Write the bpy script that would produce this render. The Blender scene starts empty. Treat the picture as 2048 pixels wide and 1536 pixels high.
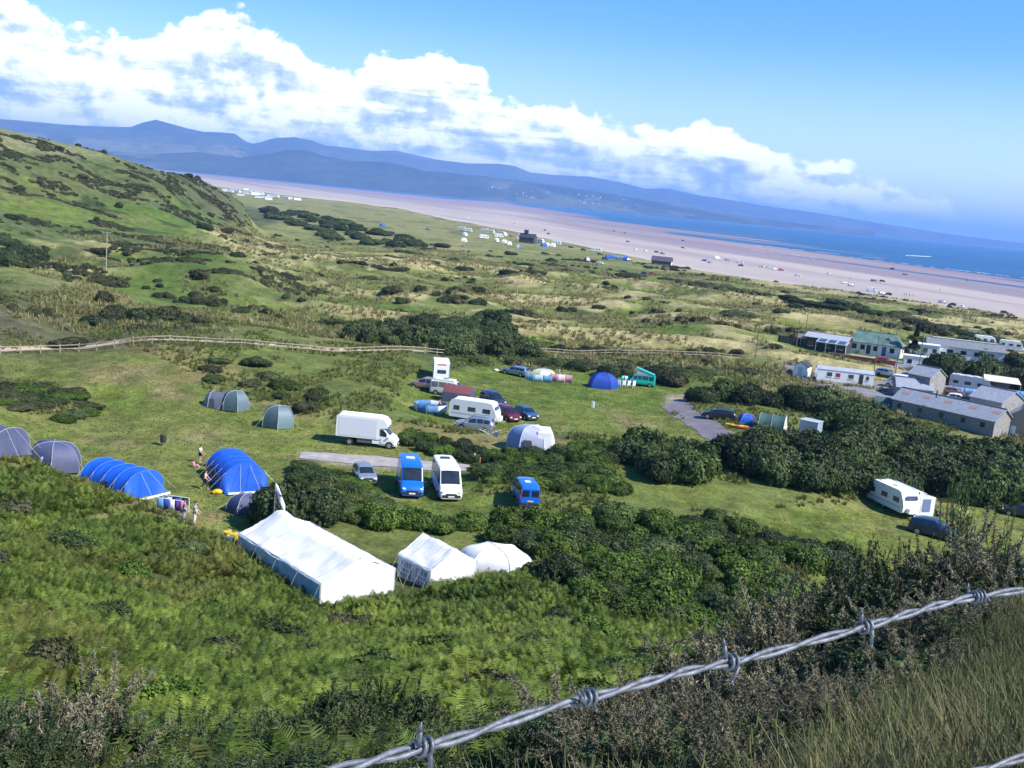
HAZE = 6.8e-5; CLOUD = 9.6; EXPO = 0.7
import bpy, bmesh, math, random
import numpy as np
from mathutils import Vector, Matrix
C = bpy.context.scene.collection
R = math.radians
rnd = random.Random(7)
PI = math.pi
# ------------------------------------------------------------------ camera (photo is 2048x1536)
F_PX = 2100.0; PITCH = R(9.97); ROLL = R(5.4); CAM_Z = 27.0
fw = np.array([0, math.cos(PITCH), -math.sin(PITCH)])
u0 = np.array([0, math.sin(PITCH), math.cos(PITCH)]); r0 = np.array([1.0, 0, 0])
rt = r0 * math.cos(ROLL) + u0 * math.sin(ROLL)
up = -r0 * math.sin(ROLL) + u0 * math.cos(ROLL)
CAM = np.array([0, 0, CAM_Z])
def ray(u, v):
    d = fw * F_PX + rt * (u - 1024) - up * (v - 768)
    return d / np.linalg.norm(d)
def polar(u, v, d=None, z=None):
    """world azimuth, ground range and height of a sight line at range d or height z"""
    k = ray(u, v); h = math.hypot(k[0], k[1])
    if d is None: d = (z - CAM_Z) / k[2] * h
    return math.atan2(k[0], k[1]), d, CAM_Z + k[2] / h * d
cam_d = bpy.data.cameras.new('camera'); cam = bpy.data.objects.new('camera', cam_d); C.objects.link(cam)
cam_d.sensor_width = 36; cam_d.lens = 36 * F_PX / 2048; cam_d.clip_end = 90000; cam_d.clip_start = .05
cam.matrix_world = Matrix(((rt[0], up[0], -fw[0], 0), (rt[1], up[1], -fw[1], 0), (rt[2], up[2], -fw[2], CAM_Z), (0, 0, 0, 1)))
bpy.context.scene.camera = cam
# ------------------------------------------------------------------ noise
def _h(ix, iy, s):
    n = (ix.astype(np.int64) * 374761393 + iy.astype(np.int64) * 668265263 + s * 974634777) & 0xffffffff
    n = ((n ^ (n >> 13)) * 1274126177) & 0xffffffff
    return ((n ^ (n >> 16)) & 0xffff) / 65535.0
def vnoise(x, y, s=0):
    ix = np.floor(x); iy = np.floor(y); fx = x - ix; fy = y - iy
    fx = fx * fx * (3 - 2 * fx); fy = fy * fy * (3 - 2 * fy)
    a = _h(ix, iy, s); b = _h(ix + 1, iy, s); c = _h(ix, iy + 1, s); d = _h(ix + 1, iy + 1, s)
    return (a * (1 - fx) + b * fx) * (1 - fy) + (c * (1 - fx) + d * fx) * fy
def fbm(x, y, s=0, o=4, g=.5):
    t = 0; a = 1; n = 0
    for i in range(o):
        t = t + a * vnoise(x * 2 ** i + i * 17.3, y * 2 ** i - i * 9.1, s + i); n += a; a *= g
    return t / n
def sstep(a, b, x):
    t = np.clip((x - a) / (b - a), 0, 1); return t * t * (3 - 2 * t)
# ------------------------------------------------------------------ terrain
ctrl = []
def cz(u, v, z): ctrl.append(polar(u, v, z=z))
def cd(u, v, d): ctrl.append(polar(u, v, d=d))
def cw(azd, r, z): ctrl.append((R(azd), r, z))
for p in [(30,925,.3),(110,960,0),(240,1015,0),(400,1060,0),(500,1120,.2),(640,1200,0),(790,1195,0),(900,1180,0),(1050,1150,0),(1250,1180,-.3),(1420,1190,-.8),(1600,1150,-1),(1750,1190,-1.2),
          (60,880,0),(250,900,0),(420,940,0),(560,1000,0),(650,880,0),(800,1000,0),(860,900,0),(1050,900,0),(1060,1020,0),(1300,940,0),(1500,1040,-.5),(1800,1030,-1.2),(2040,1040,-1.5),
          (0,820,.3),(200,780,.2),(450,820,0),(560,860,0),(740,880,0),(900,850,0),(1150,800,0),(1350,830,0),(1550,880,0),(1800,900,-.5),(2040,940,-1),
          (0,703,.6),(150,697,.8),(200,760,1.0),(340,690,2.2),(500,694,1.8),(700,707,.6),(900,745,0),(1100,706,0),(1250,706,.3),(1400,711,.3),(1250,760,0),(1540,724,0),(1700,775,-.4),(1850,800,-.6),(2040,860,-.9),(1750,705,-.6),(1950,745,-.8),
          (900,620,-1),(1030,622,-1),(1200,600,-1.5),(1500,640,-1),(1800,650,-1.5),(2040,700,-1.5),(700,620,-.4),(550,600,.2),(560,545,-1),
          (640,520,-2.5),(800,520,-2.5),(1000,530,-2.8),(1300,560,-3),(1600,590,-3),(2040,650,-3),(800,430,-3.3),(900,450,-3),(1100,500,-3),(640,420,-3.2),(700,470,-3),(560,408,-3.5),(520,480,-2.5)]: cz(*p)
# slope the photographer stands on
for p in [(0,1000,82),(0,1100,62),(0,1250,39),(0,1400,23),(0,1530,14.5),(300,1100,72),(300,1200,54),(300,1300,38),(300,1420,24),(300,1536,15),
          (600,1230,61),(600,1300,47),(600,1400,28),(600,1500,16),(900,1230,64),(900,1300,48),(900,1400,30),(900,1500,18),(1200,1230,66),(1200,1300,46),(1200,1400,24),(1200,1536,11),
          (1450,1420,19),(1450,1536,10.5),(1700,1400,14),(1700,1536,7.6),(2040,1270,15),(2040,1400,9.5),(2040,1530,6.2)]: cd(*p)
for a in (-46,-30,-10,10,30,46): cw(a, 1.2, 25.35); cw(a, 2.6, 24.9 - (.25 if a < 5 else 0)); cw(a, .4, 25.45)
for p in [(20,20,18.4),(27,19,19.2),(40,19,19.2),(24,30,13),(30,32,12),(40,32,12),(22,50,4.2),(30,52,4),(40,55,4),(30,75,-.8),(-40,30,13),(-40,60,5),(-40,95,.5),(-40,150,1)]: cw(*p)
# hillside on the left
for p in [(0,620,172),(0,560,222),(0,450,330),(0,350,425),(0,255,520),(100,640,175),(100,560,235),(100,450,350),(100,350,450),(100,279,525),(210,541,275),(210,450,370),(210,370,470),(210,302,545),
          (300,560,240),(300,450,400),(300,400,455),(300,337,530),(300,620,205),(400,500,330),(400,440,470),(400,400,520),(400,357,585),(440,374,600),(480,465,500),(480,430,560),(480,399,620),(520,446,620),(512,470,560),
          (450,560,240),(450,640,195)]: cd(*p)
for p in [(-24,800,38),(-20,800,30),(-16,850,12),(-40,250,6),(-40,400,35),(-40,600,60),(-40,1000,60),(-24,1400,20),(-13.5,1100,-3),(-24,2600,-3.4),(-12,1600,-3.6),(40,150,-1),(40,300,-2),(40,450,-3),(0,1400,-3.4),(20,900,-3.4)]: cw(*p)
ctrl = np.array(ctrl)
def q(a, r): return np.stack([np.asarray(a) * 3.2, np.log(np.asarray(r))], -1)
_cp = q(ctrl[:, 0], ctrl[:, 1]); _n = len(_cp)
def _phi(d2): return np.where(d2 > 1e-12, .5 * d2 * np.log(np.maximum(d2, 1e-12)), 0)
_K = _phi(((_cp[:, None] - _cp[None]) ** 2).sum(-1)) + np.eye(_n) * 2e-4
_P = np.concatenate([np.ones((_n, 1)), _cp], 1)
_A = np.block([[_K, _P], [_P.T, np.zeros((3, 3))]])
_w = np.linalg.solve(_A, np.concatenate([ctrl[:, 2], np.zeros(3)]))
def base_exact(a, r):
    p = q(a, r).reshape(-1, 2); out = np.empty(len(p))
    for i in range(0, len(p), 40000):
        s = p[i:i + 40000]
        out[i:i + 40000] = _phi(((s[:, None] - _cp[None]) ** 2).sum(-1)) @ _w[:_n] + _w[_n] + s @ _w[_n + 1:]
    return out.reshape(np.shape(a))
# tables over (azimuth, log range), read back by bilinear interpolation
_la = np.linspace(R(-50), R(50), 300); _ls = np.linspace(math.log(.2), math.log(9000), 420)
def lut(T, la, ls, a, r):
    a = np.asarray(a, float); s = np.log(np.asarray(r, float))
    i = np.clip((a - la[0]) / (la[1] - la[0]), 0, len(la) - 1.001); j = np.clip((s - ls[0]) / (ls[1] - ls[0]), 0, len(ls) - 1.001)
    i0 = i.astype(int); j0 = j.astype(int); fi = i - i0; fj = j - j0
    return (T[j0, i0] * (1 - fi) + T[j0, i0 + 1] * fi) * (1 - fj) + (T[j0 + 1, i0] * (1 - fi) + T[j0 + 1, i0 + 1] * fi) * fj
_BT = base_exact(*np.meshgrid(_la, np.exp(_ls)))
def base(a, r): return lut(_BT, _la, _ls, a, r)
# the coast line (top of the beach) and the tide line, read as sight lines onto sea level
SEA = -6.0
def line(pts, z):
    L = sorted(polar(u, v, z=z)[:2] for u, v in pts); return np.array(L).T
_coast = line([(380,352),(430,372),(600,394),(700,404),(800,419),(900,441),(1000,459),(1100,481),(1200,503),(1300,524),(1400,545),(1550,568),(1700,589),(1850,611),(2048,639),(2300,676)], -5.2)
_coast[1] = np.minimum(_coast[1], 2600)
def coast(a): return np.exp(np.interp(a, _coast[0], np.log(_coast[1])))
_tide = line([(300,336),(900,397),(1000,403),(1120,422),(1200,435),(1350,459),(1500,480),(1600,496),(1700,512),(1800,527),(1900,542),(2048,563),(2300,600)], SEA)
_tide[1] = np.minimum(_tide[1], 9300)
def tide(a): return np.exp(np.interp(a, _tide[0], np.log(_tide[1])))
def inpoly(a, s, poly):
    n = len(poly); c = np.zeros(np.shape(a), bool)
    for i in range(n):
        x1, y1 = poly[i]; x2, y2 = poly[(i + 1) % n]
        if y1 == y2: continue
        c ^= ((y1 > s) != (y2 > s)) & (a < (x2 - x1) * (s - y1) / (y2 - y1) + x1)
    return c
def poly(pts, z=0.0): return [(lambda t: (t[0], math.log(t[1])))(polar(u, v, z=z)) for u, v in pts]
FIELD = [poly(p) for p in [
    [(0,715),(200,712),(330,760),(420,800),(600,850),(640,850),(700,880),(820,890),(900,900),(1020,925),(930,990),(1060,1030),(820,1045),(700,980),(600,915),(540,1060),(520,1120),(450,1090),(330,1030),(160,980),(0,900),(0,840),(170,840),(180,780),(0,760)],
    [(880,745),(1000,738),(1160,752),(1380,780),(1400,800),(1330,830),(1450,890),(1400,930),(1220,880),(1090,870),(1000,880),(850,850),(780,830),(820,760)],
    [(1340,990),(1460,1040),(1690,1000),(2100,990),(2100,1120),(1880,1160),(1640,1205),(1585,1190),(1640,1142),(1760,1150),(1700,1080),(1500,1040),(1360,1020)]]]
TRACKS = [poly(p) for p in [[(600,905),(760,922),(960,930),(960,942),(760,940),(600,918)], [(1330,790),(1420,795),(1360,812),(1470,882),(1440,892),(1330,810)]]]
def smooth_mask(a, r, polys, j=.02, f=9):
    x = r * np.sin(a); y = r * np.cos(a); s = np.log(r)
    aa = a + (fbm(x / f, y / f, 31, 3) - .5) * j; ss = s + (fbm(x / f, y / f, 57, 3) - .5) * j * 2.4
    m = 0.0
    for dx, dy in ((0, 0), (.004, 0), (-.004, 0), (0, .012), (0, -.012)):
        k = np.zeros(np.shape(a), bool)
        for p in polys: k |= inpoly(aa + dx, ss + dy, p)
        m = m + k
    return m / 5.0
def ridged(x, y, s): return 1 - np.abs(2 * fbm(x, y, s, 3) - 1)
_fa = np.linspace(R(-34), R(40), 500); _fs = np.linspace(math.log(50), math.log(320), 420)
_FT = smooth_mask(*np.meshgrid(_fa, np.exp(_fs)), FIELD + TRACKS, .012)
for _k in range(2):
    for ax, w_ in ((0, 5), (1, 5)):
        pw = [(0, 0), (0, 0)]; pw[ax] = (w_ + 1, w_); cs = np.cumsum(np.pad(_FT, pw, mode='edge'), ax); n_ = _FT.shape[ax]
        _FT = (np.take(cs, np.arange(2 * w_ + 1, 2 * w_ + 1 + n_), ax) - np.take(cs, np.arange(n_), ax)) / (2 * w_ + 1)
_crest = np.array(sorted((lambda k: (math.atan2(k[0], k[1]), k[2] / math.hypot(k[0], k[1])))(ray(u, v)) for u, v in [(-400,180),(0,258),(100,282),(200,304),(300,338),(400,359),(440,378),(480,403),(500,436),(515,455),(540,470),(900,520)])).T
def height(a, r, detail=True):
    a = np.asarray(a, float); r = np.asarray(r, float)
    z = base(a, r); x = r * np.sin(a); y = r * np.cos(a)
    fld = lut(_FT, _fa, _fs, a, r) * (r > 52) * (r < 315)
    # duneland hummocks beyond the fence, banks inside the site
    dune = sstep(150, 235, r) * (1 - sstep(1300, 2200, r)) * (1 - sstep(.9, 7, z))
    wx = x + 9 * fbm(x / 30, y / 30, 5, 2)
    z = z + dune * ((ridged(wx / 62 + y / 160, y / 46, 11) ** 2.2 - .42) * 5.2 + (fbm(x / 13, y / 11, 3, 3) - .5) * 2.0) * np.where(r > 420, .8, 1)
    bank = (1 - fld) * sstep(60, 80, r) * (1 - sstep(170, 230, r)) * (1 - sstep(.30, .36, a))
    z = z + bank * ((ridged(x / 30, y / 26, 21) - .45) * 1.6 + .25)
    slope = (1 - sstep(66, 92, r)) * sstep(4, 16, r)
    z = z + slope * ((fbm(x / 11, y / 11, 41, 3) - .5) * 2.2)
    hill = sstep(2, 9, z) * sstep(180, 260, r)
    z = z + hill * ((ridged(x / 75, y / 60, 61) - .62) * 5.5 + (fbm(x / 16, y / 16, 71, 4) - .5) * 3.6)
    # the crest of the hill and its steep seaward end
    et = np.interp(a, _crest[0], _crest[1]); zm = CAM_Z + np.minimum(r, 600) * et - np.maximum(r - 600, 0) * .05 + (fbm(x / 12, y / 12, 75, 3) - .5) * 1.6
    zm = np.where((r > 360) & (r < 1500), np.maximum(zm, -3.2), 999.0); d_ = zm - z; h_ = np.clip(.5 + .5 * d_ / 2.5, 0, 1); z = np.where(zm > 900, z, zm * (1 - h_) + z * h_ - 2.5 * h_ * (1 - h_) * .5)
    z = np.where(r > 100, np.maximum(z, -3.7 + .3 * (z + 3.7)), z); z = np.where(r > 100, np.maximum(z, -4.6), z)
    c = coast(a); out = sstep(-.035, .05, np.log(r / c))
    z = z * (1 - out) + out * -8.5
    if detail:
        z = z + (fbm(x / 2.3, y / 2.3, 91, 3) - .5) * .22 * (1 - .8 * fld) * sstep(1.5, 8, r)
    return z
def H(x, y): return float(height(np.array([math.atan2(x, y)]), np.array([math.hypot(x, y)]), False)[0])
_mr = np.exp(np.linspace(math.log(3.0), math.log(2600), 700))
def gp(u, v, rmin=0):
    """where the sight line through a photo point meets the ground"""
    k = ray(u, v); h = math.hypot(k[0], k[1]); a = math.atan2(k[0], k[1])
    z = height(np.full(700, a), _mr, False); dz = CAM_Z + k[2] / h * _mr - z
    i = np.argmax((dz <= 0) & (_mr > rmin))
    if dz[i] > 0: i = 699
    i = max(i, 1); t = dz[i - 1] / max(dz[i - 1] - dz[i], 1e-6); r = _mr[i - 1] + (_mr[i] - _mr[i - 1]) * min(max(t, 0), 1)
    x, y = r * math.sin(a), r * math.cos(a); return Vector((x, y, H(x, y)))
# ------------------------------------------------------------------ object helpers
def tag(o, label=None, cat=None, group=None, kind=None):
    if label: o['label'] = label
    if cat: o['category'] = cat
    if group: o['group'] = group
    if kind: o['kind'] = kind
    return o
def empty(name, loc=(0, 0, 0), rz=0):
    o = bpy.data.objects.new(name, None); C.objects.link(o); o.location = loc; o.rotation_euler = (0, 0, rz); o.empty_display_size = .3; return o
def npmesh(name, verts, faces, mat=None, parent=None, smooth=False, link=True):
    me = bpy.data.meshes.new(name); verts = np.asarray(verts, np.float32); faces = np.asarray(faces, np.int32); k = faces.shape[1]
    me.vertices.add(len(verts)); me.vertices.foreach_set('co', verts.ravel())
    me.loops.add(faces.size); me.loops.foreach_set('vertex_index', faces.ravel())
    me.polygons.add(len(faces)); me.polygons.foreach_set('loop_start', np.arange(len(faces), dtype=np.int32) * k)
    me.polygons.foreach_set('use_smooth', np.full(len(faces), smooth)); me.update(calc_edges=True); me.validate()
    if mat: me.materials.append(mat)
    if not link: return me
    o = bpy.data.objects.new(name, me); C.objects.link(o)
    if parent: o.parent = parent
    return o
def grid_faces(n, m):
    i = np.arange(n - 1)[:, None] * m + np.arange(m - 1)[None]; i = i.ravel()
    return np.stack([i, i + 1, i + m + 1, i + m], 1)
def set_col(me, name, col):
    at = me.color_attributes.new(name, 'FLOAT_COLOR', 'POINT')
    at.data.foreach_set('color', np.concatenate([col, np.ones((len(col), 1))], 1).astype(np.float32).ravel())
# ------------------------------------------------------------------ materials
def srgb(r, g, b): return tuple(((c / 255) / 12.92 if c / 255 <= .04045 else ((c / 255 + .055) / 1.055) ** 2.4) for c in (r, g, b))
def newmat(name):
    m = bpy.data.materials.new(name); m.use_nodes = True; nt = m.node_tree; return m, nt, nt.nodes['Principled BSDF']
def N(nt, typ, **kw):
    n = nt.nodes.new(typ)
    for k, v in kw.items():
        if k.startswith('i_'): n.inputs[k[2:].replace('_', ' ')].default_value = v
        else: setattr(n, k, v)
    return n
_mc = {}
def mat(col, rough=.6, metal=0.0, var=.18, scale=6.0, spec=.5, trans=0, dirt=0.0, bump=0.0, coat=0.0):
    """plain paint / cloth / plastic with uneven tone"""
    key = (tuple(col), rough, metal, var, scale, trans, dirt, bump, coat)
    if key in _mc: return _mc[key]
    m, nt, b = newmat('surface'); L = nt.links
    tc = N(nt, 'ShaderNodeTexCoord'); n = N(nt, 'ShaderNodeTexNoise', i_Scale=scale, i_Detail=5.0, i_Roughness=.6)
    L.new(tc.outputs['Object'], n.inputs['Vector'])
    mr = N(nt, 'ShaderNodeMapRange'); mr.inputs[3].default_value = 1 - var; mr.inputs[4].default_value = 1 + var; mr.inputs[1].default_value = .3; mr.inputs[2].default_value = .7
    L.new(n.outputs['Fac'], mr.inputs[0])
    mx = N(nt, 'ShaderNodeVectorMath', operation='SCALE'); mx.inputs[0].default_value = col; L.new(mr.outputs[0], mx.inputs['Scale'])
    L.new(mx.outputs[0], b.inputs['Base Color'])
    b.inputs['Roughness'].default_value = rough; b.inputs['Metallic'].default_value = metal; b.inputs['Specular IOR Level'].default_value = spec
    if coat: b.inputs['Coat Weight'].default_value = coat
    if trans: b.inputs['Transmission Weight'].default_value = trans
    if bump:
        bp = N(nt, 'ShaderNodeBump', i_Strength=bump, i_Distance=.05); L.new(n.outputs['Fac'], bp.inputs['Height']); L.new(bp.outputs[0], b.inputs['Normal'])
    _mc[key] = m; return m
def leafmat(name, c1, c2, c3, scale=.8, rough=.6, tr=.25, rndw=.35):
    """foliage: tone differs from leaf clump to leaf clump and from plant to plant"""
    m, nt, b = newmat(name); L = nt.links
    g = N(nt, 'ShaderNodeNewGeometry'); oi = N(nt, 'ShaderNodeObjectInfo')
    n = N(nt, 'ShaderNodeTexNoise', i_Scale=scale, i_Detail=3.0); L.new(g.outputs['Position'], n.inputs['Vector'])
    mr = N(nt, 'ShaderNodeMapRange'); mr.inputs[1].default_value = .32; mr.inputs[2].default_value = .68; L.new(n.outputs['Fac'], mr.inputs[0])
    ad = N(nt, 'ShaderNodeMath', operation='MULTIPLY_ADD'); L.new(g.outputs['Random Per Island'], ad.inputs[0]); ad.inputs[1].default_value = .5; 
    m2 = N(nt, 'ShaderNodeMath', operation='MULTIPLY'); L.new(mr.outputs[0], m2.inputs[0]); m2.inputs[1].default_value = .5; L.new(m2.outputs[0], ad.inputs[2])
    cr = N(nt, 'ShaderNodeValToRGB'); e = cr.color_ramp.elements; e[0].color = (*c1, 1); e[0].position = .12; e[1].color = (*c3, 1); e[1].position = .9
    k = cr.color_ramp.elements.new(.5); k.color = (*c2, 1); L.new(ad.outputs[0], cr.inputs[0])
    mr2 = N(nt, 'ShaderNodeMapRange'); mr2.inputs[3].default_value = 1 - rndw; mr2.inputs[4].default_value = 1 + rndw; L.new(oi.outputs['Random'], mr2.inputs[0])
    sc = N(nt, 'ShaderNodeVectorMath', operation='SCALE'); L.new(cr.outputs[0], sc.inputs[0]); L.new(mr2.outputs[0], sc.inputs['Scale'])
    L.new(sc.outputs[0], b.inputs['Base Color']); b.inputs['Roughness'].default_value = rough; b.inputs['Specular IOR Level'].default_value = .25
    if tr:
        t = N(nt, 'ShaderNodeBsdfTranslucent'); L.new(sc.outputs[0], t.inputs[0]); mx = N(nt, 'ShaderNodeMixShader', i_Fac=tr)
        L.new(b.outputs[0], mx.inputs[1]); L.new(t.outputs[0], mx.inputs[2]); L.new(mx.outputs[0], nt.nodes['Material Output'].inputs[0])
    return m
# ------------------------------------------------------------------ ground sheet
NA, NR = 900, 1000
aa = np.linspace(R(-46), R(46), NA); rr = np.exp(np.linspace(math.log(.25), math.log(2700), NR))
# finer rings where the picture shows them
rr = np.exp(np.concatenate([np.linspace(math.log(.25), math.log(6), 120, endpoint=False), np.linspace(math.log(6), math.log(2700), NR - 120)]))
A, RR = np.meshgrid(aa, rr); X = RR * np.sin(A); Y = RR * np.cos(A)
Z = height(A, RR)
fld = smooth_mask(A, RR, FIELD, .015)
trk = smooth_mask(A, RR, TRACKS, .006)
n1 = fbm(X / 22, Y / 22, 101, 5); n2 = fbm(X / 5, Y / 5, 111, 4); n3 = fbm(X / 60, Y / 60, 121, 4); n4 = fbm(X / 1.6, Y / 1.6, 131, 3); n5 = fbm(X / 9, Y / 9, 141, 4)
def mixc(c, d, t): return c * (1 - t[..., None]) + np.array(d) * t[..., None]
GREEN = (.070, .118, .018); LUSH = (.080, .118, .018); TAN = (.25, .215, .088); PALE = (.35, .30, .155); HEATH = (.085, .072, .050); DARK = (.028, .046, .014); BROWN = (.16, .105, .055)
col = np.zeros(X.shape + (3,)) + np.array((.145, .165, .048))
dz = np.gradient(Z, axis=0) / np.gradient(RR, axis=0)
# local relief: crests carry pale marram, hollows are green
Zs = Z.copy()
for k in range(2):
    w = 12
    cs = np.cumsum(np.pad(Zs, ((w, w + 1), (0, 0)), mode='edge'), 0); Zs = (cs[2 * w + 1:] - cs[:-2 * w - 1]) / (2 * w + 1)
    cs = np.cumsum(np.pad(Zs, ((0, 0), (w, w + 1)), mode='edge'), 1); Zs = (cs[:, 2 * w + 1:] - cs[:, :-2 * w - 1]) / (2 * w + 1)
rel = Z - Zs
dunez = sstep(150, 215, RR) * (1 - sstep(2, 6, base(A, RR)))
col = mixc(col, (.125, .165, .034), sstep(.45, .65, n3))
col = mixc(col, TAN, dunez * sstep(-.05, .5, rel + (n1 - .5) * 2.2 + (n2 - .5) * 1.2) * .85)
col = mixc(col, PALE, dunez * sstep(.35, .9, rel + (n2 - .5) * 2.6) * .7)
col = mixc(col, GREEN, dunez * sstep(.54, .70, fbm(X / 34, Y / 20, 151, 4)) * .8)
col = mixc(col, (.045, .062, .022), dunez * sstep(.62, .70, fbm(X / 17, Y / 10, 161, 4)) * .75)
# farther out the flats are pale olive
far = sstep(430, 800, RR) * (1 - sstep(2, 6, base(A, RR)))
col = mixc(col, (.215, .205, .09), far * .7 * (.5 + n5)); col = mixc(col, (.075, .095, .035), far * sstep(.60, .72, fbm(X / 26, Y / 60, 167, 4)) * .7)
# camp field
g = np.array(LUSH) * (.85 + .5 * n5[..., None]); g = mixc(g, (.16, .165, .045), sstep(.45, .72, n1) * .75); g = mixc(g, (.22, .17, .085), sstep(.62, .78, fbm(X / 8, Y / 5, 171, 4)) * .8)
g = mixc(g, (.12, .165, .022), sstep(.5, .7, n2) * .5)
col = col * (1 - fld[..., None]) + g * fld[..., None]
for px_ in ([(600,915),(520,905),(420,885),(300,870),(180,860),(60,850)], [(960,930),(700,905),(640,870),(560,880),(430,850),(330,800)], [(1360,840),(1250,830),(1120,800),(960,770),(900,745)], [(1450,1010),(1560,1040),(1680,1060),(1800,1050),(2048,1060)], [(800,1010),(900,1012),(1010,1015),(1100,1012)]):
    W_ = [gp(u, v) for u, v in px_]; dm = np.full(X.shape, 99.0); near_ = (RR > 60) & (RR < 260)
    for p, q2 in zip(W_, W_[1:]):
        dx, dy = q2.x - p.x, q2.y - p.y; t_ = np.clip(((X[near_] - p.x) * dx + (Y[near_] - p.y) * dy) / (dx * dx + dy * dy), 0, 1); dm[near_] = np.minimum(dm[near_], np.hypot(X[near_] - p.x - t_ * dx, Y[near_] - p.y - t_ * dy))
    dm = dm + (n2 - .5) * .5; col = mixc(col, (.19, .165, .07), np.exp(-((dm - .85) / .28) ** 2) * fld * (.25 + .5 * n1))
sp_ = fbm(X / .9, Y / .9, 177, 3); col = mixc(col, (.17, .175, .04), fld * sstep(.54, .68, sp_) * .5); col = mixc(col, (.055, .092, .015), fld * sstep(.54, .66, 1 - sp_) * .4)
rough = (1 - fld) * (1 - sstep(165, 200, RR)) * sstep(60, 75, RR)
col = mixc(col, (.10, .115, .032), rough * .6); col = mixc(col, (.21, .165, .07), rough * sstep(.5, .7, n1) * .7); col = mixc(col, (.055, .075, .022), rough * sstep(.55, .7, n5) * .7)
# foreground bracken slope and the hill
sl = 1 - sstep(62, 84, RR)
col = mixc(col, (.06, .065, .022), sl * .9)
shelf = sstep(.16, .26, A) * (1 - sstep(12, 17, RR)); col = mixc(col, (.20, .165, .075), shelf * (.4 + .5 * n4))
hl = sstep(.5, 4, base(A, RR)) * sstep(170, 230, RR)
hc = np.array((.066, .108, .020)) * (.75 + .6 * n5[..., None]); hc = mixc(hc, (.105, .135, .026), sstep(.5, .65, n3) * .8)
hc *= .85 + .5 * (n2[..., None] - .5) + .25; hc = mixc(hc, HEATH, sstep(.46, .60, fbm(X / 40, Y / 28, 181, 5)) * .45); hc = mixc(hc, (.15, .125, .065), sstep(.62, .74, fbm(X / 14, Y / 10, 191, 4)) * .4)
hc = mixc(hc, (.10, .085, .062), sstep(470, 540, RR) * (1 - sstep(26, 30, Z)) * .45); hc = mixc(hc, DARK, sstep(.60, .68, fbm(X / 10, Y / 8, 201, 4)) * .8)
hc = mixc(hc, (.20, .19, .10), sstep(25, 29, Z) * (1 - sstep(-.40, -.33, A)) * .7)
col = col * (1 - hl[..., None]) + hc * hl[..., None]
band = sstep(185, 230, RR) * (1 - sstep(300, 420, RR)) * (1 - sstep(-.22, -.10, A))
col = mixc(col, (.078, .125, .022), band * .55 * sstep(.35, .6, n3)); col = mixc(col, HEATH, sstep(140, 160, RR) * (1 - sstep(180, 225, RR)) * (1 - sstep(-.33, -.22, A)) * .75 * (.4 + n5))
# bare sand where the dunes meet the beach
cst = np.log(RR / coast(A)); col = mixc(col, (.46, .39, .31), sstep(-.028, -.004, cst + (n1 - .5) * .03))
col = mixc(col, (.27, .22, .165), trk * .9)
col *= (.80 + .4 * n4[..., None])
ground = npmesh('ground', np.stack([X.ravel(), Y.ravel(), Z.ravel()], 1), grid_faces(NR, NA)[:, ::-1], smooth=True)
set_col(ground.data, 'tone', col.reshape(-1, 3)); tag(ground, kind='structure')
m, nt, b = newmat('ground_cover'); L = nt.links
vc = N(nt, 'ShaderNodeVertexColor', layer_name='tone'); ge = N(nt, 'ShaderNodeNewGeometry')
na = N(nt, 'ShaderNodeTexNoise', i_Scale=2.2, i_Detail=6.0, i_Roughness=.7); nb = N(nt, 'ShaderNodeTexNoise', i_Scale=.35, i_Detail=6.0, i_Roughness=.65)
for n in (na, nb): L.new(ge.outputs['Position'], n.inputs['Vector'])
ma = N(nt, 'ShaderNodeMath', operation='MULTIPLY'); L.new(na.outputs[0], ma.inputs[0]); L.new(nb.outputs[0], ma.inputs[1])
mr = N(nt, 'ShaderNodeMapRange'); L.new(ma.outputs[0], mr.inputs[0]); mr.inputs[1].default_value = .13; mr.inputs[2].default_value = .37; mr.inputs[3].default_value = .5; mr.inputs[4].default_value = 1.55
sc = N(nt, 'ShaderNodeVectorMath', operation='SCALE'); L.new(vc.outputs[0], sc.inputs[0]); L.new(mr.outputs[0], sc.inputs['Scale'])
L.new(sc.outputs[0], b.inputs['Base Color']); b.inputs['Roughness'].default_value = .9; b.inputs['Specular IOR Level'].default_value = .15
bp = N(nt, 'ShaderNodeBump', i_Strength=.8, i_Distance=.35); L.new(ma.outputs[0], bp.inputs['Height']); L.new(bp.outputs[0], b.inputs['Normal'])
ground.data.materials.append(m)
# ------------------------------------------------------------------ beach and estuary sand: dips under the sea at the tide line
NA2, NR2 = 700, 420
aa = np.linspace(R(-34), R(40), NA2); t = np.linspace(0, 1, NR2)
ca = np.log(coast(aa) * .955); rb = np.full(NA2, math.log(9600))
A2 = np.repeat(aa[None], NR2, 0); R2 = np.exp(ca[None] * (1 - t[:, None]) + rb[None] * t[:, None])
X2 = R2 * np.sin(A2); Y2 = R2 * np.cos(A2)
al = (-X2 * .40 + Y2 * .91); ac = (X2 * .91 + Y2 * .40)          # along and across the shore
lt = np.log(R2 / tide(A2)); sp = np.log(tide(A2) / coast(A2))
gg = np.clip(-lt / sp, -3, 1)
bars = (fbm(al / 1900, ac / 120, 301, 4) - .5) * 1.25 * sstep(-.04, .06, A2) * sstep(0, .10, 1 - gg) * np.clip(1.1 - gg * .9, 0, 1)
hgt = gg * .8 + bars - .05
hgt = np.where(lt > .30, hgt - (lt - .30) * 3, hgt)
Z2 = SEA + np.clip(hgt, -3, 1) * np.where(hgt > 0, .8, .6)
dry = np.array((.40, .335, .31)); wet = np.array((.13, .125, .19)); pale = np.array((.48, .41, .37))
c2 = np.zeros(X2.shape + (3,)) + dry
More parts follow.
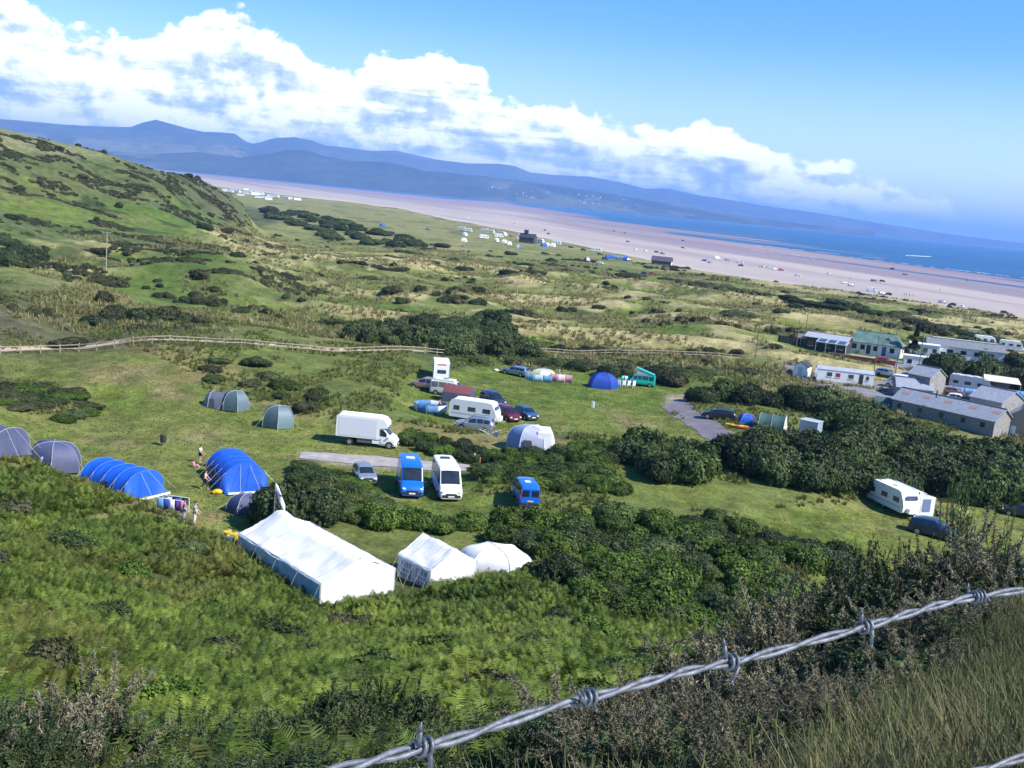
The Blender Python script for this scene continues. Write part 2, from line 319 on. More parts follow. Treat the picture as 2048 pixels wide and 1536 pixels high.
c2 = mixc(c2, tuple(wet), 1 - sstep(.08, .36, hgt)); c2 = mixc(c2, (.25, .20, .225), sstep(.25, .5, 1 - gg + (fbm(al / 1700, ac / 80, 331, 4) - .5) * .9) * .8); c2 = mixc(c2, (.30, .22, .25), sstep(.5, .62, fbm(al / 1500, ac / 130, 311, 5)) * .7 * sstep(.1, .9, 1 - gg))
c2 = mixc(c2, tuple(pale), sstep(.90, .985, gg) * .9)
c2 = mixc(c2, (.44, .42, .30), sstep(math.log(8200), math.log(9000), np.log(R2)) * (1 - sstep(-.14, -.02, A2)))
c2 *= .88 + .24 * fbm(al / 160, ac / 30, 321, 4)[..., None]
sand = npmesh('sand', np.stack([X2.ravel(), Y2.ravel(), Z2.ravel()], 1), grid_faces(NR2, NA2)[:, ::-1], smooth=True)
set_col(sand.data, 'tone', c2.reshape(-1, 3)); tag(sand, kind='structure')
m, nt, b = newmat('beach_sand'); L = nt.links; vc = N(nt, 'ShaderNodeVertexColor', layer_name='tone'); ge = N(nt, 'ShaderNodeNewGeometry')
na = N(nt, 'ShaderNodeTexNoise', i_Scale=.12, i_Detail=6.0); L.new(ge.outputs['Position'], na.inputs['Vector'])
mr = N(nt, 'ShaderNodeMapRange'); L.new(na.outputs[0], mr.inputs[0]); mr.inputs[3].default_value = .86; mr.inputs[4].default_value = 1.12
sc = N(nt, 'ShaderNodeVectorMath', operation='SCALE'); L.new(vc.outputs[0], sc.inputs[0]); L.new(mr.outputs[0], sc.inputs['Scale']); L.new(sc.outputs[0], b.inputs['Base Color'])
b.inputs['Roughness'].default_value = .8; b.inputs['Specular IOR Level'].default_value = .2; sand.data.materials.append(m)
# ------------------------------------------------------------------ sea
NS = 120; aa = np.linspace(R(-60), R(60), NS); rs = np.exp(np.linspace(math.log(250), math.log(60000), 60))
A3, R3 = np.meshgrid(aa, rs)
sea = npmesh('sea', np.stack([(R3 * np.sin(A3)).ravel(), (R3 * np.cos(A3)).ravel(), np.full(R3.size, SEA)], 1), grid_faces(60, NS)[:, ::-1], smooth=True); tag(sea, kind='structure')
m, nt, b = newmat('sea_water'); L = nt.links; ge = N(nt, 'ShaderNodeNewGeometry')
mp = N(nt, 'ShaderNodeMapping'); mp.inputs['Rotation'].default_value = (0, 0, R(20)); mp.inputs['Scale'].default_value = (.25, 1, 1); L.new(ge.outputs['Position'], mp.inputs[0])
n = N(nt, 'ShaderNodeTexNoise', i_Scale=.05, i_Detail=8.0, i_Roughness=.65); L.new(mp.outputs[0], n.inputs['Vector'])
bp = N(nt, 'ShaderNodeBump', i_Strength=1.0, i_Distance=1.6); L.new(n.outputs[0], bp.inputs['Height']); L.new(bp.outputs[0], b.inputs['Normal'])
cr = N(nt, 'ShaderNodeValToRGB'); e = cr.color_ramp.elements; e[0].color = (.006, .055, .17, 1); e[1].color = (.016, .095, .24, 1); e[0].position = .35; e[1].position = .65
n2_ = N(nt, 'ShaderNodeTexNoise', i_Scale=.004, i_Detail=6.0); L.new(mp.outputs[0], n2_.inputs['Vector']); L.new(n2_.outputs[0], cr.inputs[0]); L.new(cr.outputs[0], b.inputs['Base Color'])
b.inputs['Roughness'].default_value = .35; b.inputs['IOR'].default_value = 1.33; b.inputs['Specular IOR Level'].default_value = .35; sea.data.materials.append(m)
# broken white water where waves run in
sf_v, sf_f = [], []
for (ua, va, ub, vb, w_, cut) in [(1812,511,1862,513.5,13,.25),(1420,481,1780,519,3.2,.48),(1700,514,1990,549,3.0,.5),(1500,500,1640,516,2.4,.5),(1850,533,2048,556,3.4,.5)]:
    n_ = 120; g_ = np.linspace(0, 1, n_); nn_ = fbm(g_ * 30 + ua, g_ * 0 + va, 351, 3)
    for i in range(n_ - 1):
        if nn_[i] < cut: continue
        q4 = []
        for t_, s_ in ((g_[i], -1), (g_[i + 1], -1), (g_[i + 1], 1), (g_[i], 1)):
            a_, r_, _ = polar(ua + (ub - ua) * t_, va + (vb - va) * t_, z=SEA); r_ += s_ * w_ * (.3 + nn_[i]) * r_ / 900; q4.append((r_ * math.sin(a_), r_ * math.cos(a_), SEA + .16))
        sf_f.append([len(sf_v) + k for k in range(4)]); sf_v += q4
surf = npmesh('surf', sf_v, sf_f, mat((.75, .78, .80), .7, var=.1)); tag(surf, 'broken white surf on the sea', kind='stuff')
# ------------------------------------------------------------------ mountains across the bay
def ridge(name, pts, dist, front, back, s, base_col, alt_col, gul=.22, wide=0.0):
    """a real range: crest line seen as pts stands at range dist, foot at front, far side at back"""
    P = []
    for u, v in pts:
        a, d, _ = polar(u, v, d=1000.0); dd = float(np.interp(u, [p[0] for p in dist], [p[1] for p in dist]))
        P.append((a, polar(u, v, d=dd)[2], dd))
    P = np.array(sorted(P)); n = 520; ra = np.linspace(P[0, 0], P[-1, 0], n); cz_ = np.interp(ra, P[:, 0], P[:, 1]); cd_ = np.interp(ra, P[:, 0], P[:, 2])
    fr = np.interp(ra, [polar(u, 400, d=1)[0] for u, _ in front], [d for _, d in front])
    mrow = 90; t = np.linspace(0, 1, mrow)[:, None]
    r_ = np.where(t < .62, fr[None] + (cd_ - fr)[None] * (t / .62), cd_[None] + back * ((t - .62) / .38)); a_ = np.repeat(ra[None], mrow, 0)
    x_ = r_ * np.sin(a_); y_ = r_ * np.cos(a_)
    prof = np.where(t < .62, (np.clip(t / .62, 0, 1)) ** 1.25, 1 - ((t - .62) / .38) ** 1.6 * .98)
    near = np.exp(-((t - .62) / .06) ** 2)
    nz = (ridged(x_ / 1500, y_ / 1500, s) - .55) * gul + (fbm(x_ / 500, y_ / 500, s + 5, 4) - .5) * gul * .6
    z_ = SEA - 3 + (cz_[None] - SEA + 3) * np.clip(prof * (1 + nz * (1 - near) * 1.1) - .02, 0, 1.0)
    o = npmesh(name, np.stack([x_.ravel(), y_.ravel(), z_.ravel()], 1), grid_faces(mrow, n)[:, ::-1], smooth=True)
    nn = fbm(x_ / 900, y_ / 900, s + 9, 5); c = np.zeros(x_.shape + (3,)) + np.array(base_col); c = mixc(c, alt_col, sstep(.48, .6, nn))
    c = mixc(c, (.02, .035, .018), sstep(.54, .62, fbm(x_ / 420, y_ / 420, s + 13, 4)) * .8)
    set_col(o.data, 'tone', c.reshape(-1, 3)); tag(o, kind='structure')
    m, nt, b = newmat('mountain_cover'); L = nt.links; vc = N(nt, 'ShaderNodeVertexColor', layer_name='tone'); ge = N(nt, 'ShaderNodeNewGeometry')
    na = N(nt, 'ShaderNodeTexNoise', i_Scale=.006, i_Detail=8.0, i_Roughness=.7); L.new(ge.outputs['Position'], na.inputs['Vector'])
    mr = N(nt, 'ShaderNodeMapRange'); L.new(na.outputs[0], mr.inputs[0]); mr.inputs[1].default_value = .3; mr.inputs[2].default_value = .7; mr.inputs[3].default_value = .45; mr.inputs[4].default_value = 1.5
    sc = N(nt, 'ShaderNodeVectorMath', operation='SCALE'); L.new(vc.outputs[0], sc.inputs[0]); L.new(mr.outputs[0], sc.inputs['Scale']); L.new(sc.outputs[0], b.inputs['Base Color'])
    bp = N(nt, 'ShaderNodeBump', i_Strength=.7, i_Distance=60.0); L.new(na.outputs[0], bp.inputs['Height']); L.new(bp.outputs[0], b.inputs['Normal'])
    b.inputs['Roughness'].default_value = .95; b.inputs['Specular IOR Level'].default_value = .1; o.data.materials.append(m); return o
back_pts = [(-250,222),(-100,228),(0,236),(60,241),(120,247),(180,250),(230,252),(262,252),(285,243),(312,237),(345,246),(375,255),(410,262),(445,263),(470,265),(490,280),(505,286),(520,283),(550,274),(590,272),(620,278),(650,289),(700,294),(740,300),(790,299),(830,308),(870,317),(930,325),(1000,326),(1030,330),(1060,343),(1100,348),(1180,352),(1240,363),(1290,376),(1340,376),(1390,388),(1450,397),(1530,411),(1600,420),(1700,436),(1800,452),(1900,468),(1980,478),(2048,486),(2150,499),(2250,514)]
ridge('mountains', back_pts, [(-250,14000),(500,14000),(1200,17000),(2250,21000)], [(-250,11200),(500,11200),(1100,13500),(2250,19000)], 2600, 401, (.05,.06,.03), (.075,.08,.04))
ridge('mountains', [(-250,240),(0,262),(100,268),(200,278),(260,283),(330,286),(400,290),(450,287),(500,300),(560,312),(640,330),(760,352),(900,372)], [(-250,11600),(900,11600)], [(-250,10400),(900,10400)], 1200, 431, (.12,.125,.07), (.17,.16,.09), .12)
ridge('foothills', [(-250,285),(0,285),(120,293),(200,300),(300,307),(400,303),(480,314),(540,306),(575,298),(610,300),(650,311),(700,320),(770,323),(800,328),(850,341),(960,350),(1050,362),(1200,384),(1300,401),(1400,417),(1520,437),(1600,447),(1750,463)], [(-250,10300),(1000,10300),(1750,12500)], [(-250,9300),(1000,9300),(1750,11500)], 1000, 461, (.035,.05,.028), (.09,.10,.05), .25)
# ------------------------------------------------------------------ air
def bx(v0, v1):
    x0, y0, z0 = v0; x1, y1, z1 = v1
    return [(x0,y0,z0),(x1,y0,z0),(x1,y1,z0),(x0,y1,z0),(x0,y0,z1),(x1,y0,z1),(x1,y1,z1),(x0,y1,z1)]
BF = [(0,3,2,1),(4,5,6,7),(0,1,5,4),(1,2,6,5),(2,3,7,6),(3,0,4,7)]
if HAZE:
    hz = npmesh('haze', bx((-61000, -300, -14), (61000, 61000, 760)), BF); tag(hz, kind='stuff')
    m = bpy.data.materials.new('air'); m.use_nodes = True; nt = m.node_tree; nt.nodes.clear(); out = nt.nodes.new('ShaderNodeOutputMaterial')
    pv = nt.nodes.new('ShaderNodeVolumePrincipled'); pv.inputs['Density'].default_value = HAZE; pv.inputs['Density Attribute'].default_value = ''
    pv.inputs['Color'].default_value = (.28, .50, 1.0, 1); pv.inputs['Anisotropy'].default_value = .0; nt.links.new(pv.outputs[0], out.inputs['Volume']); hz.data.materials.append(m)
# ------------------------------------------------------------------ light
SUN_EL = R(44); SUN_AZ = R(115)
sv = Vector((math.sin(SUN_AZ) * math.cos(SUN_EL), math.cos(SUN_AZ) * math.cos(SUN_EL), math.sin(SUN_EL)))
sd = bpy.data.lights.new('sun', 'SUN'); sd.energy = 4.8; sd.angle = R(.5); sd.color = (1, .965, .90)
so = bpy.data.objects.new('sun', sd); C.objects.link(so); so.rotation_euler = sv.to_track_quat('Z', 'Y').to_euler(); so.location = (60, -30, 80)
W = bpy.data.worlds.new('World'); bpy.context.scene.world = W; W.use_nodes = True; nt = W.node_tree; L = nt.links; bg = nt.nodes['Background']
sky = N(nt, 'ShaderNodeTexSky', sky_type='NISHITA', sun_disc=False, sun_elevation=SUN_EL, sun_rotation=SUN_AZ, altitude=30, air_density=1.0, dust_density=.35, ozone_density=3.0)
tc = N(nt, 'ShaderNodeTexCoord'); nrm = N(nt, 'ShaderNodeVectorMath', operation='NORMALIZE'); L.new(tc.outputs['Generated'], nrm.inputs[0])
sx = N(nt, 'ShaderNodeSeparateXYZ'); L.new(nrm.outputs[0], sx.inputs[0])
def M(op, a, b=None, c=None, clamp=False):
    n = N(nt, 'ShaderNodeMath', operation=op); n.use_clamp = clamp
    for i, k in enumerate((a, b, c)):
        if k is None: continue
        if isinstance(k, (int, float)): n.inputs[i].default_value = k
        else: L.new(k, n.inputs[i])
    return n.outputs[0]
az = M('ARCTAN2', sx.outputs[0], sx.outputs[1]); el = M('ARCSINE', sx.outputs[2])
# cloud sheet in (azimuth, elevation)
def nz(azk, elk, scale, det, rough=.55, off=0.0, daz=0.0, de=0.0, lac=2.0):
    cb = N(nt, 'ShaderNodeCombineXYZ'); L.new(M('MULTIPLY', M('ADD', az, daz), azk), cb.inputs[0]); L.new(M('MULTIPLY', M('ADD', el, de), elk), cb.inputs[1]); cb.inputs[2].default_value = off
    n = N(nt, 'ShaderNodeTexNoise', i_Scale=scale, i_Detail=det, i_Roughness=rough); L.new(cb.outputs[0], n.inputs['Vector']); return n.outputs[0]
top_px = [(-200,-60),(0,0),(60,15),(130,60),(230,75),(330,50),(420,5),(470,5),(520,50),(580,60),(620,100),(690,120),(780,92),(860,105),(960,150),(1010,190),(1080,205),(1160,215),(1250,238),(1330,245),(1430,235),(1480,262),(1530,298),(1620,318),(1700,335),(1780,362),(1870,392),(1950,440),(2048,470),(2200,500)]
tops = sorted((lambda k: (math.atan2(k[0], k[1]), math.asin(k[2])))(ray(u, v)) for u, v in top_px)
fc = N(nt, 'ShaderNodeFloatCurve'); cv = fc.mapping.curves[0]; A0, A1 = -.62, .62
for i, (a_, e_) in enumerate([(0, .36)] + [((a - A0) / (A1 - A0), e / .4) for a, e in tops] + [(1, -.02)]):
    e_ = max(e_, 0)
    if i == 0: cv.points[0].location = (0, tops[0][1] / .4)
    elif i == len(tops) + 1: cv.points[-1].location = (1, 0)
    else: cv.points.new(a_, e_)
for p_ in cv.points: p_.handle_type = 'AUTO_CLAMPED'
fc.mapping.update(); L.new(M('MULTIPLY_ADD', az, 1 / (A1 - A0), -A0 / (A1 - A0)), fc.inputs[1])
top = M('MULTIPLY', fc.outputs[0], .4)
def puff(daz=0.0, de=0.0):
    a = nz(1, 1.5, 17, 8, .58, 3.1, daz, de); b_ = nz(1, 1.3, 52, 5, .6, 7.7, daz, de)
    return M('ADD', M('MULTIPLY', a, .75), M('MULTIPLY', b_, .25))
p0 = puff(); p1 = puff(.007, .010)
edge = M('ADD', M('SUBTRACT', top, el), M('MULTIPLY', M('SUBTRACT', p0, .52), .095))
fade = N(nt, 'ShaderNodeMapRange', interpolation_type='SMOOTHSTEP'); L.new(az, fade.inputs[0]); fade.inputs[1].default_value = .26; fade.inputs[2].default_value = .50; fade.inputs[3].default_value = 1; fade.inputs[4].default_value = 0
mask = N(nt, 'ShaderNodeMapRange', interpolation_type='SMOOTHSTEP'); L.new(edge, mask.inputs[0]); mask.inputs[1].default_value = 0; mask.inputs[2].default_value = .008
body = N(nt, 'ShaderNodeMapRange', interpolation_type='SMOOTHSTEP'); L.new(edge, body.inputs[0]); body.inputs[1].default_value = .012; body.inputs[2].default_value = .05
relief = M('SUBTRACT', p0, p1)  # puffs brighter towards the sun, this shading is painted into the cloud colour
strip = nz(.6, 6.5, 9, 7, .6, 12.4)                  # shaded flat bases in long streaks, painted into the colour
s1 = N(nt, 'ShaderNodeMapRange', interpolation_type='SMOOTHSTEP'); L.new(strip, s1.inputs[0]); s1.inputs[1].default_value = .40; s1.inputs[2].default_value = .62
lit = M('ADD', M('MULTIPLY', relief, 4.6), M('MULTIPLY_ADD', s1.outputs[0], .58, .50))
lit = M('SUBTRACT', M('ADD', lit, .45), M('MULTIPLY', body.outputs[0], .60), clamp=True)
cr = N(nt, 'ShaderNodeValToRGB'); e = cr.color_ramp.elements; e[0].position = .05; e[0].color = (.30, .40, .84, 1); e[1].position = 1.0; e[1].color = (1.16, 1.16, 1.18, 1)
k = e.new(.45); k.color = (.55, .64, .97, 1); k = e.new(.72); k.color = (.86, .90, 1.04, 1); L.new(lit, cr.inputs[0])
thin = nz(.8, 2.2, 8, 6, .6, 21.0); tm = N(nt, 'ShaderNodeMapRange', interpolation_type='SMOOTHSTEP'); L.new(thin, tm.inputs[0]); tm.inputs[1].default_value = .25; tm.inputs[2].default_value = .5; tm.inputs[3].default_value = .96
low = N(nt, 'ShaderNodeMapRange', interpolation_type='SMOOTHSTEP'); L.new(el, low.inputs[0]); low.inputs[1].default_value = -.01; low.inputs[2].default_value = .03
fac = M('MULTIPLY', M('MULTIPLY', mask.outputs[0], fade.outputs[0]), tm.outputs[0])
scs = N(nt, 'ShaderNodeVectorMath', operation='SCALE'); L.new(cr.outputs[0], scs.inputs[0]); scs.inputs['Scale'].default_value = CLOUD
hs = N(nt, 'ShaderNodeHueSaturation', i_Saturation=1.42, i_Value=1.06, i_Hue=.500); L.new(sky.outputs[0], hs.inputs['Color'])
ve = N(nt, 'ShaderNodeMapRange', interpolation_type='SMOOTHSTEP'); L.new(el, ve.inputs[0]); ve.inputs[1].default_value = .17; ve.inputs[2].default_value = .0; ve.inputs[3].default_value = 0; ve.inputs[4].default_value = .6
vn = nz(.7, 2.0, 5, 6, .6, 33.0); veil = M('MULTIPLY', ve.outputs[0], M('MULTIPLY_ADD', vn, .9, .5), clamp=True)
mv = N(nt, 'ShaderNodeMix', data_type='RGBA'); L.new(veil, mv.inputs[0]); L.new(hs.outputs[0], mv.inputs[6]); mv.inputs[7].default_value = (.76 * CLOUD, .88 * CLOUD, 1.06 * CLOUD, 1)
mx = N(nt, 'ShaderNodeMix', data_type='RGBA'); L.new(fac, mx.inputs[0]); L.new(mv.outputs[2], mx.inputs[6]); L.new(scs.outputs[0], mx.inputs[7])
L.new(mx.outputs[2], bg.inputs[0]); bg.inputs[1].default_value = .105
S = bpy.context.scene
S.view_settings.view_transform = 'Standard'; S.view_settings.look = 'None'; S.view_settings.gamma = 1; S.view_settings.exposure = EXPO
S.cycles.max_bounces = 6; S.cycles.volume_bounces = 1; S.cycles.diffuse_bounces = 3; S.cycles.transparent_max_bounces = 8; S.cycles.use_denoising = True
# ------------------------------------------------------------------ vegetation meshes
ng = np.random.default_rng(5)
def unit(v): return v / np.maximum(np.linalg.norm(v, axis=-1, keepdims=True), 1e-9)
def cards(P, Nn, w, l, g):
    """bent leaf-clump faces at P facing Nn; w, l half sizes"""
    n = len(P); r = unit(g.normal(size=(n, 3))); T = unit(np.cross(Nn, r)); B = np.cross(Nn, T)
    w = w[:, None]; l = l[:, None]
    v = np.stack([P - T * w - B * l * .6, P + T * w * .9 - B * l + Nn * w * .3, P + T * w + B * l * .7, P - T * w * .8 + B * l + Nn * w * .35], 1).reshape(-1, 3)
    return v, np.arange(n * 4).reshape(n, 4)
def crown(seed, blobs, nsub=210, per=46, leaf=.034, spread=.12, corek=.80):
    g = np.random.default_rng(seed); Vs = []; Fs = []; o = 0
    vol = np.array([b[3] * b[4] + b[4] * b[5] + b[3] * b[5] for b in blobs]); vol = vol / vol.sum()
    cs = []; ns = []
    while len(cs) < nsub:
        b = blobs[g.choice(len(blobs), p=vol)]; d = unit(g.normal(size=3)); 
        if d[2] < -.45: continue
        p = np.array(b[:3]) + d * np.array(b[3:6]) * g.uniform(.86, 1.06)
        if p[2] < .02: p[2] = g.uniform(.02, .15)
        ins = any(b2 is not b and (((p - np.array(b2[:3])) / np.array(b2[3:6])) ** 2).sum() < .62 for b2 in blobs)
        if ins: continue
        cs.append(p); ns.append(d)
    cs = np.array(cs); ns = np.array(ns); k = g.integers(0, nsub, nsub * per); sz = g.uniform(.55, 1.3, nsub)[k]
    P = cs[k] + g.normal(size=(len(k), 3)) * spread * .5 * sz[:, None] * np.array([1, 1, .8]); P[:, 2] = np.maximum(P[:, 2], .01)
    Nn = unit(ns[k] + g.normal(size=(len(k), 3)) * .55 + unit(P - cs[k]) * .6); s = g.uniform(.6, 1.3, len(k)) * leaf
    v, f = cards(P, Nn, s, s * g.uniform(.7, 1.3, len(k)), g); Vs.append(v); Fs.append(f); o = len(v)
    for b in blobs:                                   # inner mass of the crown, uneven
        m, n_ = 9, 14; th = np.linspace(0.02, PI - .02, m)[:, None]; ph = np.linspace(0, 2 * PI, n_, endpoint=False)[None]
        d = np.stack([np.sin(th) * np.cos(ph), np.sin(th) * np.sin(ph), np.cos(th) + 0 * ph], -1).reshape(-1, 3)
        p = np.array(b[:3]) + d * np.array(b[3:6]) * corek * (1 + .18 * (g.random((len(d), 1)) - .5)); p[:, 2] = np.maximum(p[:, 2], 0)
        i = np.arange(m - 1)[:, None] * n_ + np.arange(n_)[None]; j = np.arange(m - 1)[:, None] * n_ + (np.arange(n_)[None] + 1) % n_
        Vs.append(p); Fs.append(np.stack([i, j, j + n_, i + n_], -1).reshape(-1, 4)[:, ::-1] + o); o += len(p)
    return np.concatenate(Vs), np.concatenate(Fs)
LF_BUSH = leafmat('bush_leaves', (.022, .040, .013), (.062, .096, .024), (.125, .17, .045), .55)
LF_DARK = leafmat('thorn_leaves', (.016, .030, .013), (.044, .068, .024), (.095, .125, .046), .5)
LF_OLIVE = leafmat('willow_leaves', (.028, .046, .016), (.070, .098, .032), (.125, .155, .06), .6)
LF_BRAM = leafmat('bramble_leaves', (.026, .050, .009), (.070, .120, .015), (.135, .195, .030), .7)
LF_HEATH = leafmat('heath_leaves', (.026, .036, .015), (.068, .076, .030), (.13, .118, .058), .7)
LF_BRACK = leafmat('bracken_fronds', (.028, .055, .007), (.092, .140, .018), (.205, .25, .038), .22, .55, .3, .35)
LF_BRACK2 = leafmat('bracken_fronds_dry', (.045, .065, .012), (.120, .145, .024), (.22, .20, .05), .3, .6, .3, .35)
LF_GORSE = leafmat('gorse_spines', (.020, .036, .014), (.058, .090, .034), (.125, .160, .062), 2.0, .6, .1, .3)
LF_GDRY = leafmat('gorse_spines_dry', (.055, .054, .034), (.155, .145, .092), (.30, .265, .18), 2.5, .7, .1, .3)
LF_GRASS = leafmat('grass_blades', (.036, .052, .016), (.100, .118, .042), (.24, .20, .105), 1.2, .6, .25, .3)
LF_MARR = leafmat('marram_blades', (.15, .15, .055), (.26, .235, .095), (.38, .33, .17), .12, .7, .2, .3)
LF_TURF = leafmat('rough_grass_blades', (.06, .085, .018), (.125, .155, .034), (.22, .20, .08), .25, .7, .2, .3)
LF_FIELD = leafmat('field_grass_blades', (.055, .085, .014), (.095, .135, .022), (.17, .175, .05), .3, .6, .25, .3)
BARK = mat((.10, .08, .06), .9, var=.3, scale=9)
def rblobs(seed, n=6, flat=.62):
    g = np.random.default_rng(seed); L_ = [(0, 0, .30 * flat / .62, .62, .60, .46 * flat / .62)]
    for i in range(n):
        a = g.uniform(0, 2 * PI); d = g.uniform(.25, .62); s = g.uniform(.28, .46)
        L_.append((math.cos(a) * d, math.sin(a) * d, g.uniform(.18, .55) * flat / .62, s, s * g.uniform(.85, 1.15), s * g.uniform(.7, .95) * flat / .62))
    return L_
KINDS_ = {}
for nm, mt, nv, args in [('bush', LF_BUSH, 4, {}), ('dark', LF_DARK, 3, {}), ('olive', LF_OLIVE, 3, {}), ('bramble', LF_BRAM, 3, dict(leaf=.040, spread=.15)), ('heath', LF_HEATH, 3, dict(leaf=.045))]:
    KINDS_[nm] = []
    for i in range(nv):
        v, f = crown(100 + len(KINDS_) * 10 + i, rblobs(200 + len(KINDS_) * 13 + i), **args); KINDS_[nm].append(npmesh(nm + '_crown', v, f, mt, link=False))
nbush = 0
def bush(x, y, w, h, kind, name, label, cat, group=None, sink=.12, z=None):
    """one shrub: w wide, h high, standing on the ground"""
    global nbush
    o = bpy.data.objects.new(name, KINDS_[kind][rnd.randrange(len(KINDS_[kind]))]); C.objects.link(o)
    o.location = (x, y, (H(x, y) if z is None else z) - sink * h); o.rotation_euler = (0, 0, rnd.uniform(0, 6.28)); k = w * .5 / .9
    o.scale = (k * rnd.uniform(.88, 1.14), k * rnd.uniform(.88, 1.14), h * 1.12 / .95); tag(o, label, cat, group); nbush += 1; return o
def scatter(px, spacing, seed, z=0.0, tries=30000):
    """points spread evenly over the ground inside an outline, at least spacing apart"""
    P = poly(px, z); a = np.array(P); g = np.random.default_rng(seed); s0, s1 = a[:, 1].min(), a[:, 1].max(); out = []
    r2 = g.uniform(math.exp(2 * s0), math.exp(2 * s1), tries); r_ = np.sqrt(r2); a_ = g.uniform(a[:, 0].min(), a[:, 0].max(), tries)
    ok = inpoly(a_, np.log(r_), P); X_ = (r_ * np.sin(a_))[ok]; Y_ = (r_ * np.cos(a_))[ok]; cell = {}
    for x, y in zip(X_, Y_):
        i, j = int(x // spacing), int(y // spacing)
        if any((x - p[0]) ** 2 + (y - p[1]) ** 2 < spacing ** 2 for di in (-1, 0, 1) for dj in (-1, 0, 1) for p in cell.get((i + di, j + dj), ())): continue
        cell.setdefault((i, j), []).append((x, y)); out.append((x, y))
    return out
def thicket(px, spacing, w, h, kinds, name, label, cat, group, seed, z=0.0):
    pts = scatter(px, spacing, seed, z)
    for x, y in pts: s = rnd.uniform(.8, 1.2); bush(x, y, rnd.uniform(*w) * s, rnd.uniform(*h) * s, rnd.choice(kinds), name, label, cat, group)
    return len(pts)
# the tall thorn thicket on the right, in its three masses
thicket([(1402,806),(1480,808),(1600,822),(1720,842),(1760,872),(1700,884),(1655,850),(1560,822),(1412,817)], 3.0, (5,6.5), (2.8,3.6), ['dark','bush','olive'], 'thorn_tree', 'dark green thorn tree in the clump behind the small blue tent and the trailer', 'tree', 'thorn trees behind the small tents', 1)
thicket([(1462,938),(1510,962),(1610,985),(1700,975),(1770,962),(1780,930),(1640,925),(1500,915)], 2.7, (5.0,6.6), (2.9,3.7), ['dark','bush','olive'], 'thorn_tree', 'dark rounded thorn tree in the clump left of the caravan with the awning', 'tree', 'thorn trees left of the awning caravan', 2)
thicket([(1720,895),(1850,905),(2130,925),(2130,985),(1950,985),(1800,968),(1720,950)], 3.2, (5.5,7.5), (3.4,4.4), ['dark','bush','olive'], 'thorn_tree', 'dark thorn tree in the tall thicket behind the caravan with the awning', 'tree', 'thorn trees behind the awning caravan', 3)
thicket([(1690,852),(1770,866),(1850,893),(1950,912),(2130,936),(2130,945),(1850,915),(1720,895)], 3.8, (5.5,7), (2.8,3.7), ['bush','olive','dark'], 'thorn_tree', 'green thorn tree in the thicket in front of the long slate roofed barn', 'tree', 'thorn trees in front of the slate barn', 4)
thicket([(1250,940),(1320,978),(1392,985),(1385,935),(1255,922)], 2.5, (4.6,6), (2.5,3.3), ['dark','bush'], 'thorn_tree', 'dark spreading thorn tree at the right end of the low hedge, mid site', 'tree', 'thorn trees in the middle of the site', 5)
thicket([(825,884),(900,903),(1000,920),(1110,932),(1215,918),(1230,945),(1150,952),(1000,938),(900,918),(820,894)], 1.7, (2.2,3.2), (.9,1.4), ['bush','dark','bramble'], 'hedge_bush', 'low dark bush in the hedge running below the silver off-road car', 'bush', 'bushes of the hedge below the caravans', 6)
thicket([(930,940),(1060,935),(1200,960),(1245,1000),(1120,1005),(1000,985)], 1.8, (2.4,3.4), (.6,1.2), ['bramble','bramble','bush'], 'bramble_bush', 'bright green bramble bush on the bank right of the white minibus', 'bush', 'brambles right of the white minibus', 7)
thicket([(700,1062),(900,1054),(1060,1060),(1250,1052),(1420,1062),(1400,1120),(1200,1150),(1080,1120),(930,1078),(760,1075)], 2.4, (2.8,4.0), (.9,1.8), ['bush','bramble','bramble','olive'], 'bank_bush', 'green bush on the scrubby bank behind the white marquees', 'bush', 'bushes on the bank behind the marquees', 8)
thicket([(1420,1045),(1520,1062),(1680,1095),(1745,1130),(1640,1135),(1560,1120),(1500,1160),(1400,1120)], 2.3, (2.6,4.0), (1.0,1.9), ['bush','bramble','dark'], 'bank_bush', 'dark bush at the right end of the scrubby bank above the mown grass', 'bush', 'bushes at the right end of the bank', 9)
thicket([(600,945),(680,955),(760,1005),(800,1030),(700,1055),(610,1045)], 2.0, (2.2,3.2), (.5,1.0), ['bramble','bush','olive'], 'bank_bush', 'green bush on the bank left of the silver hatchback', 'bush', 'bushes on the bank below the silver hatchback', 10)
thicket([(1080,1130),(1300,1130),(1480,1142),(1570,1200),(1520,1290),(1200,1270),(1080,1200)], 2.3, (2.4,3.6), (1.0,1.7), ['olive','bramble','bramble'], 'scrub_bush', 'olive scrub bush on the slope below the small white dome awning', 'bush', 'scrub on the slope right of the marquees', 11)
for u, v, w, h in [(552,1040,5.0,3.5),(595,1040,5.0,3.3),(640,1045,4.6,2.6)]:
    p = gp(u, v); bush(p.x, p.y, w, h, 'dark', 'thorn_tree', 'dark leaning thorn tree beside the blue tunnel tent and the flagpole', 'tree', 'thorn trees beside the flagpole')
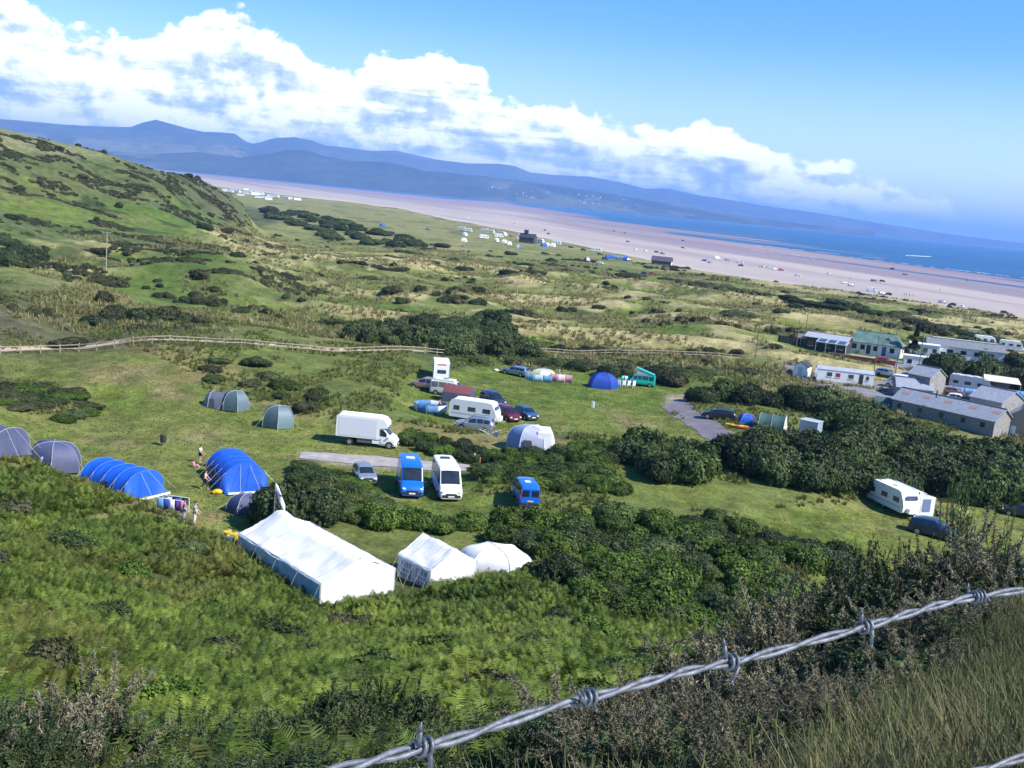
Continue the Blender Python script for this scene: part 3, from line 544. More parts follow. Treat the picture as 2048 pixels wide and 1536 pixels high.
# clumps by the rail fence
thicket([(720,672),(780,674),(830,690),(830,698),(760,698),(715,690)], 3.0, (5,7), (2.6,3.6), ['olive','dark'], 'willow_bush', 'grey green willow bush beyond the fence left of the dense tree clump', 'bush', 'willows left of the tree clump', 12)
p = gp(838,664); bush(p.x, p.y, 5.5, 3.6, 'dark', 'round_bush', 'single round grey green bush above the willow bushes beyond the fence', 'bush')
thicket([(872,665),(980,655),(1020,682),(1060,703),(985,708),(900,706)], 3.4, (5,7), (2.0,2.9), ['dark','olive','olive'], 'tree_by_fence', 'dark tree in the clump that hides the fence behind the parked motorhome', 'tree', 'trees in the clump behind the motorhome', 13)
for u, v, w, h in [(905,710,7.5,3.7),(955,708,6,3.0),(1000,712,7,3.4),(1055,713,6,2.3)]:
    p = gp(u, v); bush(p.x, p.y, w, h, 'olive' if u != 955 else 'dark', 'tree_by_fence', 'dark tree in the clump that hides the fence behind the parked motorhome', 'tree', 'trees in the clump behind the motorhome')
# holiday-park trees, top right
thicket([(1880,742),(1950,745),(2100,770),(2100,800),(1990,790),(1885,775)], 5.5, (6,9), (4.0,5.6), ['dark','heath','dark'], 'park_tree', 'dark brownish tree in the row behind the motorhome with the awning tent', 'tree', 'trees in the row behind the far motorhomes', 14)
thicket([(1900,700),(2100,735),(2100,752),(1900,716)], 6, (6,8), (2.5,3.5), ['dark','olive'], 'park_tree', 'dark tree close behind the long barn with the pale ridge', 'tree', 'trees by the long barn', 15)
# scrub in and about the site
thicket([(0,795),(60,780),(160,790),(180,820),(120,842),(0,840)], 2.3, (2.4,3.6), (.45,.8), ['heath','olive','bramble'], 'scrub_bush', 'low brown green scrub bush on the mound left of the grey dome tents', 'bush', 'scrub on the left mound', 16)
thicket([(380,768),(480,745),(580,775),(640,805),(660,850),(610,838),(500,792),(400,782)], 4.4, (2.2,3.6), (.6,1.0), ['heath','olive','bramble'], 'scrub_bush', 'low olive scrub bush on the bank behind the grey dome tents', 'bush', 'scrub behind the dome tents', 17)
thicket([(950,722),(1100,728),(1300,735),(1500,745),(1500,765),(1300,752),(1100,742),(950,736)], 4.2, (3.0,4.8), (.6,1.2), ['heath','olive','bush'], 'scrub_bush', 'low scrub bush behind the blue estate car and the teal camper', 'bush', 'scrub behind the far tents', 18)
for u, v, w, h, k in [(1215,752,5,2.0,'dark'),(1245,750,4,2,'dark'),(1315,755,5,2.1,'dark'),(1340,765,6,1.8,'heath'),(1160,740,4,1.5,'dark')]:
    p = gp(u, v); bush(p.x, p.y, w, h, k, 'dark_bush', 'dark bush close behind the blue tent and the teal camper', 'bush', 'dark bushes behind the teal camper')
thicket([(560,640),(860,600),(860,640),(700,655)], 16, (3,5), (.8,1.5), ['heath','olive'], 'dune_bush', 'small dark bush in a dune hollow beyond the fence', 'bush', 'dune bushes beyond the fence', 19)
thicket([(200,664),(290,668),(400,672),(400,680),(330,676),(200,680)], 3.4, (3.5,5.0), (1.4,2.4), ['dark','heath'], 'dark_bush', 'dark bush at the foot of the hill just behind the rail fence', 'bush', 'dark bushes behind the left fence', 20)
thicket([(0,530),(60,535),(65,560),(0,570)], 5, (5,7), (2.0,3.0), ['dark'], 'dark_bush', 'dark bush at the left edge on the green hillside', 'bush', 'dark bushes at the left edge of the hillside', 21)
thicket([(520,420),(600,425),(760,465),(840,485),(830,500),(740,492),(640,470),(560,440)], 19, (10,17), (2.5,4.2), ['dark','olive','olive'], 'far_bush', 'dark bush in the long belt at the foot of the hill', 'bush', 'bushes in the belt below the hill end', 22, -3)
thicket([(620,560),(820,520),(1200,560),(1600,640),(1600,690),(1200,640),(900,640),(700,640)], 31, (4,8), (.9,1.9), ['dark','heath','olive'], 'dune_bush', 'dark bush among the dunes between the fence and the far campsite', 'bush', 'dune bushes in the middle distance', 23, -1.5)
thicket([(1000,500),(1300,545),(2048,690),(2048,720),(1600,640),(1200,590),(800,520),(800,480)], 38, (6,11), (1.3,2.4), ['dark','dark','heath'], 'dune_bush', 'dark bush on the dunes towards the beach', 'bush', 'dune bushes towards the beach', 24, -2)
thicket([(0,400),(300,360),(480,430),(480,470),(300,520),(0,560)], 34, (3,6), (1.2,2.4), ['dark','heath','heath'], 'hill_bush', 'dark bush or rock scrub on the steep hillside', 'bush', 'bushes scattered over the hillside', 25, 12)
for i in range(34):                                   # dark hedge line along the old railway
    t_ = i / 33; u = 1330 + t_ * 730; v = 560 + 100 * t_ + 38 * t_ * t_ + rnd.uniform(-1, 1); p = gp(u, v)
    bush(p.x, p.y, rnd.uniform(6, 10), rnd.uniform(.9, 1.7), 'dark', 'hedge_bush', 'low dark bush in the thin hedge line crossing the dunes', 'bush', 'bushes of the hedge line across the dunes')
# pine by the bungalow
def conifer(u, v, hgt, label):
    p = gp(u, v); e = empty('pine_tree', p); tag(e, label, 'tree'); g = np.random.default_rng(77)
    n = 2600; z = g.uniform(.22, 1, n) ** .9; lay = np.floor(z * 9) / 9; rad = (1.05 - z) * .42 * (.65 + .5 * np.sin(lay * 37)) * g.uniform(.3, 1, n) ** .5
    a = g.uniform(0, 2 * PI, n); P = np.stack([np.cos(a) * rad + .05 * z, np.sin(a) * rad, z], 1) * hgt; Nn = unit(np.stack([np.cos(a) * .3, np.sin(a) * .3, np.ones(n)], 1) + g.normal(size=(n, 3)) * .35)
    s = g.uniform(.10, .22, n); v_, f_ = cards(P, Nn, s, s, g); npmesh('crown', v_, f_, LF_DARK, e)
    m, k = 8, 10; zz = np.linspace(0, .95, m)[:, None] * hgt; ph = np.linspace(0, 2 * PI, k, endpoint=False)[None]; rr_ = .16 * (1.05 - zz / hgt)
    vv = np.stack([rr_ * np.cos(ph), rr_ * np.sin(ph), zz + 0 * ph], -1).reshape(-1, 3); i = np.arange(m - 1)[:, None] * k + np.arange(k)[None]; j = np.arange(m - 1)[:, None] * k + (np.arange(k)[None] + 1) % k
    npmesh('trunk', vv, np.stack([i, j, j + k, i + k], -1).reshape(-1, 4), BARK, e)
conifer(1822, 722, 8.5, 'tall ragged dark pine beside the green roofed bungalow')
# ------------------------------------------------------------------ uncountable cover, instanced over real points
def frond(g, L_, arch, yaw, n=17):
    V_, F_ = [], []; cy, sy = math.cos(yaw), math.sin(yaw)
    def w(x, y, z): V_.append((x * cy - y * sy, x * sy + y * cy, z)); return len(V_) - 1
    def st(t): return (L_ * math.sin(arch * t) / arch * .95, L_ * (math.sin(t * (1.35)) * .62))
    for i in range(n):
        t = .25 + .75 * i / n; t2 = t + .75 / n * .82; x, z = st(t); x2, z2 = st(t2); ln = L_ * .34 * (1 - (t - .25) / .78) ** .8 + .01
        for s in (1, -1):
            dr = g.uniform(-.03, .03); a = w(x, 0, z); b_ = w(x2, 0, z2); c = w(x2 + ln * .30, s * ln, z2 - ln * .16 + dr); d = w(x2 + ln * .26 - (x2 - x) * .25, s * ln * .97, z2 - ln * .18 + dr); F_.append((a, b_, c, d) if s > 0 else (a, d, c, b_))
    return V_, F_
def plant(seed, nf, mt, L0=.74):
    g = np.random.default_rng(seed); V_, F_ = [], []
    for i in range(nf):
        v, f = frond(g, g.uniform(.75, 1.15) * L0, g.uniform(.9, 1.6), 2 * PI * i / nf + g.uniform(-.4, .4)); o = len(V_); V_ += v; F_ += [tuple(k + o for k in q_) for q_ in f]
    return npmesh('bracken_plant', V_, F_, mt, link=False)
def tuft(seed, nb, L0, mt, lean=.45, w=.012, head=0.0):
    g = np.random.default_rng(seed); V_, F_ = [], []
    for i in range(nb):
        a = g.uniform(0, 2 * PI); b0 = g.normal(size=2) * L0 * .16; l = L0 * g.uniform(.5, 1.1); k = g.uniform(.1, lean); o = len(V_); c, s = math.cos(a), math.sin(a)
        for t in (0, .55, 1):
            ww = w * (1 - .75 * t); x = b0[0] + c * k * l * t * t; y = b0[1] + s * k * l * t * t; z = l * t * (1 - .2 * k * t); V_ += [(x - s * ww, y + c * ww, z), (x + s * ww, y - c * ww, z)]
        F_ += [(o, o + 1, o + 3, o + 2), (o + 2, o + 3, o + 5, o + 4)]
        if head and g.random() < head:
            x, y, z = V_[-1]; o = len(V_); V_ += [(x - .0035, y, z - .03), (x + .0035, y, z - .03), (x + .002, y + .002, z + .03), (x - .002, y, z + .03)]; F_.append((o, o + 1, o + 2, o + 3))
    return npmesh('tuft', V_, F_, mt, link=False)
def cover(name, label, pts, scl, meshes, rot_n=None, tilt=.15):
    """one ground-cover object: real plants stood on every point"""
    col_ = bpy.data.collections.new(name + '_plants')
    for m_ in meshes: col_.objects.link(bpy.data.objects.new('plant', m_))
    me = bpy.data.meshes.new(name); me.vertices.add(len(pts)); me.vertices.foreach_set('co', np.asarray(pts, np.float32).ravel())
    for an, ty, arr in (('scl', 'FLOAT', scl), ('idx', 'INT', ng.integers(0, len(meshes), len(pts)))):
        me.attributes.new(an, ty, 'POINT').data.foreach_set('value', arr.astype(np.float32 if ty == 'FLOAT' else np.int32))
    rv = np.stack([ng.normal(size=len(pts)) * tilt, ng.normal(size=len(pts)) * tilt, ng.uniform(0, 6.28, len(pts))], 1); me.attributes.new('rot', 'FLOAT_VECTOR', 'POINT').data.foreach_set('vector', rv.astype(np.float32).ravel())
    o = bpy.data.objects.new(name, me); C.objects.link(o); tag(o, label, None, None, 'stuff')
    gt = bpy.data.node_groups.new(name, 'GeometryNodeTree'); gt.interface.new_socket('Geometry', in_out='INPUT', socket_type='NodeSocketGeometry'); gt.interface.new_socket('Geometry', in_out='OUTPUT', socket_type='NodeSocketGeometry')
    gi = gt.nodes.new('NodeGroupInput'); go = gt.nodes.new('NodeGroupOutput'); mp_ = gt.nodes.new('GeometryNodeMeshToPoints'); ip = gt.nodes.new('GeometryNodeInstanceOnPoints'); ci = gt.nodes.new('GeometryNodeCollectionInfo')
    ci.inputs['Collection'].default_value = col_; ci.inputs['Separate Children'].default_value = True; ci.inputs['Reset Children'].default_value = True; ip.inputs['Pick Instance'].default_value = True
    def at(n, ty): a = gt.nodes.new('GeometryNodeInputNamedAttribute'); a.data_type = ty; a.inputs['Name'].default_value = n; return a.outputs['Attribute']
    l = gt.links; l.new(gi.outputs[0], ip.inputs['Points']); l.new(ci.outputs[0], ip.inputs['Instance']); l.new(at('idx', 'INT'), ip.inputs['Instance Index']); l.new(at('scl', 'FLOAT'), ip.inputs['Scale']); l.new(at('rot', 'FLOAT_VECTOR'), ip.inputs['Rotation']); l.new(ip.outputs[0], go.inputs[0])
    md = o.modifiers.new('plants', 'NODES'); md.node_group = gt; return o
def sector(a0, a1, r0_, r1_, n, seed, power=1.0):
    g = np.random.default_rng(seed); a = g.uniform(R(a0), R(a1), n); r = (g.uniform(r0_ ** power, r1_ ** power, n)) ** (1 / power); return a, r
_gs = np.random.default_rng(9)
def stand(a, r, keep):
    a, r = a[keep], r[keep]; return np.stack([r * np.sin(a), r * np.cos(a), height(a, r, False) - .05], 1), a, r
# bracken over the slope
bf = poly([(0,922),(60,942),(165,975),(260,1030),(330,1070),(430,1100),(490,1162),(560,1190),(640,1214),(790,1205),(960,1180),(1060,1145),(1160,1140),(1300,1140),(1440,1150),(1540,1195)], .3) + [(R(14), math.log(56)), (R(24), math.log(40)), (R(24), math.log(4)), (R(-41), math.log(4)), (R(-41), math.log(100))]
a, r = sector(-40, 24, 5, 100, 90000, 1, 1.2); k = inpoly(a, np.log(r), bf) & ((r > 10.2 + 6 * sstep(.06, .16, a)) ) & (fbm(r * np.sin(a) / 2.2, r * np.cos(a) / 2.2, 500, 3) > .33)
P_, a, r = stand(a, r, k); dn = fbm(P_[:, 0] / 9, P_[:, 1] / 9, 510, 3); brown = dn + .22 * sstep(-.18, -.42, a) + _gs.uniform(-.08, .08, len(a)) > .70
sc_ = _gs.uniform(.55, 1.35, len(P_)) * (.65 + .75 * fbm(P_[:, 0] / 3, P_[:, 1] / 3, 512, 3))
cover('bracken', 'bright green bracken fern covering the near slope', P_[~brown], sc_[~brown], [plant(s, n, LF_BRACK) for s, n in ((1, 6), (2, 7), (3, 8), (4, 6))], tilt=.22)
cover('dry_bracken', 'browner bracken and heath mixed through the near slope', P_[brown], sc_[brown] * .85, [plant(s, n, LF_BRACK2) for s, n in ((5, 7), (6, 6), (7, 8))], tilt=.25)
a, r = sector(-27, 30, 64, 235, 110000, 12, 1.5); k = (smooth_mask(a, r, FIELD, .01) > .6) & (smooth_mask(a, r, TRACKS, .01) < .2)
P_, a, r = stand(a, r, k); P_[:, 2] += .03; cover('field_grass', 'short green grass of the camp field', P_, _gs.uniform(.5, 1.3, len(P_)), [tuft(s, 9, .11, LF_FIELD, 1.1, .022) for s in (41, 42, 43)])
# rough grass on the banks of the site
a, r = sector(-27, 29, 62, 205, 46000, 2, 1.6); x, y = r * np.sin(a), r * np.cos(a)
k = (smooth_mask(a, r, FIELD + TRACKS, .01) < .3) & ~inpoly(a, np.log(r), bf) & (fbm(x / 7, y / 7, 520, 3) > .44)
P_, a, r = stand(a, r, k); cover('rough_grass', 'uneven rough grass on the banks round the camp field', P_, _gs.uniform(.7, 1.6, len(P_)), [tuft(s, 16, .42, LF_TURF, .7, .03) for s in (11, 12, 13)])
# marram over the dunes
a, r = sector(-26, 29, 165, 560, 60000, 3, 1.3); x, y = r * np.sin(a), r * np.cos(a)
k = (height(a, r, False) < 4) & (fbm(x / 16, y / 12, 530, 3) > .50)
P_, a, r = stand(a, r, k); cover('marram_grass', 'pale marram grass over the dunes', P_, _gs.uniform(.8, 1.7, len(P_)), [tuft(s, 18, .75, LF_MARR, .6, .045) for s in (21, 22, 23)])
# long grass on the bank at bottom right
a, r = sector(6, 34, 4.5, 20, 26000, 4, 1.4); k = a > .33 + .008 * (r - 6); a, r = a[k], r[k]; a2_, r2_ = sector(-44, 45, .9, 5.2, 5200, 44, 1.6); a3_, r3_ = sector(33, 45, 4.5, 18, 9000, 45, 1.5); a = np.concatenate([a, a2_, a3_]); r = np.concatenate([r, r2_, r3_]); P_, a, r = stand(a, r, r > 0); cover('long_grass', 'long dry seeding grass on the near bank at bottom right', P_, _gs.uniform(.35, 1.35, len(P_)), [tuft(s, 15, .42, LF_GRASS, .7, .003, .4) for s in (31, 32, 33, 34)])
# ------------------------------------------------------------------ gorse close to the camera
def gorse(seed, mt, ns=230, dry=False, upk=1.0, dens=70):
    g = np.random.default_rng(seed); V_ = []; F_ = []; o = 0
    bl = rblobs(seed, 5)
    for i in range(ns):
        b_ = bl[g.integers(len(bl))]; d = unit(g.normal(size=3) + np.array([0, 0, .55])); 
        if d[2] < -.1: d[2] = abs(d[2])
        p0 = np.array(b_[:3]) + d * np.array(b_[3:6]) * g.uniform(.45, .9); l = g.uniform(.16, .42) * upk; dd = unit(d + g.normal(size=3) * .3 + np.array([0, 0, .12])); nsp = int(dens * l / .3)
        t = g.uniform(0, 1, nsp) ** .8; bend = g.normal(size=3) * .12
        P = p0 + dd * (t * l)[:, None] + bend * (t * t * l)[:, None]; sd = unit(g.normal(size=(nsp, 3)) + dd * .55); ln = g.uniform(.025, .075, nsp)[:, None] * (1.15 - .5 * t[:, None]); wd = unit(np.cross(sd, g.normal(size=(nsp, 3)))) * .0062
        v = np.stack([P - wd, P + wd, P + sd * ln + wd * .4, P + sd * ln - wd * .4], 1).reshape(-1, 3); f = np.arange(nsp * 4).reshape(nsp, 4) + o; V_.append(v); F_.append(f); o += len(v)
        w = unit(np.cross(dd, [.3, .2, 1.])) * .004; e = p0 + dd * l + bend * l; v = np.stack([p0 - w, p0 + w, e + w * .3, e - w * .3]); V_.append(v); F_.append(np.arange(4)[None] + o); o += 4
    return npmesh('gorse_bush', np.concatenate(V_), np.concatenate(F_), mt, link=False)
GM = [gorse(s, LF_GORSE) for s in (1, 2, 3)]; GD = [gorse(s, LF_GDRY, 130, True, 1.45, 100) for s in (4, 5)]; GS = [gorse(s, LF_GORSE, 64, True, 1.5, 50) for s in (6, 7)]
GH = [npmesh('gorse_heart', *crown(900 + i, rblobs(910 + i, 7), nsub=330, per=60, leaf=.016, spread=.10), LF_GORSE, link=False) for i in range(3)]
def gorse_at(x, y, w, h, kind, label, group):
    """a gorse bush: spiny outer shoots round a dense leafy heart"""
    z = H(x, y) - .1; e = empty('gorse_bush', (x, y, z), rnd.uniform(0, 6.28)); tag(e, label, 'gorse bush', group)
    for nm, mm, k in (('shoots', rnd.choice({'g': GM, 'd': GD, 's': GS}[kind]), 1.0),) + ((('dry_shoots', rnd.choice(GD), 1.06),) if kind == 'g' and rnd.random() < (.6 if x > 1.5 else .04) else ()) + ((('heart', rnd.choice(GH), .93),) if kind != 's' else ()):
        o = bpy.data.objects.new(nm, mm); C.objects.link(o); o.parent = e; o.scale = (w / 1.9 * k, w / 1.9 * k, h / .95 * k); o.rotation_euler = (0, 0, rnd.uniform(0, 6.28))
g1 = 'green gorse bush at the bottom left, in front of the bracken'
for az_, r_, w, h, k in [(-26,12.5,3,1.5,'g'),(-23,13.5,2.6,1.4,'g'),(-20,12.2,2.4,1.3,'g'),(-17.5,13.2,2.6,1.3,'g'),(-15,12,2.6,1.4,'g'),(-12,13,2.4,1.2,'g'),(-9.5,12.6,2.8,1.6,'g'),(-7,13.6,2.6,1.8,'g'),(-5,12.4,2.6,1.5,'g'),(-2,12.8,2.4,1.3,'g'),(.5,12,2.2,1.2,'g'),(3,12.6,2.4,1.2,'g'),(-21,16,2.4,1.1,'g'),(-13,16,2.2,1.0,'g'),(-4,16.5,2.4,1.4,'g'),(-18,10,2,1.2,'g'),(-11,10.2,2,1.0,'g'),(-26,10,2,1.2,'g'),(-4,10.2,2,1.0,'g'),(-30,12,3,1.4,'g')]:
    a = R(az_ + rnd.uniform(-1.2, 1.2)); r_ *= rnd.uniform(.80, 1.12); h *= rnd.uniform(.65, 1.15); gorse_at(r_ * math.sin(a), r_ * math.cos(a), w * .85, h * .82, k, g1, 'green gorse at the bottom left')
g2 = 'brown tipped gorse bush behind the barbed wire at the right'
for az_, r_, w, h, k in [(10.5,7.6,1.5,.75,'d'),(13,7.0,1.3,.65,'g'),(15,6.6,1.2,.6,'d'),(17,7.4,1.3,.6,'g'),(12.5,8.6,1.6,.8,'g'),(18.5,8.2,1.3,.6,'d'),(20.5,8.0,1.2,.55,'d'),(22.5,9.2,1.3,.6,'d'),(24.5,10.5,1.5,.65,'d'),(19.5,7.2,1.0,.5,'g'),(25.8,12.2,1.6,.7,'d'),(23.2,7.8,.9,.5,'d'),(14,17.5,3.0,1.0,'g'),(17,18,3.2,1.1,'g'),(20,18,3.0,1.4,'g'),(23,18,3.0,1.6,'g'),(26,18,3.0,1.5,'g'),(29,18,3.2,1.6,'g'),(12,14.5,2.6,1.4,'g'),(15,14,2.4,1.4,'d'),(18,15,2.6,1.5,'g'),(21,16,2.8,1.6,'g'),(24,16.5,2.8,1.7,'g'),(7,12,2.2,1.1,'d'),(10,11.5,2.0,1.1,'d'),(13,11.5,2.2,1.2,'d'),(16,12.5,2.2,1.2,'g'),(4,12.5,2.2,1.1,'g'),(8.5,9.6,1.6,.9,'d'),(11.5,9.5,1.5,.8,'d'),(5,10,1.7,.9,'g'),(19,13,2.0,1.0,'d'),(14,9,1.5,.8,'d'),(16.5,10,1.6,.8,'g'),(19.5,11,1.7,.8,'d'),(22.5,12,1.8,.8,'g'),(16,8,1.2,.6,'d'),(20,9.4,1.2,.55,'d'),(24,13.5,2.0,.8,'d'),(27,16,2.6,1.4,'g')]:
    a = R(az_); gorse_at(r_ * math.sin(a), r_ * math.cos(a), w, h, k, g2, 'gorse behind the wire at the right')
g3 = 'thin open gorse spray rising in front of the mown grass at the right edge'
for az_, r_, w, h in [(21.3,17.5,1.5,2.3),(25.2,17.0,1.3,2.8),(23.2,17.6,1.5,1.9)]:
    a = R(az_); gorse_at(r_ * math.sin(a), r_ * math.cos(a), w, h, 's', g3, 'thin gorse sprays at the right edge')
# brambles and heath poking through the bracken
for az_, r_, w, h, k in [(-24,30,2.2,1.0,'heath'),(-21,44,2.6,1.1,'bush'),(-18,26,1.8,.9,'bramble'),(-15,38,2.4,1.1,'heath'),(-12,50,2.8,1.2,'bush'),(-9,24,1.7,.9,'bramble'),(-6,34,2.2,1.0,'bush'),(-3,46,2.5,1.1,'bramble'),(0,28,1.9,.9,'heath'),(3,40,2.3,1.1,'bush'),(6,52,2.8,1.2,'bramble'),(2,20,1.6,.9,'bush'),(-27,55,2.8,1.1,'heath'),(-23,66,3,1.1,'bush'),(-26,76,3,1.0,'heath'),(-20,60,2.6,1.0,'bramble'),(-14,22,1.6,.8,'heath'),(8,30,2.2,1.1,'bush'),(9,42,2.4,1.2,'dark'),(-8,58,2.6,1.0,'heath'),(4,60,2.4,1.0,'bush'),(-17,70,2.4,1.0,'olive'),(7,22,1.7,.9,'bramble'),(-25,20,1.6,.8,'bush'),(-10,42,2.2,.9,'dark')]:
    a = R(az_); bush(r_ * math.sin(a), r_ * math.cos(a), w, h, k, 'bramble_bush', 'low dark bush half sunk in the bracken of the near slope', 'bush', 'bushes in the bracken of the near slope')
# low heather and bracken scrub over the hillside and the dune hollows
a, r = sector(-31, -9, 165, 640, 60000, 6, 1.5); x, y = r * np.sin(a), r * np.cos(a); hn = fbm(x / 40, y / 28, 181, 5); z_ = height(a, r, False)
k = ((z_ > 1.0) | (r < 300)) & (lut(_FT, _fa, _fs, a, np.minimum(r, 319)) < .1) & (hn > .53) & (fbm(x / 7, y / 6, 540, 3) > .55) & ((r > 235) | (a < -.30))
P_, a, r = stand(a, r, k); P_[:, 2] -= .2; cover('heather', 'brown heather and low scrub over the hillside', P_, _gs.uniform(.45, 1.15, len(P_)), KINDS_['heath'] + KINDS_['olive'][:1], tilt=.12)
a, r = sector(-20, 29, 190, 620, 30000, 8, 1.4); x, y = r * np.sin(a), r * np.cos(a); z_ = height(a, r, False)
k = (z_ < 3) & (fbm(x / 17, y / 10, 161, 4) > .69) & (fbm(x / 5, y / 5, 550, 2) > .42)
P_, a, r = stand(a, r, k); P_[:, 2] -= .3; cover('dune_scrub', 'low dark scrub in the dune hollows', P_, _gs.uniform(.7, 1.7, len(P_)), KINDS_['dark'] + KINDS_['heath'][:2], tilt=.1)
print('bushes', nbush)
# ------------------------------------------------------------------ mesh builder for made things
class MB:
    def __init__(s): s.v = []; s.f = []
    def quad(s, *p): o = len(s.v); s.v += [tuple(q) for q in p]; s.f.append(tuple(range(o, o + len(p)))); return s
    def box(s, c, d, rz=0.0, taper=0.0):
        o = len(s.v); ct, st = math.cos(rz), math.sin(rz)
        for k in (-1, 1):
            for i, j in ((-1, -1), (1, -1), (1, 1), (-1, 1)):
                t = 1 - (taper if k > 0 else 0); x, y = i * d[0] / 2 * t, j * d[1] / 2 * t
                s.v.append((c[0] + x * ct - y * st, c[1] + x * st + y * ct, c[2] + k * d[2] / 2))
        s.f += [(o, o + 3, o + 2, o + 1), (o + 4, o + 5, o + 6, o + 7)] + [(o + i, o + (i + 1) % 4, o + 4 + (i + 1) % 4, o + 4 + i) for i in range(4)]; return s
    def tube(s, pts, r, n=6, cap=True, r2=None):
        pts = [Vector(p) for p in pts]; o = len(s.v); m = len(pts)
        t = (pts[1] - pts[0]).normalized(); a = t.orthogonal().normalized()
        for i, p in enumerate(pts):
            t = (pts[min(i + 1, m - 1)] - pts[max(i - 1, 0)]).normalized(); a = (a - t * a.dot(t)).normalized(); b = t.cross(a); rr_ = r if r2 is None else r + (r2 - r) * i / (m - 1)
            for k in range(n): q_ = p + (a * math.cos(2 * PI * k / n) + b * math.sin(2 * PI * k / n)) * rr_; s.v.append(tuple(q_))
        for i in range(m - 1):
            for k in range(n): s.f.append((o + i * n + k, o + i * n + (k + 1) % n, o + (i + 1) * n + (k + 1) % n, o + (i + 1) * n + k))
        if cap: s.f.append(tuple(o + k for k in reversed(range(n)))); s.f.append(tuple(o + (m - 1) * n + k for k in range(n)))
        return s
    def cyl(s, c, r, h, axis='z', n=16, r2=None):
        d = {'x': (h / 2, 0, 0), 'y': (0, h / 2, 0), 'z': (0, 0, h / 2)}[axis]
        return s.tube([(c[0] - d[0], c[1] - d[1], c[2] - d[2]), (c[0] + d[0], c[1] + d[1], c[2] + d[2])], r, n, r2=r2)
    def grid(s, P, close=False):
        o = len(s.v); n = len(P); m = len(P[0])
        for r_ in P: s.v += [tuple(q_) for q_ in r_]
        for i in range(n - 1):
            for j in range(m if close else m - 1): s.f.append((o + i * m + j, o + i * m + (j + 1) % m, o + (i + 1) * m + (j + 1) % m, o + (i + 1) * m + j))
        return s
    def ball(s, c, r, n=10, m=7):
        P = [[(c[0] + r[0] * math.sin(th) * math.cos(ph), c[1] + r[1] * math.sin(th) * math.sin(ph), c[2] + r[2] * math.cos(th)) for ph in [2 * PI * k / n for k in range(n)]] for th in [.05 + (PI - .1) * i / (m - 1) for i in range(m)]]
        return s.grid(P, True)
    def build(s, name, mt, parent=None, smooth=False, bevel=0.0, solid=0.0):
        me = bpy.data.meshes.new(name); me.from_pydata(s.v, [], s.f); me.update(); me.materials.append(mt)
        if smooth: me.polygons.foreach_set('use_smooth', [True] * len(me.polygons))
        o = bpy.data.objects.new(name, me); C.objects.link(o); o.parent = parent
        if bevel: b_ = o.modifiers.new('bevel', 'BEVEL'); b_.width = bevel; b_.segments = 2; b_.limit_method = 'ANGLE'
        if solid: b_ = o.modifiers.new('cloth', 'SOLIDIFY'); b_.thickness = solid; b_.offset = 0
        return o
def thing(name, label, cat, u, v, rz=0, group=None, dz=0.0, rmin=0):
    p = gp(u, v, rmin); e = empty(name, (p.x, p.y, p.z + dz), R(rz)); tag(e, label, cat, group); return e
def copy_tree(o, loc, rz, label=None, group=None, cat=None, parent=None):
    c = o.copy(); C.objects.link(c)
    if parent: c.parent = parent
    else:
        c.location = loc; c.rotation_euler = (0, 0, rz)
        if label: c['label'] = label
        if cat: c['category'] = cat
        if group: c['group'] = group
        elif 'group' in c: del c['group']
    for ch in list(o.children): copy_tree(ch, None, 0, parent=c)
    return c
# paints and cloths
def P_(r, g, b, **k): return mat(srgb(r, g, b), **k)
WHITE = mat((.80, .80, .80), .35, var=.05, scale=1.5, coat=.3); OFFW = mat((.66, .66, .63), .5, var=.1, scale=1.2); CANVAS = mat((.68, .68, .71), .75, var=.13, scale=.8, bump=.9)
GLASS = mat((.018, .022, .03), .07, var=.3, scale=2, spec=.9); GLASS2 = mat((.05, .055, .09), .15, var=.3, scale=2, spec=.9); TYRE = mat((.02, .02, .02), .85); RIM = mat((.45, .46, .48), .35, .7); BLACKP = mat((.028, .028, .032), .6); GREYP = mat((.12, .12, .13), .6)
LAMP = mat((.75, .75, .72), .15, var=.2, scale=9, spec=1.0); REDL = mat((.45, .02, .02), .3); AMBER = mat((.6, .2, .02), .3); PLATE = mat((.75, .75, .70), .4); PLATEY = mat((.75, .55, .06), .4)
SILVER = mat((.36, .40, .46), .3, .55, var=.06, coat=.5); SILVB = mat((.26, .33, .47), .3, .5, var=.06, coat=.5); BLUEV = mat((.005, .13, .62), .3, var=.05, coat=.5); NAVY = mat((.02, .03, .075), .3, var=.1, coat=.5); MAROON = mat((.13, .008, .03), .3, var=.1, coat=.5); BLUEC = mat((.05, .11, .26), .3, .3, coat=.5); TEAL = mat((.0, .42, .36), .35, var=.05, coat=.4); DARKC = mat((.025, .028, .035), .3, .2, coat=.5); REDC = mat((.38, .03, .02), .4)
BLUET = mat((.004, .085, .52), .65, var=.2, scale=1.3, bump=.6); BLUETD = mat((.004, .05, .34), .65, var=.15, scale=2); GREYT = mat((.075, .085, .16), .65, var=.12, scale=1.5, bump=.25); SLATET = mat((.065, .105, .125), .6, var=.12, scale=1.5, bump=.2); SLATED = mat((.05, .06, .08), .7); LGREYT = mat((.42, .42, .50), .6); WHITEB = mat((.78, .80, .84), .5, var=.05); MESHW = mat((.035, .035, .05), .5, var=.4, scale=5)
ROPE = mat((.42, .45, .30), .8); STEEL = mat((.50, .50, .52), .45, .6, var=.2); WOOD = mat((.42, .33, .24), .85, var=.25, scale=4); WOODD = mat((.05, .04, .035), .85, var=.4, scale=3)
YELL = mat((.80, .50, .01), .45); SKIN = mat((.56, .33, .24), .6, var=.06); HAIR = mat((.03, .02, .015), .8)
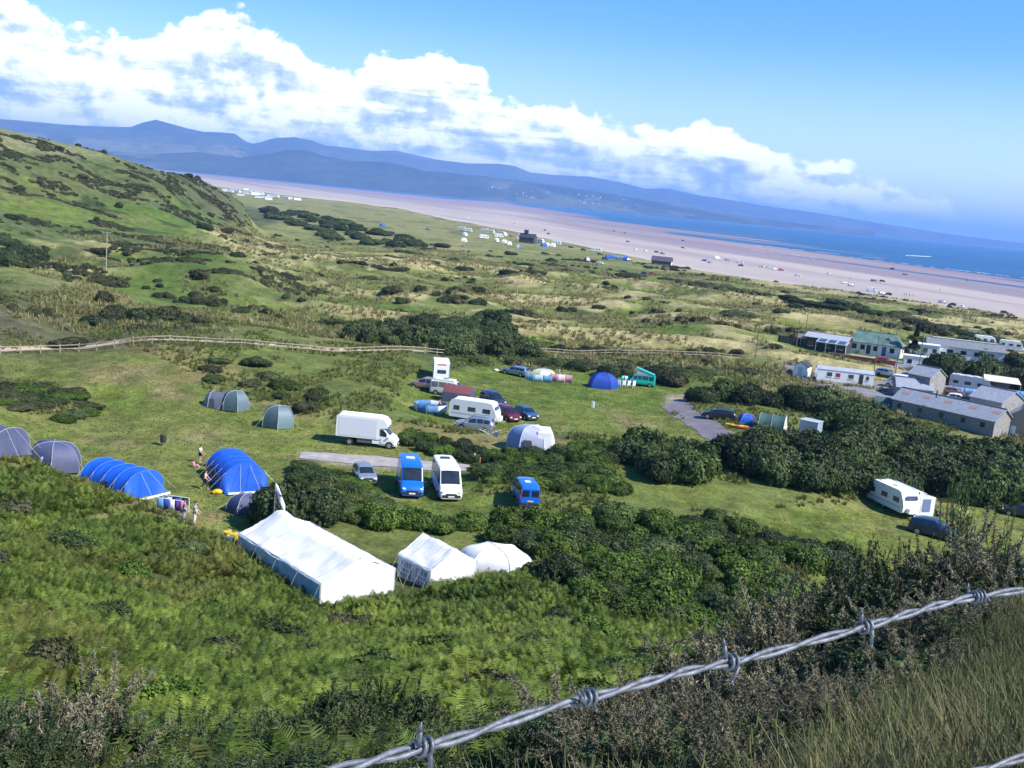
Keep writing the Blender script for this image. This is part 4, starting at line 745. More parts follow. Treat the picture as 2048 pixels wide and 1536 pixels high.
# ------------------------------------------------------------------ road vehicles
CARS = {  # stations: x, belt height, top height, top width factor
 'hatch': dict(W=1.74, st=[(-2.0,.62,.66,.86),(-1.93,.88,.98,.84),(-1.55,.95,1.36,.76),(-.7,.94,1.48,.76),(.15,.92,1.46,.76),(.62,.90,1.27,.78),(1.22,.88,.95,.84),(1.72,.76,.82,.84),(1.98,.56,.60,.82)], side=[(-1.45,-.42),(-.34,.52)], screen=(.42,1.16), rear=(-1.9,-1.58), wheels=(-1.22,1.25), wr=.31),
 'estate': dict(W=1.78, st=[(-2.3,.62,.66,.88),(-2.24,.92,1.02,.86),(-1.98,.95,1.38,.78),(-1.0,.94,1.46,.77),(.1,.92,1.44,.77),(.7,.90,1.22,.79),(1.3,.87,.93,.84),(1.95,.75,.80,.84),(2.25,.55,.60,.80)], side=[(-1.9,-1.1),(-1.02,-.3),(-.2,.6)], screen=(.45,1.24), rear=(-2.2,-2.0), wheels=(-1.38,1.38), wr=.32),
 'suv': dict(W=1.86, st=[(-2.3,.75,.80,.88),(-2.25,1.05,1.15,.86),(-1.95,1.08,1.60,.78),(-1.0,1.06,1.72,.78),(.1,1.04,1.70,.78),(.7,1.02,1.42,.80),(1.2,1.0,1.07,.86),(1.95,.92,.97,.86),(2.28,.65,.72,.82)], side=[(-1.85,-1.15),(-1.07,-.35),(-.27,.58)], screen=(.40,1.14), rear=(-2.2,-1.98), wheels=(-1.38,1.40), wr=.37),
 'mpv': dict(W=1.85, st=[(-2.25,.70,.75,.88),(-2.2,1.0,1.12,.84),(-2.0,1.02,1.58,.78),(-1.0,1.0,1.68,.77),(.1,.98,1.65,.77),(.8,.96,1.36,.79),(1.45,.92,1.0,.84),(1.95,.80,.85,.84),(2.22,.58,.62,.80)], side=[(-1.95,-1.15),(-1.06,-.3),(-.2,.72)], screen=(.45,1.40), rear=(-2.16,-2.02), wheels=(-1.40,1.42), wr=.32),
 'van': dict(W=1.98, st=[(-2.75,1.2,2.30,.90),(-2.68,1.25,2.46,.90),(-1.5,1.25,2.50,.90),(0,1.25,2.50,.90),(1.05,1.25,2.46,.89),(1.35,1.22,2.32,.88),(2.05,1.15,1.38,.90),(2.5,.98,1.06,.88),(2.75,.60,.70,.84)], side=[(1.02,1.75)], screen=(1.38,2.05), rear=None, wheels=(-1.75,1.85), wr=.36),
 'minibus': dict(W=1.98, st=[(-2.95,1.2,2.40,.90),(-2.88,1.25,2.58,.90),(-1.5,1.25,2.62,.90),(0,1.25,2.62,.90),(1.2,1.25,2.58,.89),(1.5,1.22,2.42,.88),(2.2,1.15,1.38,.90),(2.68,.98,1.06,.88),(2.92,.60,.70,.84)], side=[(-2.6,-1.75),(-1.6,-.7),(-.55,.4),(.55,1.05),(1.2,1.9)], screen=(1.53,2.2), rear=None, wheels=(-1.85,2.0), wr=.36),
 'camper': dict(W=1.85, st=[(-2.2,1.0,1.80,.88),(-2.14,1.05,1.94,.86),(-1.0,1.05,2.0,.84),(.6,1.05,1.98,.84),(1.35,1.05,1.90,.84),(1.62,1.05,1.72,.85),(2.0,1.0,1.16,.90),(2.12,.8,.92,.90),(2.2,.5,.6,.86)], side=[(-1.95,-1.05),(-.95,.1),(.2,.85),(.95,1.55)], screen=(1.42,1.98), rear=(-2.2,-2.05), wheels=(-1.3,1.35), wr=.32),
}
def prof(sp, x):
    st = sp['st']; xs = [s[0] for s in st]; i = max(0, min(len(st) - 2, sum(1 for k in xs if k <= x) - 1)); t = min(max((x - xs[i]) / (xs[i + 1] - xs[i]), 0), 1)
    return [st[i][k] + (st[i + 1][k] - st[i][k]) * t for k in (1, 2, 3)]
def hw(sp, x):
    L0, L1 = sp['st'][0][0], sp['st'][-1][0]; e = min(x - L0, L1 - x); return sp['W'] / 2 * (1 - .13 * max(0, 1 - e / .45) ** 2)
def vehicle(e, kind, paint, zb=.28, plate=PLATE, simple=False, lamps=True, lower=None, rear_cam=False):
    sp = CARS[kind]; st = sp['st']; m = MB(); L1 = st[-1][0]; L0 = st[0][0]; W = sp['W']
    xs = sorted(set([s[0] for s in st] + [L0 + .2, L1 - .2]))
    P = []
    for x in xs:
        b_, t_, wf = prof(sp, x); w = hw(sp, x); wt = w * wf; P.append([(x, -w * .93, zb), (x, -w, zb + .22), (x, -w * 1.0, b_ * .75 + zb * .25), (x, -w * .985, b_), (x, -wt, t_ - .06 * (t_ > b_ + .1)), (x, -wt * .86, t_), (x, 0, t_ + .03), (x, wt * .86, t_), (x, wt, t_ - .06 * (t_ > b_ + .1)), (x, w * .985, b_), (x, w, b_ * .75 + zb * .25), (x, w, zb + .22), (x, w * .93, zb)])
    m.grid(P, True); o = len(m.v); n = 13; m.f.append(tuple(range(n))[::-1]); m.f.append(tuple(range(o - n, o)))
    me = m.build('body', paint, e, smooth=False, bevel=.02 if not simple else 0)
    def spt(x, s, t, off=.014):
        b_, t_, wf = prof(sp, x); w = hw(sp, x) * .985; wt = hw(sp, x) * wf; return (x, s * (w + (wt - w) * t + off), b_ + (t_ - .06 - b_) * t)
    for s in (-1, 1):
        for x0, x1 in sp['side']:
            g = MB(); k = 4; g.grid([[spt(x0 + (x1 - x0) * i / k, s, t) for t in (.10, .5, .88)] for i in range(k + 1)]); g.build('side_window', GLASS, e)
    def across(x0, x1, nm, f=.90):
        g = MB(); k = 5; rows = []
        for i in range(k + 1):
            x = x0 + (x1 - x0) * i / k; b_, t_, wf = prof(sp, x); w = hw(sp, x) * wf * f; sg = 1 if x1 > 0 else -1; z0 = t_ + .045
            rows.append([(x + sg * .02, y * w, z0 - (.035 if abs(y) > .8 else 0)) for y in (-1, -.5, 0, .5, 1)])
        g.grid(rows); return g.build(nm, GLASS, e)
    across(*sp['screen'], 'windscreen')
    if sp['rear']: across(*sp['rear'], 'rear_window')
    elif not simple:
        for y in (-.42, .42): MB().box((L0 - .012, y, 1.85), (.02, .62, .62)).build('rear_window', GLASS, e, bevel=.008)
    for x in sp['wheels']:
        for s in (-1, 1):
            y = s * (W / 2 - .10); wl = MB().cyl((x, y, sp['wr']), sp['wr'], .22, 'y', 18).build('wheel', TYRE, e, smooth=False)
            if not simple:
                MB().cyl((x, y + s * .118, sp['wr']), sp['wr'] * .62, .012, 'y', 14).build('rim', RIM, wl)
                a = MB(); rr_ = sp['wr'] * 1.18; a.quad(*[(x + rr_ * math.cos(k * PI / 9), s * (W / 2 + .004), sp['wr'] + rr_ * math.sin(k * PI / 9)) for k in range(10)][::s]); a.build('wheel_arch', BLACKP, e)
    if not simple:
        zl = prof(sp, L1 - .25)[1] * .80
        for s in (-1, 1):
            if lamps: MB().ball((L1 - .10, s * W * .36, zl), (.12, .17, .09)).build('headlight', LAMP, e, True); MB().box((L0 + .03, s * W * .42, prof(sp, L0)[0] * 1.05), (.06, .12, .26)).build('tail_light', REDL, e)
            MB().box((sp['screen'][1] - .1, s * (W / 2 + .10), prof(sp, sp['screen'][1])[0] + .12), (.14, .18, .16)).build('mirror', paint if kind not in ('van', 'minibus') else BLACKP, e, bevel=.02)
        MB().box((L1 + .005, 0, zb + .22), (.05, W * .80, .26)).build('bumper', lower or BLACKP, e, bevel=.03)
        MB().box((L1 + .025, 0, zb + .42), (.03, W * .46, .12)).build('grille', BLACKP, e)
        MB().box((L1 + .035, 0, zb + .22), (.02, .52, .12)).build('number_plate', plate, e)
        MB().box((L0 - .035, 0, zb + .45), (.02, .52, .12)).build('number_plate', PLATEY, e)
        MB().box((L0 - .005, 0, zb + .2), (.05, W * .82, .24)).build('rear_bumper', lower or BLACKP, e, bevel=.03)
    return e
def caravan_body(e, L=5.6, W=2.2, Hh=2.5, zb=.55, paint=None, win=True, far=False, hitch=True):
    """a touring caravan, drawbar towards +x"""
    paint = paint or WHITE; m = MB(); x0, x1 = -L / 2, L / 2
    sec = [(x0 + .10, zb), (x0, zb + .35), (x0 + .06, Hh - .42), (x0 + .32, Hh - .06), (x0 + .8, Hh), (x1 - 1.0, Hh), (x1 - .62, Hh - .10), (x1 - .18, Hh - .85), (x1, zb + .75), (x1 - .05, zb)]
    a = [(x, -W / 2, z) for x, z in sec]; b_ = [(x, W / 2, z) for x, z in sec]; am = [(x, -W / 2 + .12, z + (.03 if z > 2 else 0)) for x, z in sec]
    m.grid([a, b_], True); m.f.append(tuple(range(len(sec)))); m.f.append(tuple(range(len(sec), 2 * len(sec)))[::-1]); m.build('body', paint, e, bevel=0 if far else .05)
    for s in (-1, 1):
        for xa, w in ((-L * .34, .75), (-.1, .95), (L * .30, .95)):
            if win: MB().box((xa, s * (W / 2 + .008), 1.62), (w, .02, .52)).build('window', GLASS2, e, bevel=0 if far else .008)
        MB().box((0, s * (W / 2 + .006), zb + .48), (L * .86, .014, .10)).build('stripe', LGREYT, e)
        wl = MB().cyl((-.15, s * (W / 2 - .14), .31), .31, .18, 'y', 16).build('wheel', TYRE, e)
        if not far: MB().cyl((-.15, s * (W / 2 - .045), .31), .19, .012, 'y', 12).build('rim', RIM, wl)
    m = MB(); m.quad((x1 - .13, -.75, 1.80), (x1 - .13, .75, 1.80), (x1 - .30, .72, 2.20), (x1 - .30, -.72, 2.20)); 
    m.v = [(x + .05, y, z + .02) for x, y, z in m.v]; m.build('front_window', GLASS2, e)
    MB().box((x0 + .012, 0, 1.72), (.03, 1.3, .50)).build('rear_window', GLASS2, e)
    MB().box((.2, .2, Hh + .04), (.7, .7, .10)).build('roof_hatch', OFFW, e, bevel=.02)
    MB().box((-L * .3, -.2, Hh + .03), (.4, .4, .08)).build('roof_hatch', OFFW, e)
    if hitch: MB().tube([(x1 - .1, -.5, zb), (x1 + 1.05, 0, zb - .02)], .045).tube([(x1 - .1, .5, zb), (x1 + 1.05, 0, zb - .02)], .045).tube([(x1 + .95, 0, zb), (x1 + .95, 0, .05)], .035).build('drawbar', STEEL, e); MB().box((x1 + .25, 0, zb + .28), (.45, 1.3, .5), taper=.12).build('gas_locker', paint, e)
    return e
# ------------------------------------------------------------------ tents
def hoop(W, Hh, x, n=15, k=1.0): return [(x, -W / 2 * math.copysign(abs(math.cos(PI * i / n)) ** .82, math.cos(PI * i / n)), Hh * math.sin(PI * i / n) ** .78 * k) for i in range(n + 1)]
def tunnel(e, L, W, Hh, nh=5, cloth=None, endm=None, trim=None, guy=True, wins=(), slope=.9, ends=(1, 1), lower=None, drop=0.0):
    """tunnel tent along x with nh hoops and sloped ends"""
    cloth = cloth or BLUET; n = 15; xs = []; seg = 4
    for i in range(nh - 1):
        for j in range(seg): xs.append((i + j / seg, j / seg))
    xs.append((nh - 1, 0)); P = []
    for q_, f in xs:
        x = -L / 2 + L * q_ / (nh - 1); sag = 1 - .075 * math.sin(PI * f); hh = Hh * (1 - drop * (1 - q_ / (nh - 1))); P.append(hoop(W * (1 - .04 * math.sin(PI * f)), hh * sag, x, n))
    m = MB().grid(P); m.build('flysheet', cloth, e, True)
    for sgn, on in ((-1, ends[0]), (1, ends[1])):
        if not on: continue
        Q = P[0] if sgn < 0 else P[-1]; g = []; 
        for t in (0, .35, .7, 1): g.append([(p[0] + sgn * slope * t * (.25 + .75 * (1 - p[2] / Hh)), p[1] * (1 - .22 * t), p[2] * (1 - t) + .02) for p in Q])
        MB().grid(g).build('end_panel', endm or cloth, e, True)
    pm = MB()
    for i in range(nh): x = -L / 2 + L * i / (nh - 1); pm.tube([(x, p[1] * 1.012, p[2] * 1.012) for p in hoop(W, Hh * (1 - drop * (1 - i / (nh - 1))), 0, n)], .022, 5)
    pm.build('poles', trim or LGREYT, e)
    if trim:
        MB().box((L / 2 + slope * 1.0, 0, .22), (.08, W * .82, .16)).build('trim', WHITEB, e)
    for x0, x1, s in wins:
        MB().grid([[((x0 + (x1 - x0) * i / 3), s * (W / 2 * math.cos(a) ** .82 + .03), Hh * math.sin(a) ** .78) for a in (.16, .30, .46)] for i in range(4)]).build('mesh_window', MESHW, e)
    if guy:
        g = MB()
        for i in range(nh):
            x = -L / 2 + L * i / (nh - 1)
            for s in (-1, 1): g.tube([(x, s * W * .40, Hh * .74), (x, s * (W / 2 + 1.3), .0)], .014, 4)
        for s in (-1, 1): g.tube([(L / 2, s * .4, Hh * .97), (L / 2 + 2.6, s * 1.0, 0)], .014, 4); g.tube([(-L / 2, s * .4, Hh * .9), (-L / 2 - 2.0, s * 1.0, 0)], .014, 4)
        g.build('guy_lines', ROPE, e)
    return e
def dome(e, L, W, Hh, cloths, sides=6, panels=None, sq=.72, guy=True, seam=None):
    """dome tent with one cloth per gore"""
    n = 9; m0 = 6
    for k in range(sides):
        a0, a1 = 2 * PI * k / sides, 2 * PI * (k + 1) / sides; P = []
        for j in range(n):
            t = j / (n - 1); r_ = math.cos(t * PI / 2) ** sq; z = Hh * math.sin(t * PI / 2) ** .92
            row = []
            for i in range(m0 + 1):
                f = i / m0; ax = math.cos(a0) * (1 - f) + math.cos(a1) * f; ay = math.sin(a0) * (1 - f) + math.sin(a1) * f; b_ = 1 + .10 * math.sin(PI * f) * (1 - abs(2 * t - 1)) * .4
                row.append((L / 2 * ax * r_ * b_, W / 2 * ay * r_ * b_, z * (1 - .05 * math.sin(PI * f) * (1 - t))))
            P.append(row)
        MB().grid(P).build('tent_panel', cloths[k % len(cloths)], e, True)
    pm = MB()
    for k in range(sides): a = 2 * PI * k / sides; pm.tube([(L / 2 * math.cos(a) * math.cos(t * PI / 2) ** sq * 1.01, W / 2 * math.sin(a) * math.cos(t * PI / 2) ** sq * 1.01, Hh * math.sin(t * PI / 2) ** .92 * 1.01) for t in [i / 8 for i in range(9)]], .02, 5)
    pm.build('poles', seam or LGREYT, e)
    if guy:
        g = MB()
        for k in range(sides): a = 2 * PI * k / sides; g.tube([(L * .36 * math.cos(a), W * .36 * math.sin(a), Hh * .68), ((L / 2 + .9) * math.cos(a), (W / 2 + .9) * math.sin(a), 0)], .013, 4)
        g.build('guy_lines', ROPE, e)
    return e
def windbreak(e, pts, Hh=1.2, cols=None, poles=True):
    """cloth strung between poles; pts are local ground points"""
    cols = cols or [BLUET, WHITEB]; k = 0
    for (x0, y0), (x1, y1) in zip(pts, pts[1:]):
        rows = []; nn = 5
        for z in (.08, Hh * .5, Hh): rows.append([(x0 + (x1 - x0) * i / nn, y0 + (y1 - y0) * i / nn + (.05 * math.sin(PI * i / nn)), z - .04 * math.sin(PI * i / nn) * (z > .5)) for i in range(nn + 1)])
        MB().grid(rows).build('cloth_panel', cols[k % len(cols)], e, True, solid=.012); k += 1
    m = MB()
    for x, y in pts: m.tube([(x, y, 0), (x, y, Hh + .12)], .022, 6)
    m.build('poles', WOOD, e); return e
# ------------------------------------------------------------------ people
def person(u, v, face, label, skin=SKIN, top=None, legs=None, hair=HAIR, pose='stand', hgt=1.75, arms=((.10, -.02), (.10, -.02)), shorts=False, group=None):
    e = thing('person', label, 'person', u, v, face, group); s = hgt / 1.75
    def J(*a): return Vector(a) * s
    if pose == 'sit':
        pel = J(0, 0, .12); ch = J(-.10, 0, .50); nk = J(-.06, 0, .68); hd = J(.0, 0, .82); kn = [J(.38, .12, .36), J(.40, -.14, .34)]; an = [J(.62, .14, .06), J(.66, -.12, .06)]; hp = [J(.02, .1, .12), J(.02, -.1, .12)]
    elif pose == 'stride':
        pel = J(0, 0, .93); ch = J(.03, 0, 1.28); nk = J(.05, 0, 1.46); hd = J(.08, 0, 1.64); kn = [J(.22, .09, .54), J(-.02, -.09, .50)]; an = [J(.20, .09, .12), J(-.34, -.09, .16)]; hp = [J(0, .09, .90), J(0, -.09, .90)]
    else:
        pel = J(0, 0, .95); ch = J(0, 0, 1.28); nk = J(0, 0, 1.47); hd = J(.02, 0, 1.65); kn = [J(.03, .10, .50), J(.0, -.10, .50)]; an = [J(0, .11, .08), J(-.03, -.11, .08)]; hp = [J(0, .09, .92), J(0, -.09, .92)]
    V_ = [pel, ch, nk, hd, hd + J(0, 0, .08)]; E = [(0, 1), (1, 2), (2, 3), (3, 4)]; Rr = [.135, .145, .055, .085, .07]
    def add(p, frm, r): V_.append(p); E.append((frm, len(V_) - 1)); Rr.append(r); return len(V_) - 1
    sh = []; ft = []
    for i, sg in enumerate((1, -1)):
        a = add(ch + J(0, sg * .17, .13), 1, .062); el_ = ch + J(arms[i][0], sg * .25, -.12 + arms[i][1]); b_ = add(el_, a, .042); wr = el_ + J(.16 + arms[i][0] * .6, -sg * .03, -.16 + arms[i][1] * 3); c = add(wr, b_, .03); h = add(wr + J(.05, 0, -.04), c, .032); sh.append((ch + J(0, sg * .17, .13), el_))
        for q_ in range(4): f1 = add(wr + J(.10, (q_ - 1.5) * .022, -.06), h, .010); add(wr + J(.135 - .008 * abs(q_ - 1.5), (q_ - 1.5) * .024, -.095), f1, .008)
        add(wr + J(.07, -sg * .055, -.03), h, .010)
        k = add(hp[i], 0, .095); k = add(kn[i], k, .062); k = add(an[i], k, .042); k = add(an[i] + J(.16, 0, -.045), k, .035)
    def skin_mesh(nm, V2, E2, R2, mt):
        me = bpy.data.meshes.new(nm); me.from_pydata([tuple(p) for p in V2], E2, []); me.materials.append(mt); o = bpy.data.objects.new(nm, me); C.objects.link(o); o.parent = e
        md = o.modifiers.new('skin', 'SKIN'); md.use_smooth_shade = True
        for i, d in enumerate(me.skin_vertices[0].data if me.skin_vertices else []): d.radius = (R2[i] * s, R2[i] * s); d.use_root = i == 0
        o.modifiers.new('sub', 'SUBSURF').levels = 1; o.modifiers['sub'].render_levels = 1; return o
    def bpyskin(nm, V2, E2, R2, mt):
        bm = bmesh.new(); ly = bm.verts.layers.skin.verify(); vs = [bm.verts.new(p) for p in V2]
        for i, vv in enumerate(vs): vv[ly].radius = (R2[i] * s, R2[i] * s); vv[ly].use_root = i == 0
        for a, b_ in E2: bm.edges.new((vs[a], vs[b_]))
        me = bpy.data.meshes.new(nm); bm.to_mesh(me); bm.free(); me.materials.append(mt); o = bpy.data.objects.new(nm, me); C.objects.link(o); o.parent = e
        md = o.modifiers.new('skin', 'SKIN'); md.use_smooth_shade = True; sb = o.modifiers.new('sub', 'SUBSURF'); sb.levels = 1; sb.render_levels = 1; return o
    bpyskin('body', V_, E, Rr, skin)
    if top: bpyskin('shirt', [pel + J(0, 0, .04), ch, ch + J(0, 0, .10), sh[0][0], sh[0][0].lerp(sh[0][1], .7), sh[1][0], sh[1][0].lerp(sh[1][1], .7)], [(0, 1), (1, 2), (1, 3), (3, 4), (1, 5), (5, 6)], [.15, .165, .10, .08, .062, .08, .062], top)
    if legs:
        kk = [hp[i].lerp(kn[i], .75) if shorts else kn[i] for i in (0, 1)]; vv = [pel, hp[0], kk[0], hp[1], kk[1]]; ee = [(0, 1), (1, 2), (0, 3), (3, 4)]; rr_ = [.15, .11, .085 if shorts else .075, .11, .085 if shorts else .075]
        if not shorts: vv += [an[0] + J(0, 0, .04), an[1] + J(0, 0, .04)]; ee += [(2, 5), (4, 6)]; rr_ += [.058, .058]
        bpyskin('shorts' if shorts else 'trousers', vv, ee, rr_, legs)
    MB().ball(tuple(hd + J(-.015, 0, .055)), (.098 * s, .092 * s, .10 * s)).build('hair', hair, e, True)
    MB().ball(tuple(hd + J(.092, 0, .0)), (.018 * s, .012 * s, .022 * s), 6, 4).build('nose', skin, e, True)
    return e
# ------------------------------------------------------------------ buildings
def gable(e, L, W, He, Hr, wall, roof, over=.35, name_roof='roof', hip=0.0):
    """house with its ridge along x"""
    m = MB(); x0, x1 = -L / 2, L / 2; y = W / 2
    m.quad((x0, -y, -.6), (x1, -y, -.6), (x1, -y, He), (x0, -y, He)).quad((x1, y, -.6), (x0, y, -.6), (x0, y, He), (x1, y, He))
    if hip: m.quad((x1, -y, -.6), (x1, y, -.6), (x1, y, He), (x1, -y, He)).quad((x0, y, -.6), (x0, -y, -.6), (x0, -y, He), (x0, y, He))
    else: m.quad((x1, -y, -.6), (x1, y, -.6), (x1, y, He), (x1, 0, Hr), (x1, -y, He)).quad((x0, y, -.6), (x0, -y, -.6), (x0, -y, He), (x0, 0, Hr), (x0, y, He))
    m.build('wall', wall, e); k = (Hr - He) / y; yo = y + over; zo = He - over * k + .05; zr = Hr + .05; xo0, xo1 = x0 - over, x1 + over; xr0, xr1 = xo0 + hip, xo1 - hip; t = .12
    r_ = MB(); lo = [(xo0, -yo, zo), (xo1, -yo, zo), (xr1, 0, zr), (xr0, 0, zr), (xo0, yo, zo), (xo1, yo, zo)]; o = 0; r_.v = lo + [(a, b_, c + t) for a, b_, c in lo]
    for f in [(0, 1, 2, 3), (5, 4, 3, 2)]: r_.f.append(f[::-1]); r_.f.append(tuple(i + 6 for i in f))
    for a, b_ in ((0, 1), (4, 5)): r_.f.append((a, b_, b_ + 6, a + 6))
    for tri in ((0, 3, 4), (1, 2, 5)):
        if hip: r_.f.append(tuple(i + 6 for i in tri)); r_.f.append((tri[0], tri[2], tri[2] + 6, tri[0] + 6))
        else: r_.f.append((tri[0], tri[1], tri[1] + 6, tri[0] + 6)); r_.f.append((tri[1], tri[2], tri[2] + 6, tri[1] + 6))
    r_.build(name_roof, roof, e)
    MB().box((0, 0, zr + t + .03), (xr1 - xr0, .26, .08)).build('ridge_tiles', mat((.14, .13, .13), .8), e); return e
def opening(e, x, y, z, w, h, face='y', nm='window', mt=None, frame=WHITEB):
    """face 'y' for the long walls, 'x' for the ends; sits on the wall with its frame"""
    s = 1 if (y if face == 'y' else x) > 0 else -1
    if face == 'y': f = MB().box((x, y + s * .02, z), (w + .16, .05, h + .16)).build(nm + ('_frame' if nm == 'window' else ''), frame, e) if 0 else MB().box((x, y + s * .015, z), (w, .04, h)).build(nm, mt or GLASS, e); MB().box((x, y + s * .045, z - h / 2 - .05), (w + .2, .06, .08)).build('sill', frame, f)
    else: f = MB().box((x + s * .015, y, z), (.04, w, h)).build(nm, mt or GLASS, e); MB().box((x + s * .045, y, z - h / 2 - .05), (.06, w + .2, .08)).build('sill', frame, f)
    return f
STONE = mat((.26, .245, .235), .9, var=.3, scale=3, bump=.5); SLATE = mat((.27, .29, .35), .6, var=.22, scale=2.5, bump=.3); GREENR = mat((.085, .15, .135), .7, var=.45, scale=.5); GREYR = mat((.17, .18, .21), .7, var=.2, scale=1.5); CLAD = mat((.035, .038, .05), .8, var=.3, scale=2); RENDER = mat((.70, .70, .72), .7, var=.1, scale=1.5); BRICK = mat((.26, .09, .06), .9, var=.3, scale=4); TIN = mat((.36, .38, .44), .5, var=.15, scale=1.2)
# ------------------------------------------------------------------ camp vehicles
def PXM(u, v): p = gp(u, v); return F_PX / math.hypot(p.x, p.y)
e = thing('box_van', 'white box van with a tall plain luton body, parked side on', 'van', 735, 889, -3)
m = MB(); W_ = 2.15
sec = [(-3.2, .92), (-3.2, 3.02), (-3.05, 3.12), (1.15, 3.12), (1.75, 3.0), (2.1, 2.62), (2.15, 2.2), (1.35, 2.12), (1.30, .92)]
m.grid([[(x, -W_ / 2, z) for x, z in sec], [(x, W_ / 2, z) for x, z in sec]], True); m.f += [tuple(range(9)), tuple(range(9, 18))[::-1]]; m.build('cargo_box', WHITE, e, bevel=.04)
MB().box((-.95, -W_ / 2 - .012, 2.0), (4.05, .02, 1.95)).build('side_panel', mat((.66, .66, .72), .5, var=.03), e)
for y in (-.55, .55): MB().box((-3.225, y, 1.95), (.04, .98, 2.0)).build('rear_door', WHITE, e, bevel=.01)
CARS['cabfront'] = dict(W=1.98, st=[(1.28,1.20,2.10,.92),(1.55,1.20,2.12,.92),(1.95,1.2,1.92,.92),(2.45,1.15,1.38,.92),(2.95,1.0,1.08,.90),(3.25,.60,.70,.84)], side=[(1.36,2.12)], screen=(1.86,2.46), rear=None, wheels=(2.45,), wr=.36)
vehicle(e, 'cabfront', WHITE); 
for o in list(e.children):
    if o.name.startswith(('rear_window', 'tail_light', 'rear_bumper')): bpy.data.objects.remove(o)
for s in (-1, 1):
    w = MB().cyl((-1.75, s * .92, .36), .36, .24, 'y', 18).build('wheel', TYRE, e); MB().cyl((-1.75, s * 1.045, .36), .22, .012, 'y', 14).build('rim', RIM, w)
    MB().box((.0, s * .95, .62), (1.9, .05, .42)).build('side_skirt', GREYP if s < 0 else GREYP, e); MB().box((1.0, s * 1.0, .58), (.75, .06, .34)).build('tool_locker', WHITEB, e, bevel=.02)
MB().box((-1.0, 0, .80), (4.4, .9, .22)).build('chassis', BLACKP, e)
def car(kind, paint, label, u, v, rz, cat='car', name='parked_car', group=None, **k):
    e = thing(name, label, cat, u, v, rz, group); return vehicle(e, kind, paint, **k)
car('hatch', SILVER, 'silver hatchback parked nose to camera, left of the blue van', 728, 960, -70)
e = car('van', BLUEV, 'bright blue panel van with white roof panel and number plate', 818, 979, -79, 'van', 'panel_van'); e.scale = (1.12, 1.08, 1.08); MB().box((-.9, 0, 2.56), (.55, .75, .05)).build('roof_vent', WHITEB, e, bevel=.02)
e = car('minibus', WHITE, 'white high roof minibus parked right of the blue van', 891, 984, -77, 'minibus', 'minibus'); e.scale = (1.1, 1.06, 1.04); MB().box((-1.6, 0, 2.69), (.5, .8, .08)).build('roof_hatch', BLACKP, e, bevel=.02)
e = car('camper', BLUEV, 'small bright blue van seen from behind beside the bramble bank', 1051, 1004, 99, 'van', 'small_van')
for o in list(e.children):
    if o.name.startswith('rear_window'): bpy.data.objects.remove(o)
for y in (-.42, .42): MB().box((-2.215, y, 1.42), (.03, .60, .55)).build('rear_window', GLASS, e, bevel=.01)
MB().box((-.6, .1, 2.05), (.5, .5, .06)).build('roof_vent', WHITEB, e, bevel=.02)
# motorhome seen from behind
e = thing('motorhome', 'tall white motorhome at the far end of the caravan row', 'motorhome', 880, 760, 97)
m = MB(); sec = [(-3.0, .5), (-3.0, 2.95), (-2.9, 3.05), (1.8, 3.05), (2.5, 2.9), (2.75, 2.45), (2.6, 2.05), (1.9, 1.95), (1.9, .5)]
m.grid([[(x, -1.12, z) for x, z in sec], [(x, 1.12, z) for x, z in sec]], True); m.f += [tuple(range(9)), tuple(range(9, 18))[::-1]]; m.build('body', WHITE, e, bevel=.05)
MB().box((-3.02, 0, 1.75), (.03, 1.25, .52)).build('rear_window', GLASS2, e, bevel=.01); MB().box((-3.02, 0, 2.78), (.05, 1.2, .10)).build('marker_bar', REDL, e); MB().box((-3.03, 0, .62), (.08, 2.1, .28)).build('rear_bumper', OFFW, e, bevel=.02)
for s in (-1, 1):
    MB().box((-.6, s * 1.135, 1.75), (.9, .03, .5)).build('side_window', GLASS2, e); MB().box((1.1, s * 1.135, 1.75), (.8, .03, .5)).build('side_window', GLASS2, e)
    for x in (-1.9, 2.3): MB().cyl((x, s * .95, .34), .34, .22, 'y', 16).build('wheel', TYRE, e)
CARS['mhcab'] = dict(W=1.95, st=[(1.85,1.1,1.85,.92),(2.2,1.1,1.8,.92),(2.75,1.05,1.2,.92),(3.2,.85,.95,.88),(3.35,.5,.6,.84)], side=[(1.95,2.5)], screen=(2.15,2.8), rear=None, wheels=(), wr=.34); vehicle(e, 'mhcab', WHITE, simple=True)
car('mpv', mat((.42,.26,.30),.35,.4,coat=.4), 'pale pinkish car half hidden behind the old white camper', 851, 778, 165)
e = car('camper', mat((.62, .66, .60), .4, var=.06, coat=.2), 'old white camper van with a dark roof hatch, side on', 893, 790, -12, 'camper van', 'camper_van'); MB().box((-.3, 0, 2.14), (2.9, 1.35, .18), taper=.12).build('roof_box', OFFW, e, bevel=.04); MB().box((-.2, 0, 2.26), (.7, .55, .05)).build('roof_hatch', GLASS2, e)
for k_, (du, dv, c_) in enumerate([(0, 0, REDC), (9, 3, WHITEB), (17, 4, REDC)]):
    e = thing('camp_chair', ['red folding camp chair in front of the tall motorhome', 'white folding camp chair in front of the tall motorhome', 'red camp chair on the right beside the old camper'][k_], 'chair', 893 + du, 768 + dv, 40 + 50 * k_, 'camp chairs by the motorhome')
    MB().box((0, 0, .42), (.5, .5, .04)).build('seat', c_, e); MB().quad((-.25, -.25, .44), (-.25, .25, .44), (-.38, .25, .95), (-.38, -.25, .95)).build('backrest', c_, e, solid=.02)
    for x in (-.22, .22):
        for y in (-.22, .22): MB().tube([(x, y, 0), (x, y, .42)], .014).build('leg', STEEL, e)
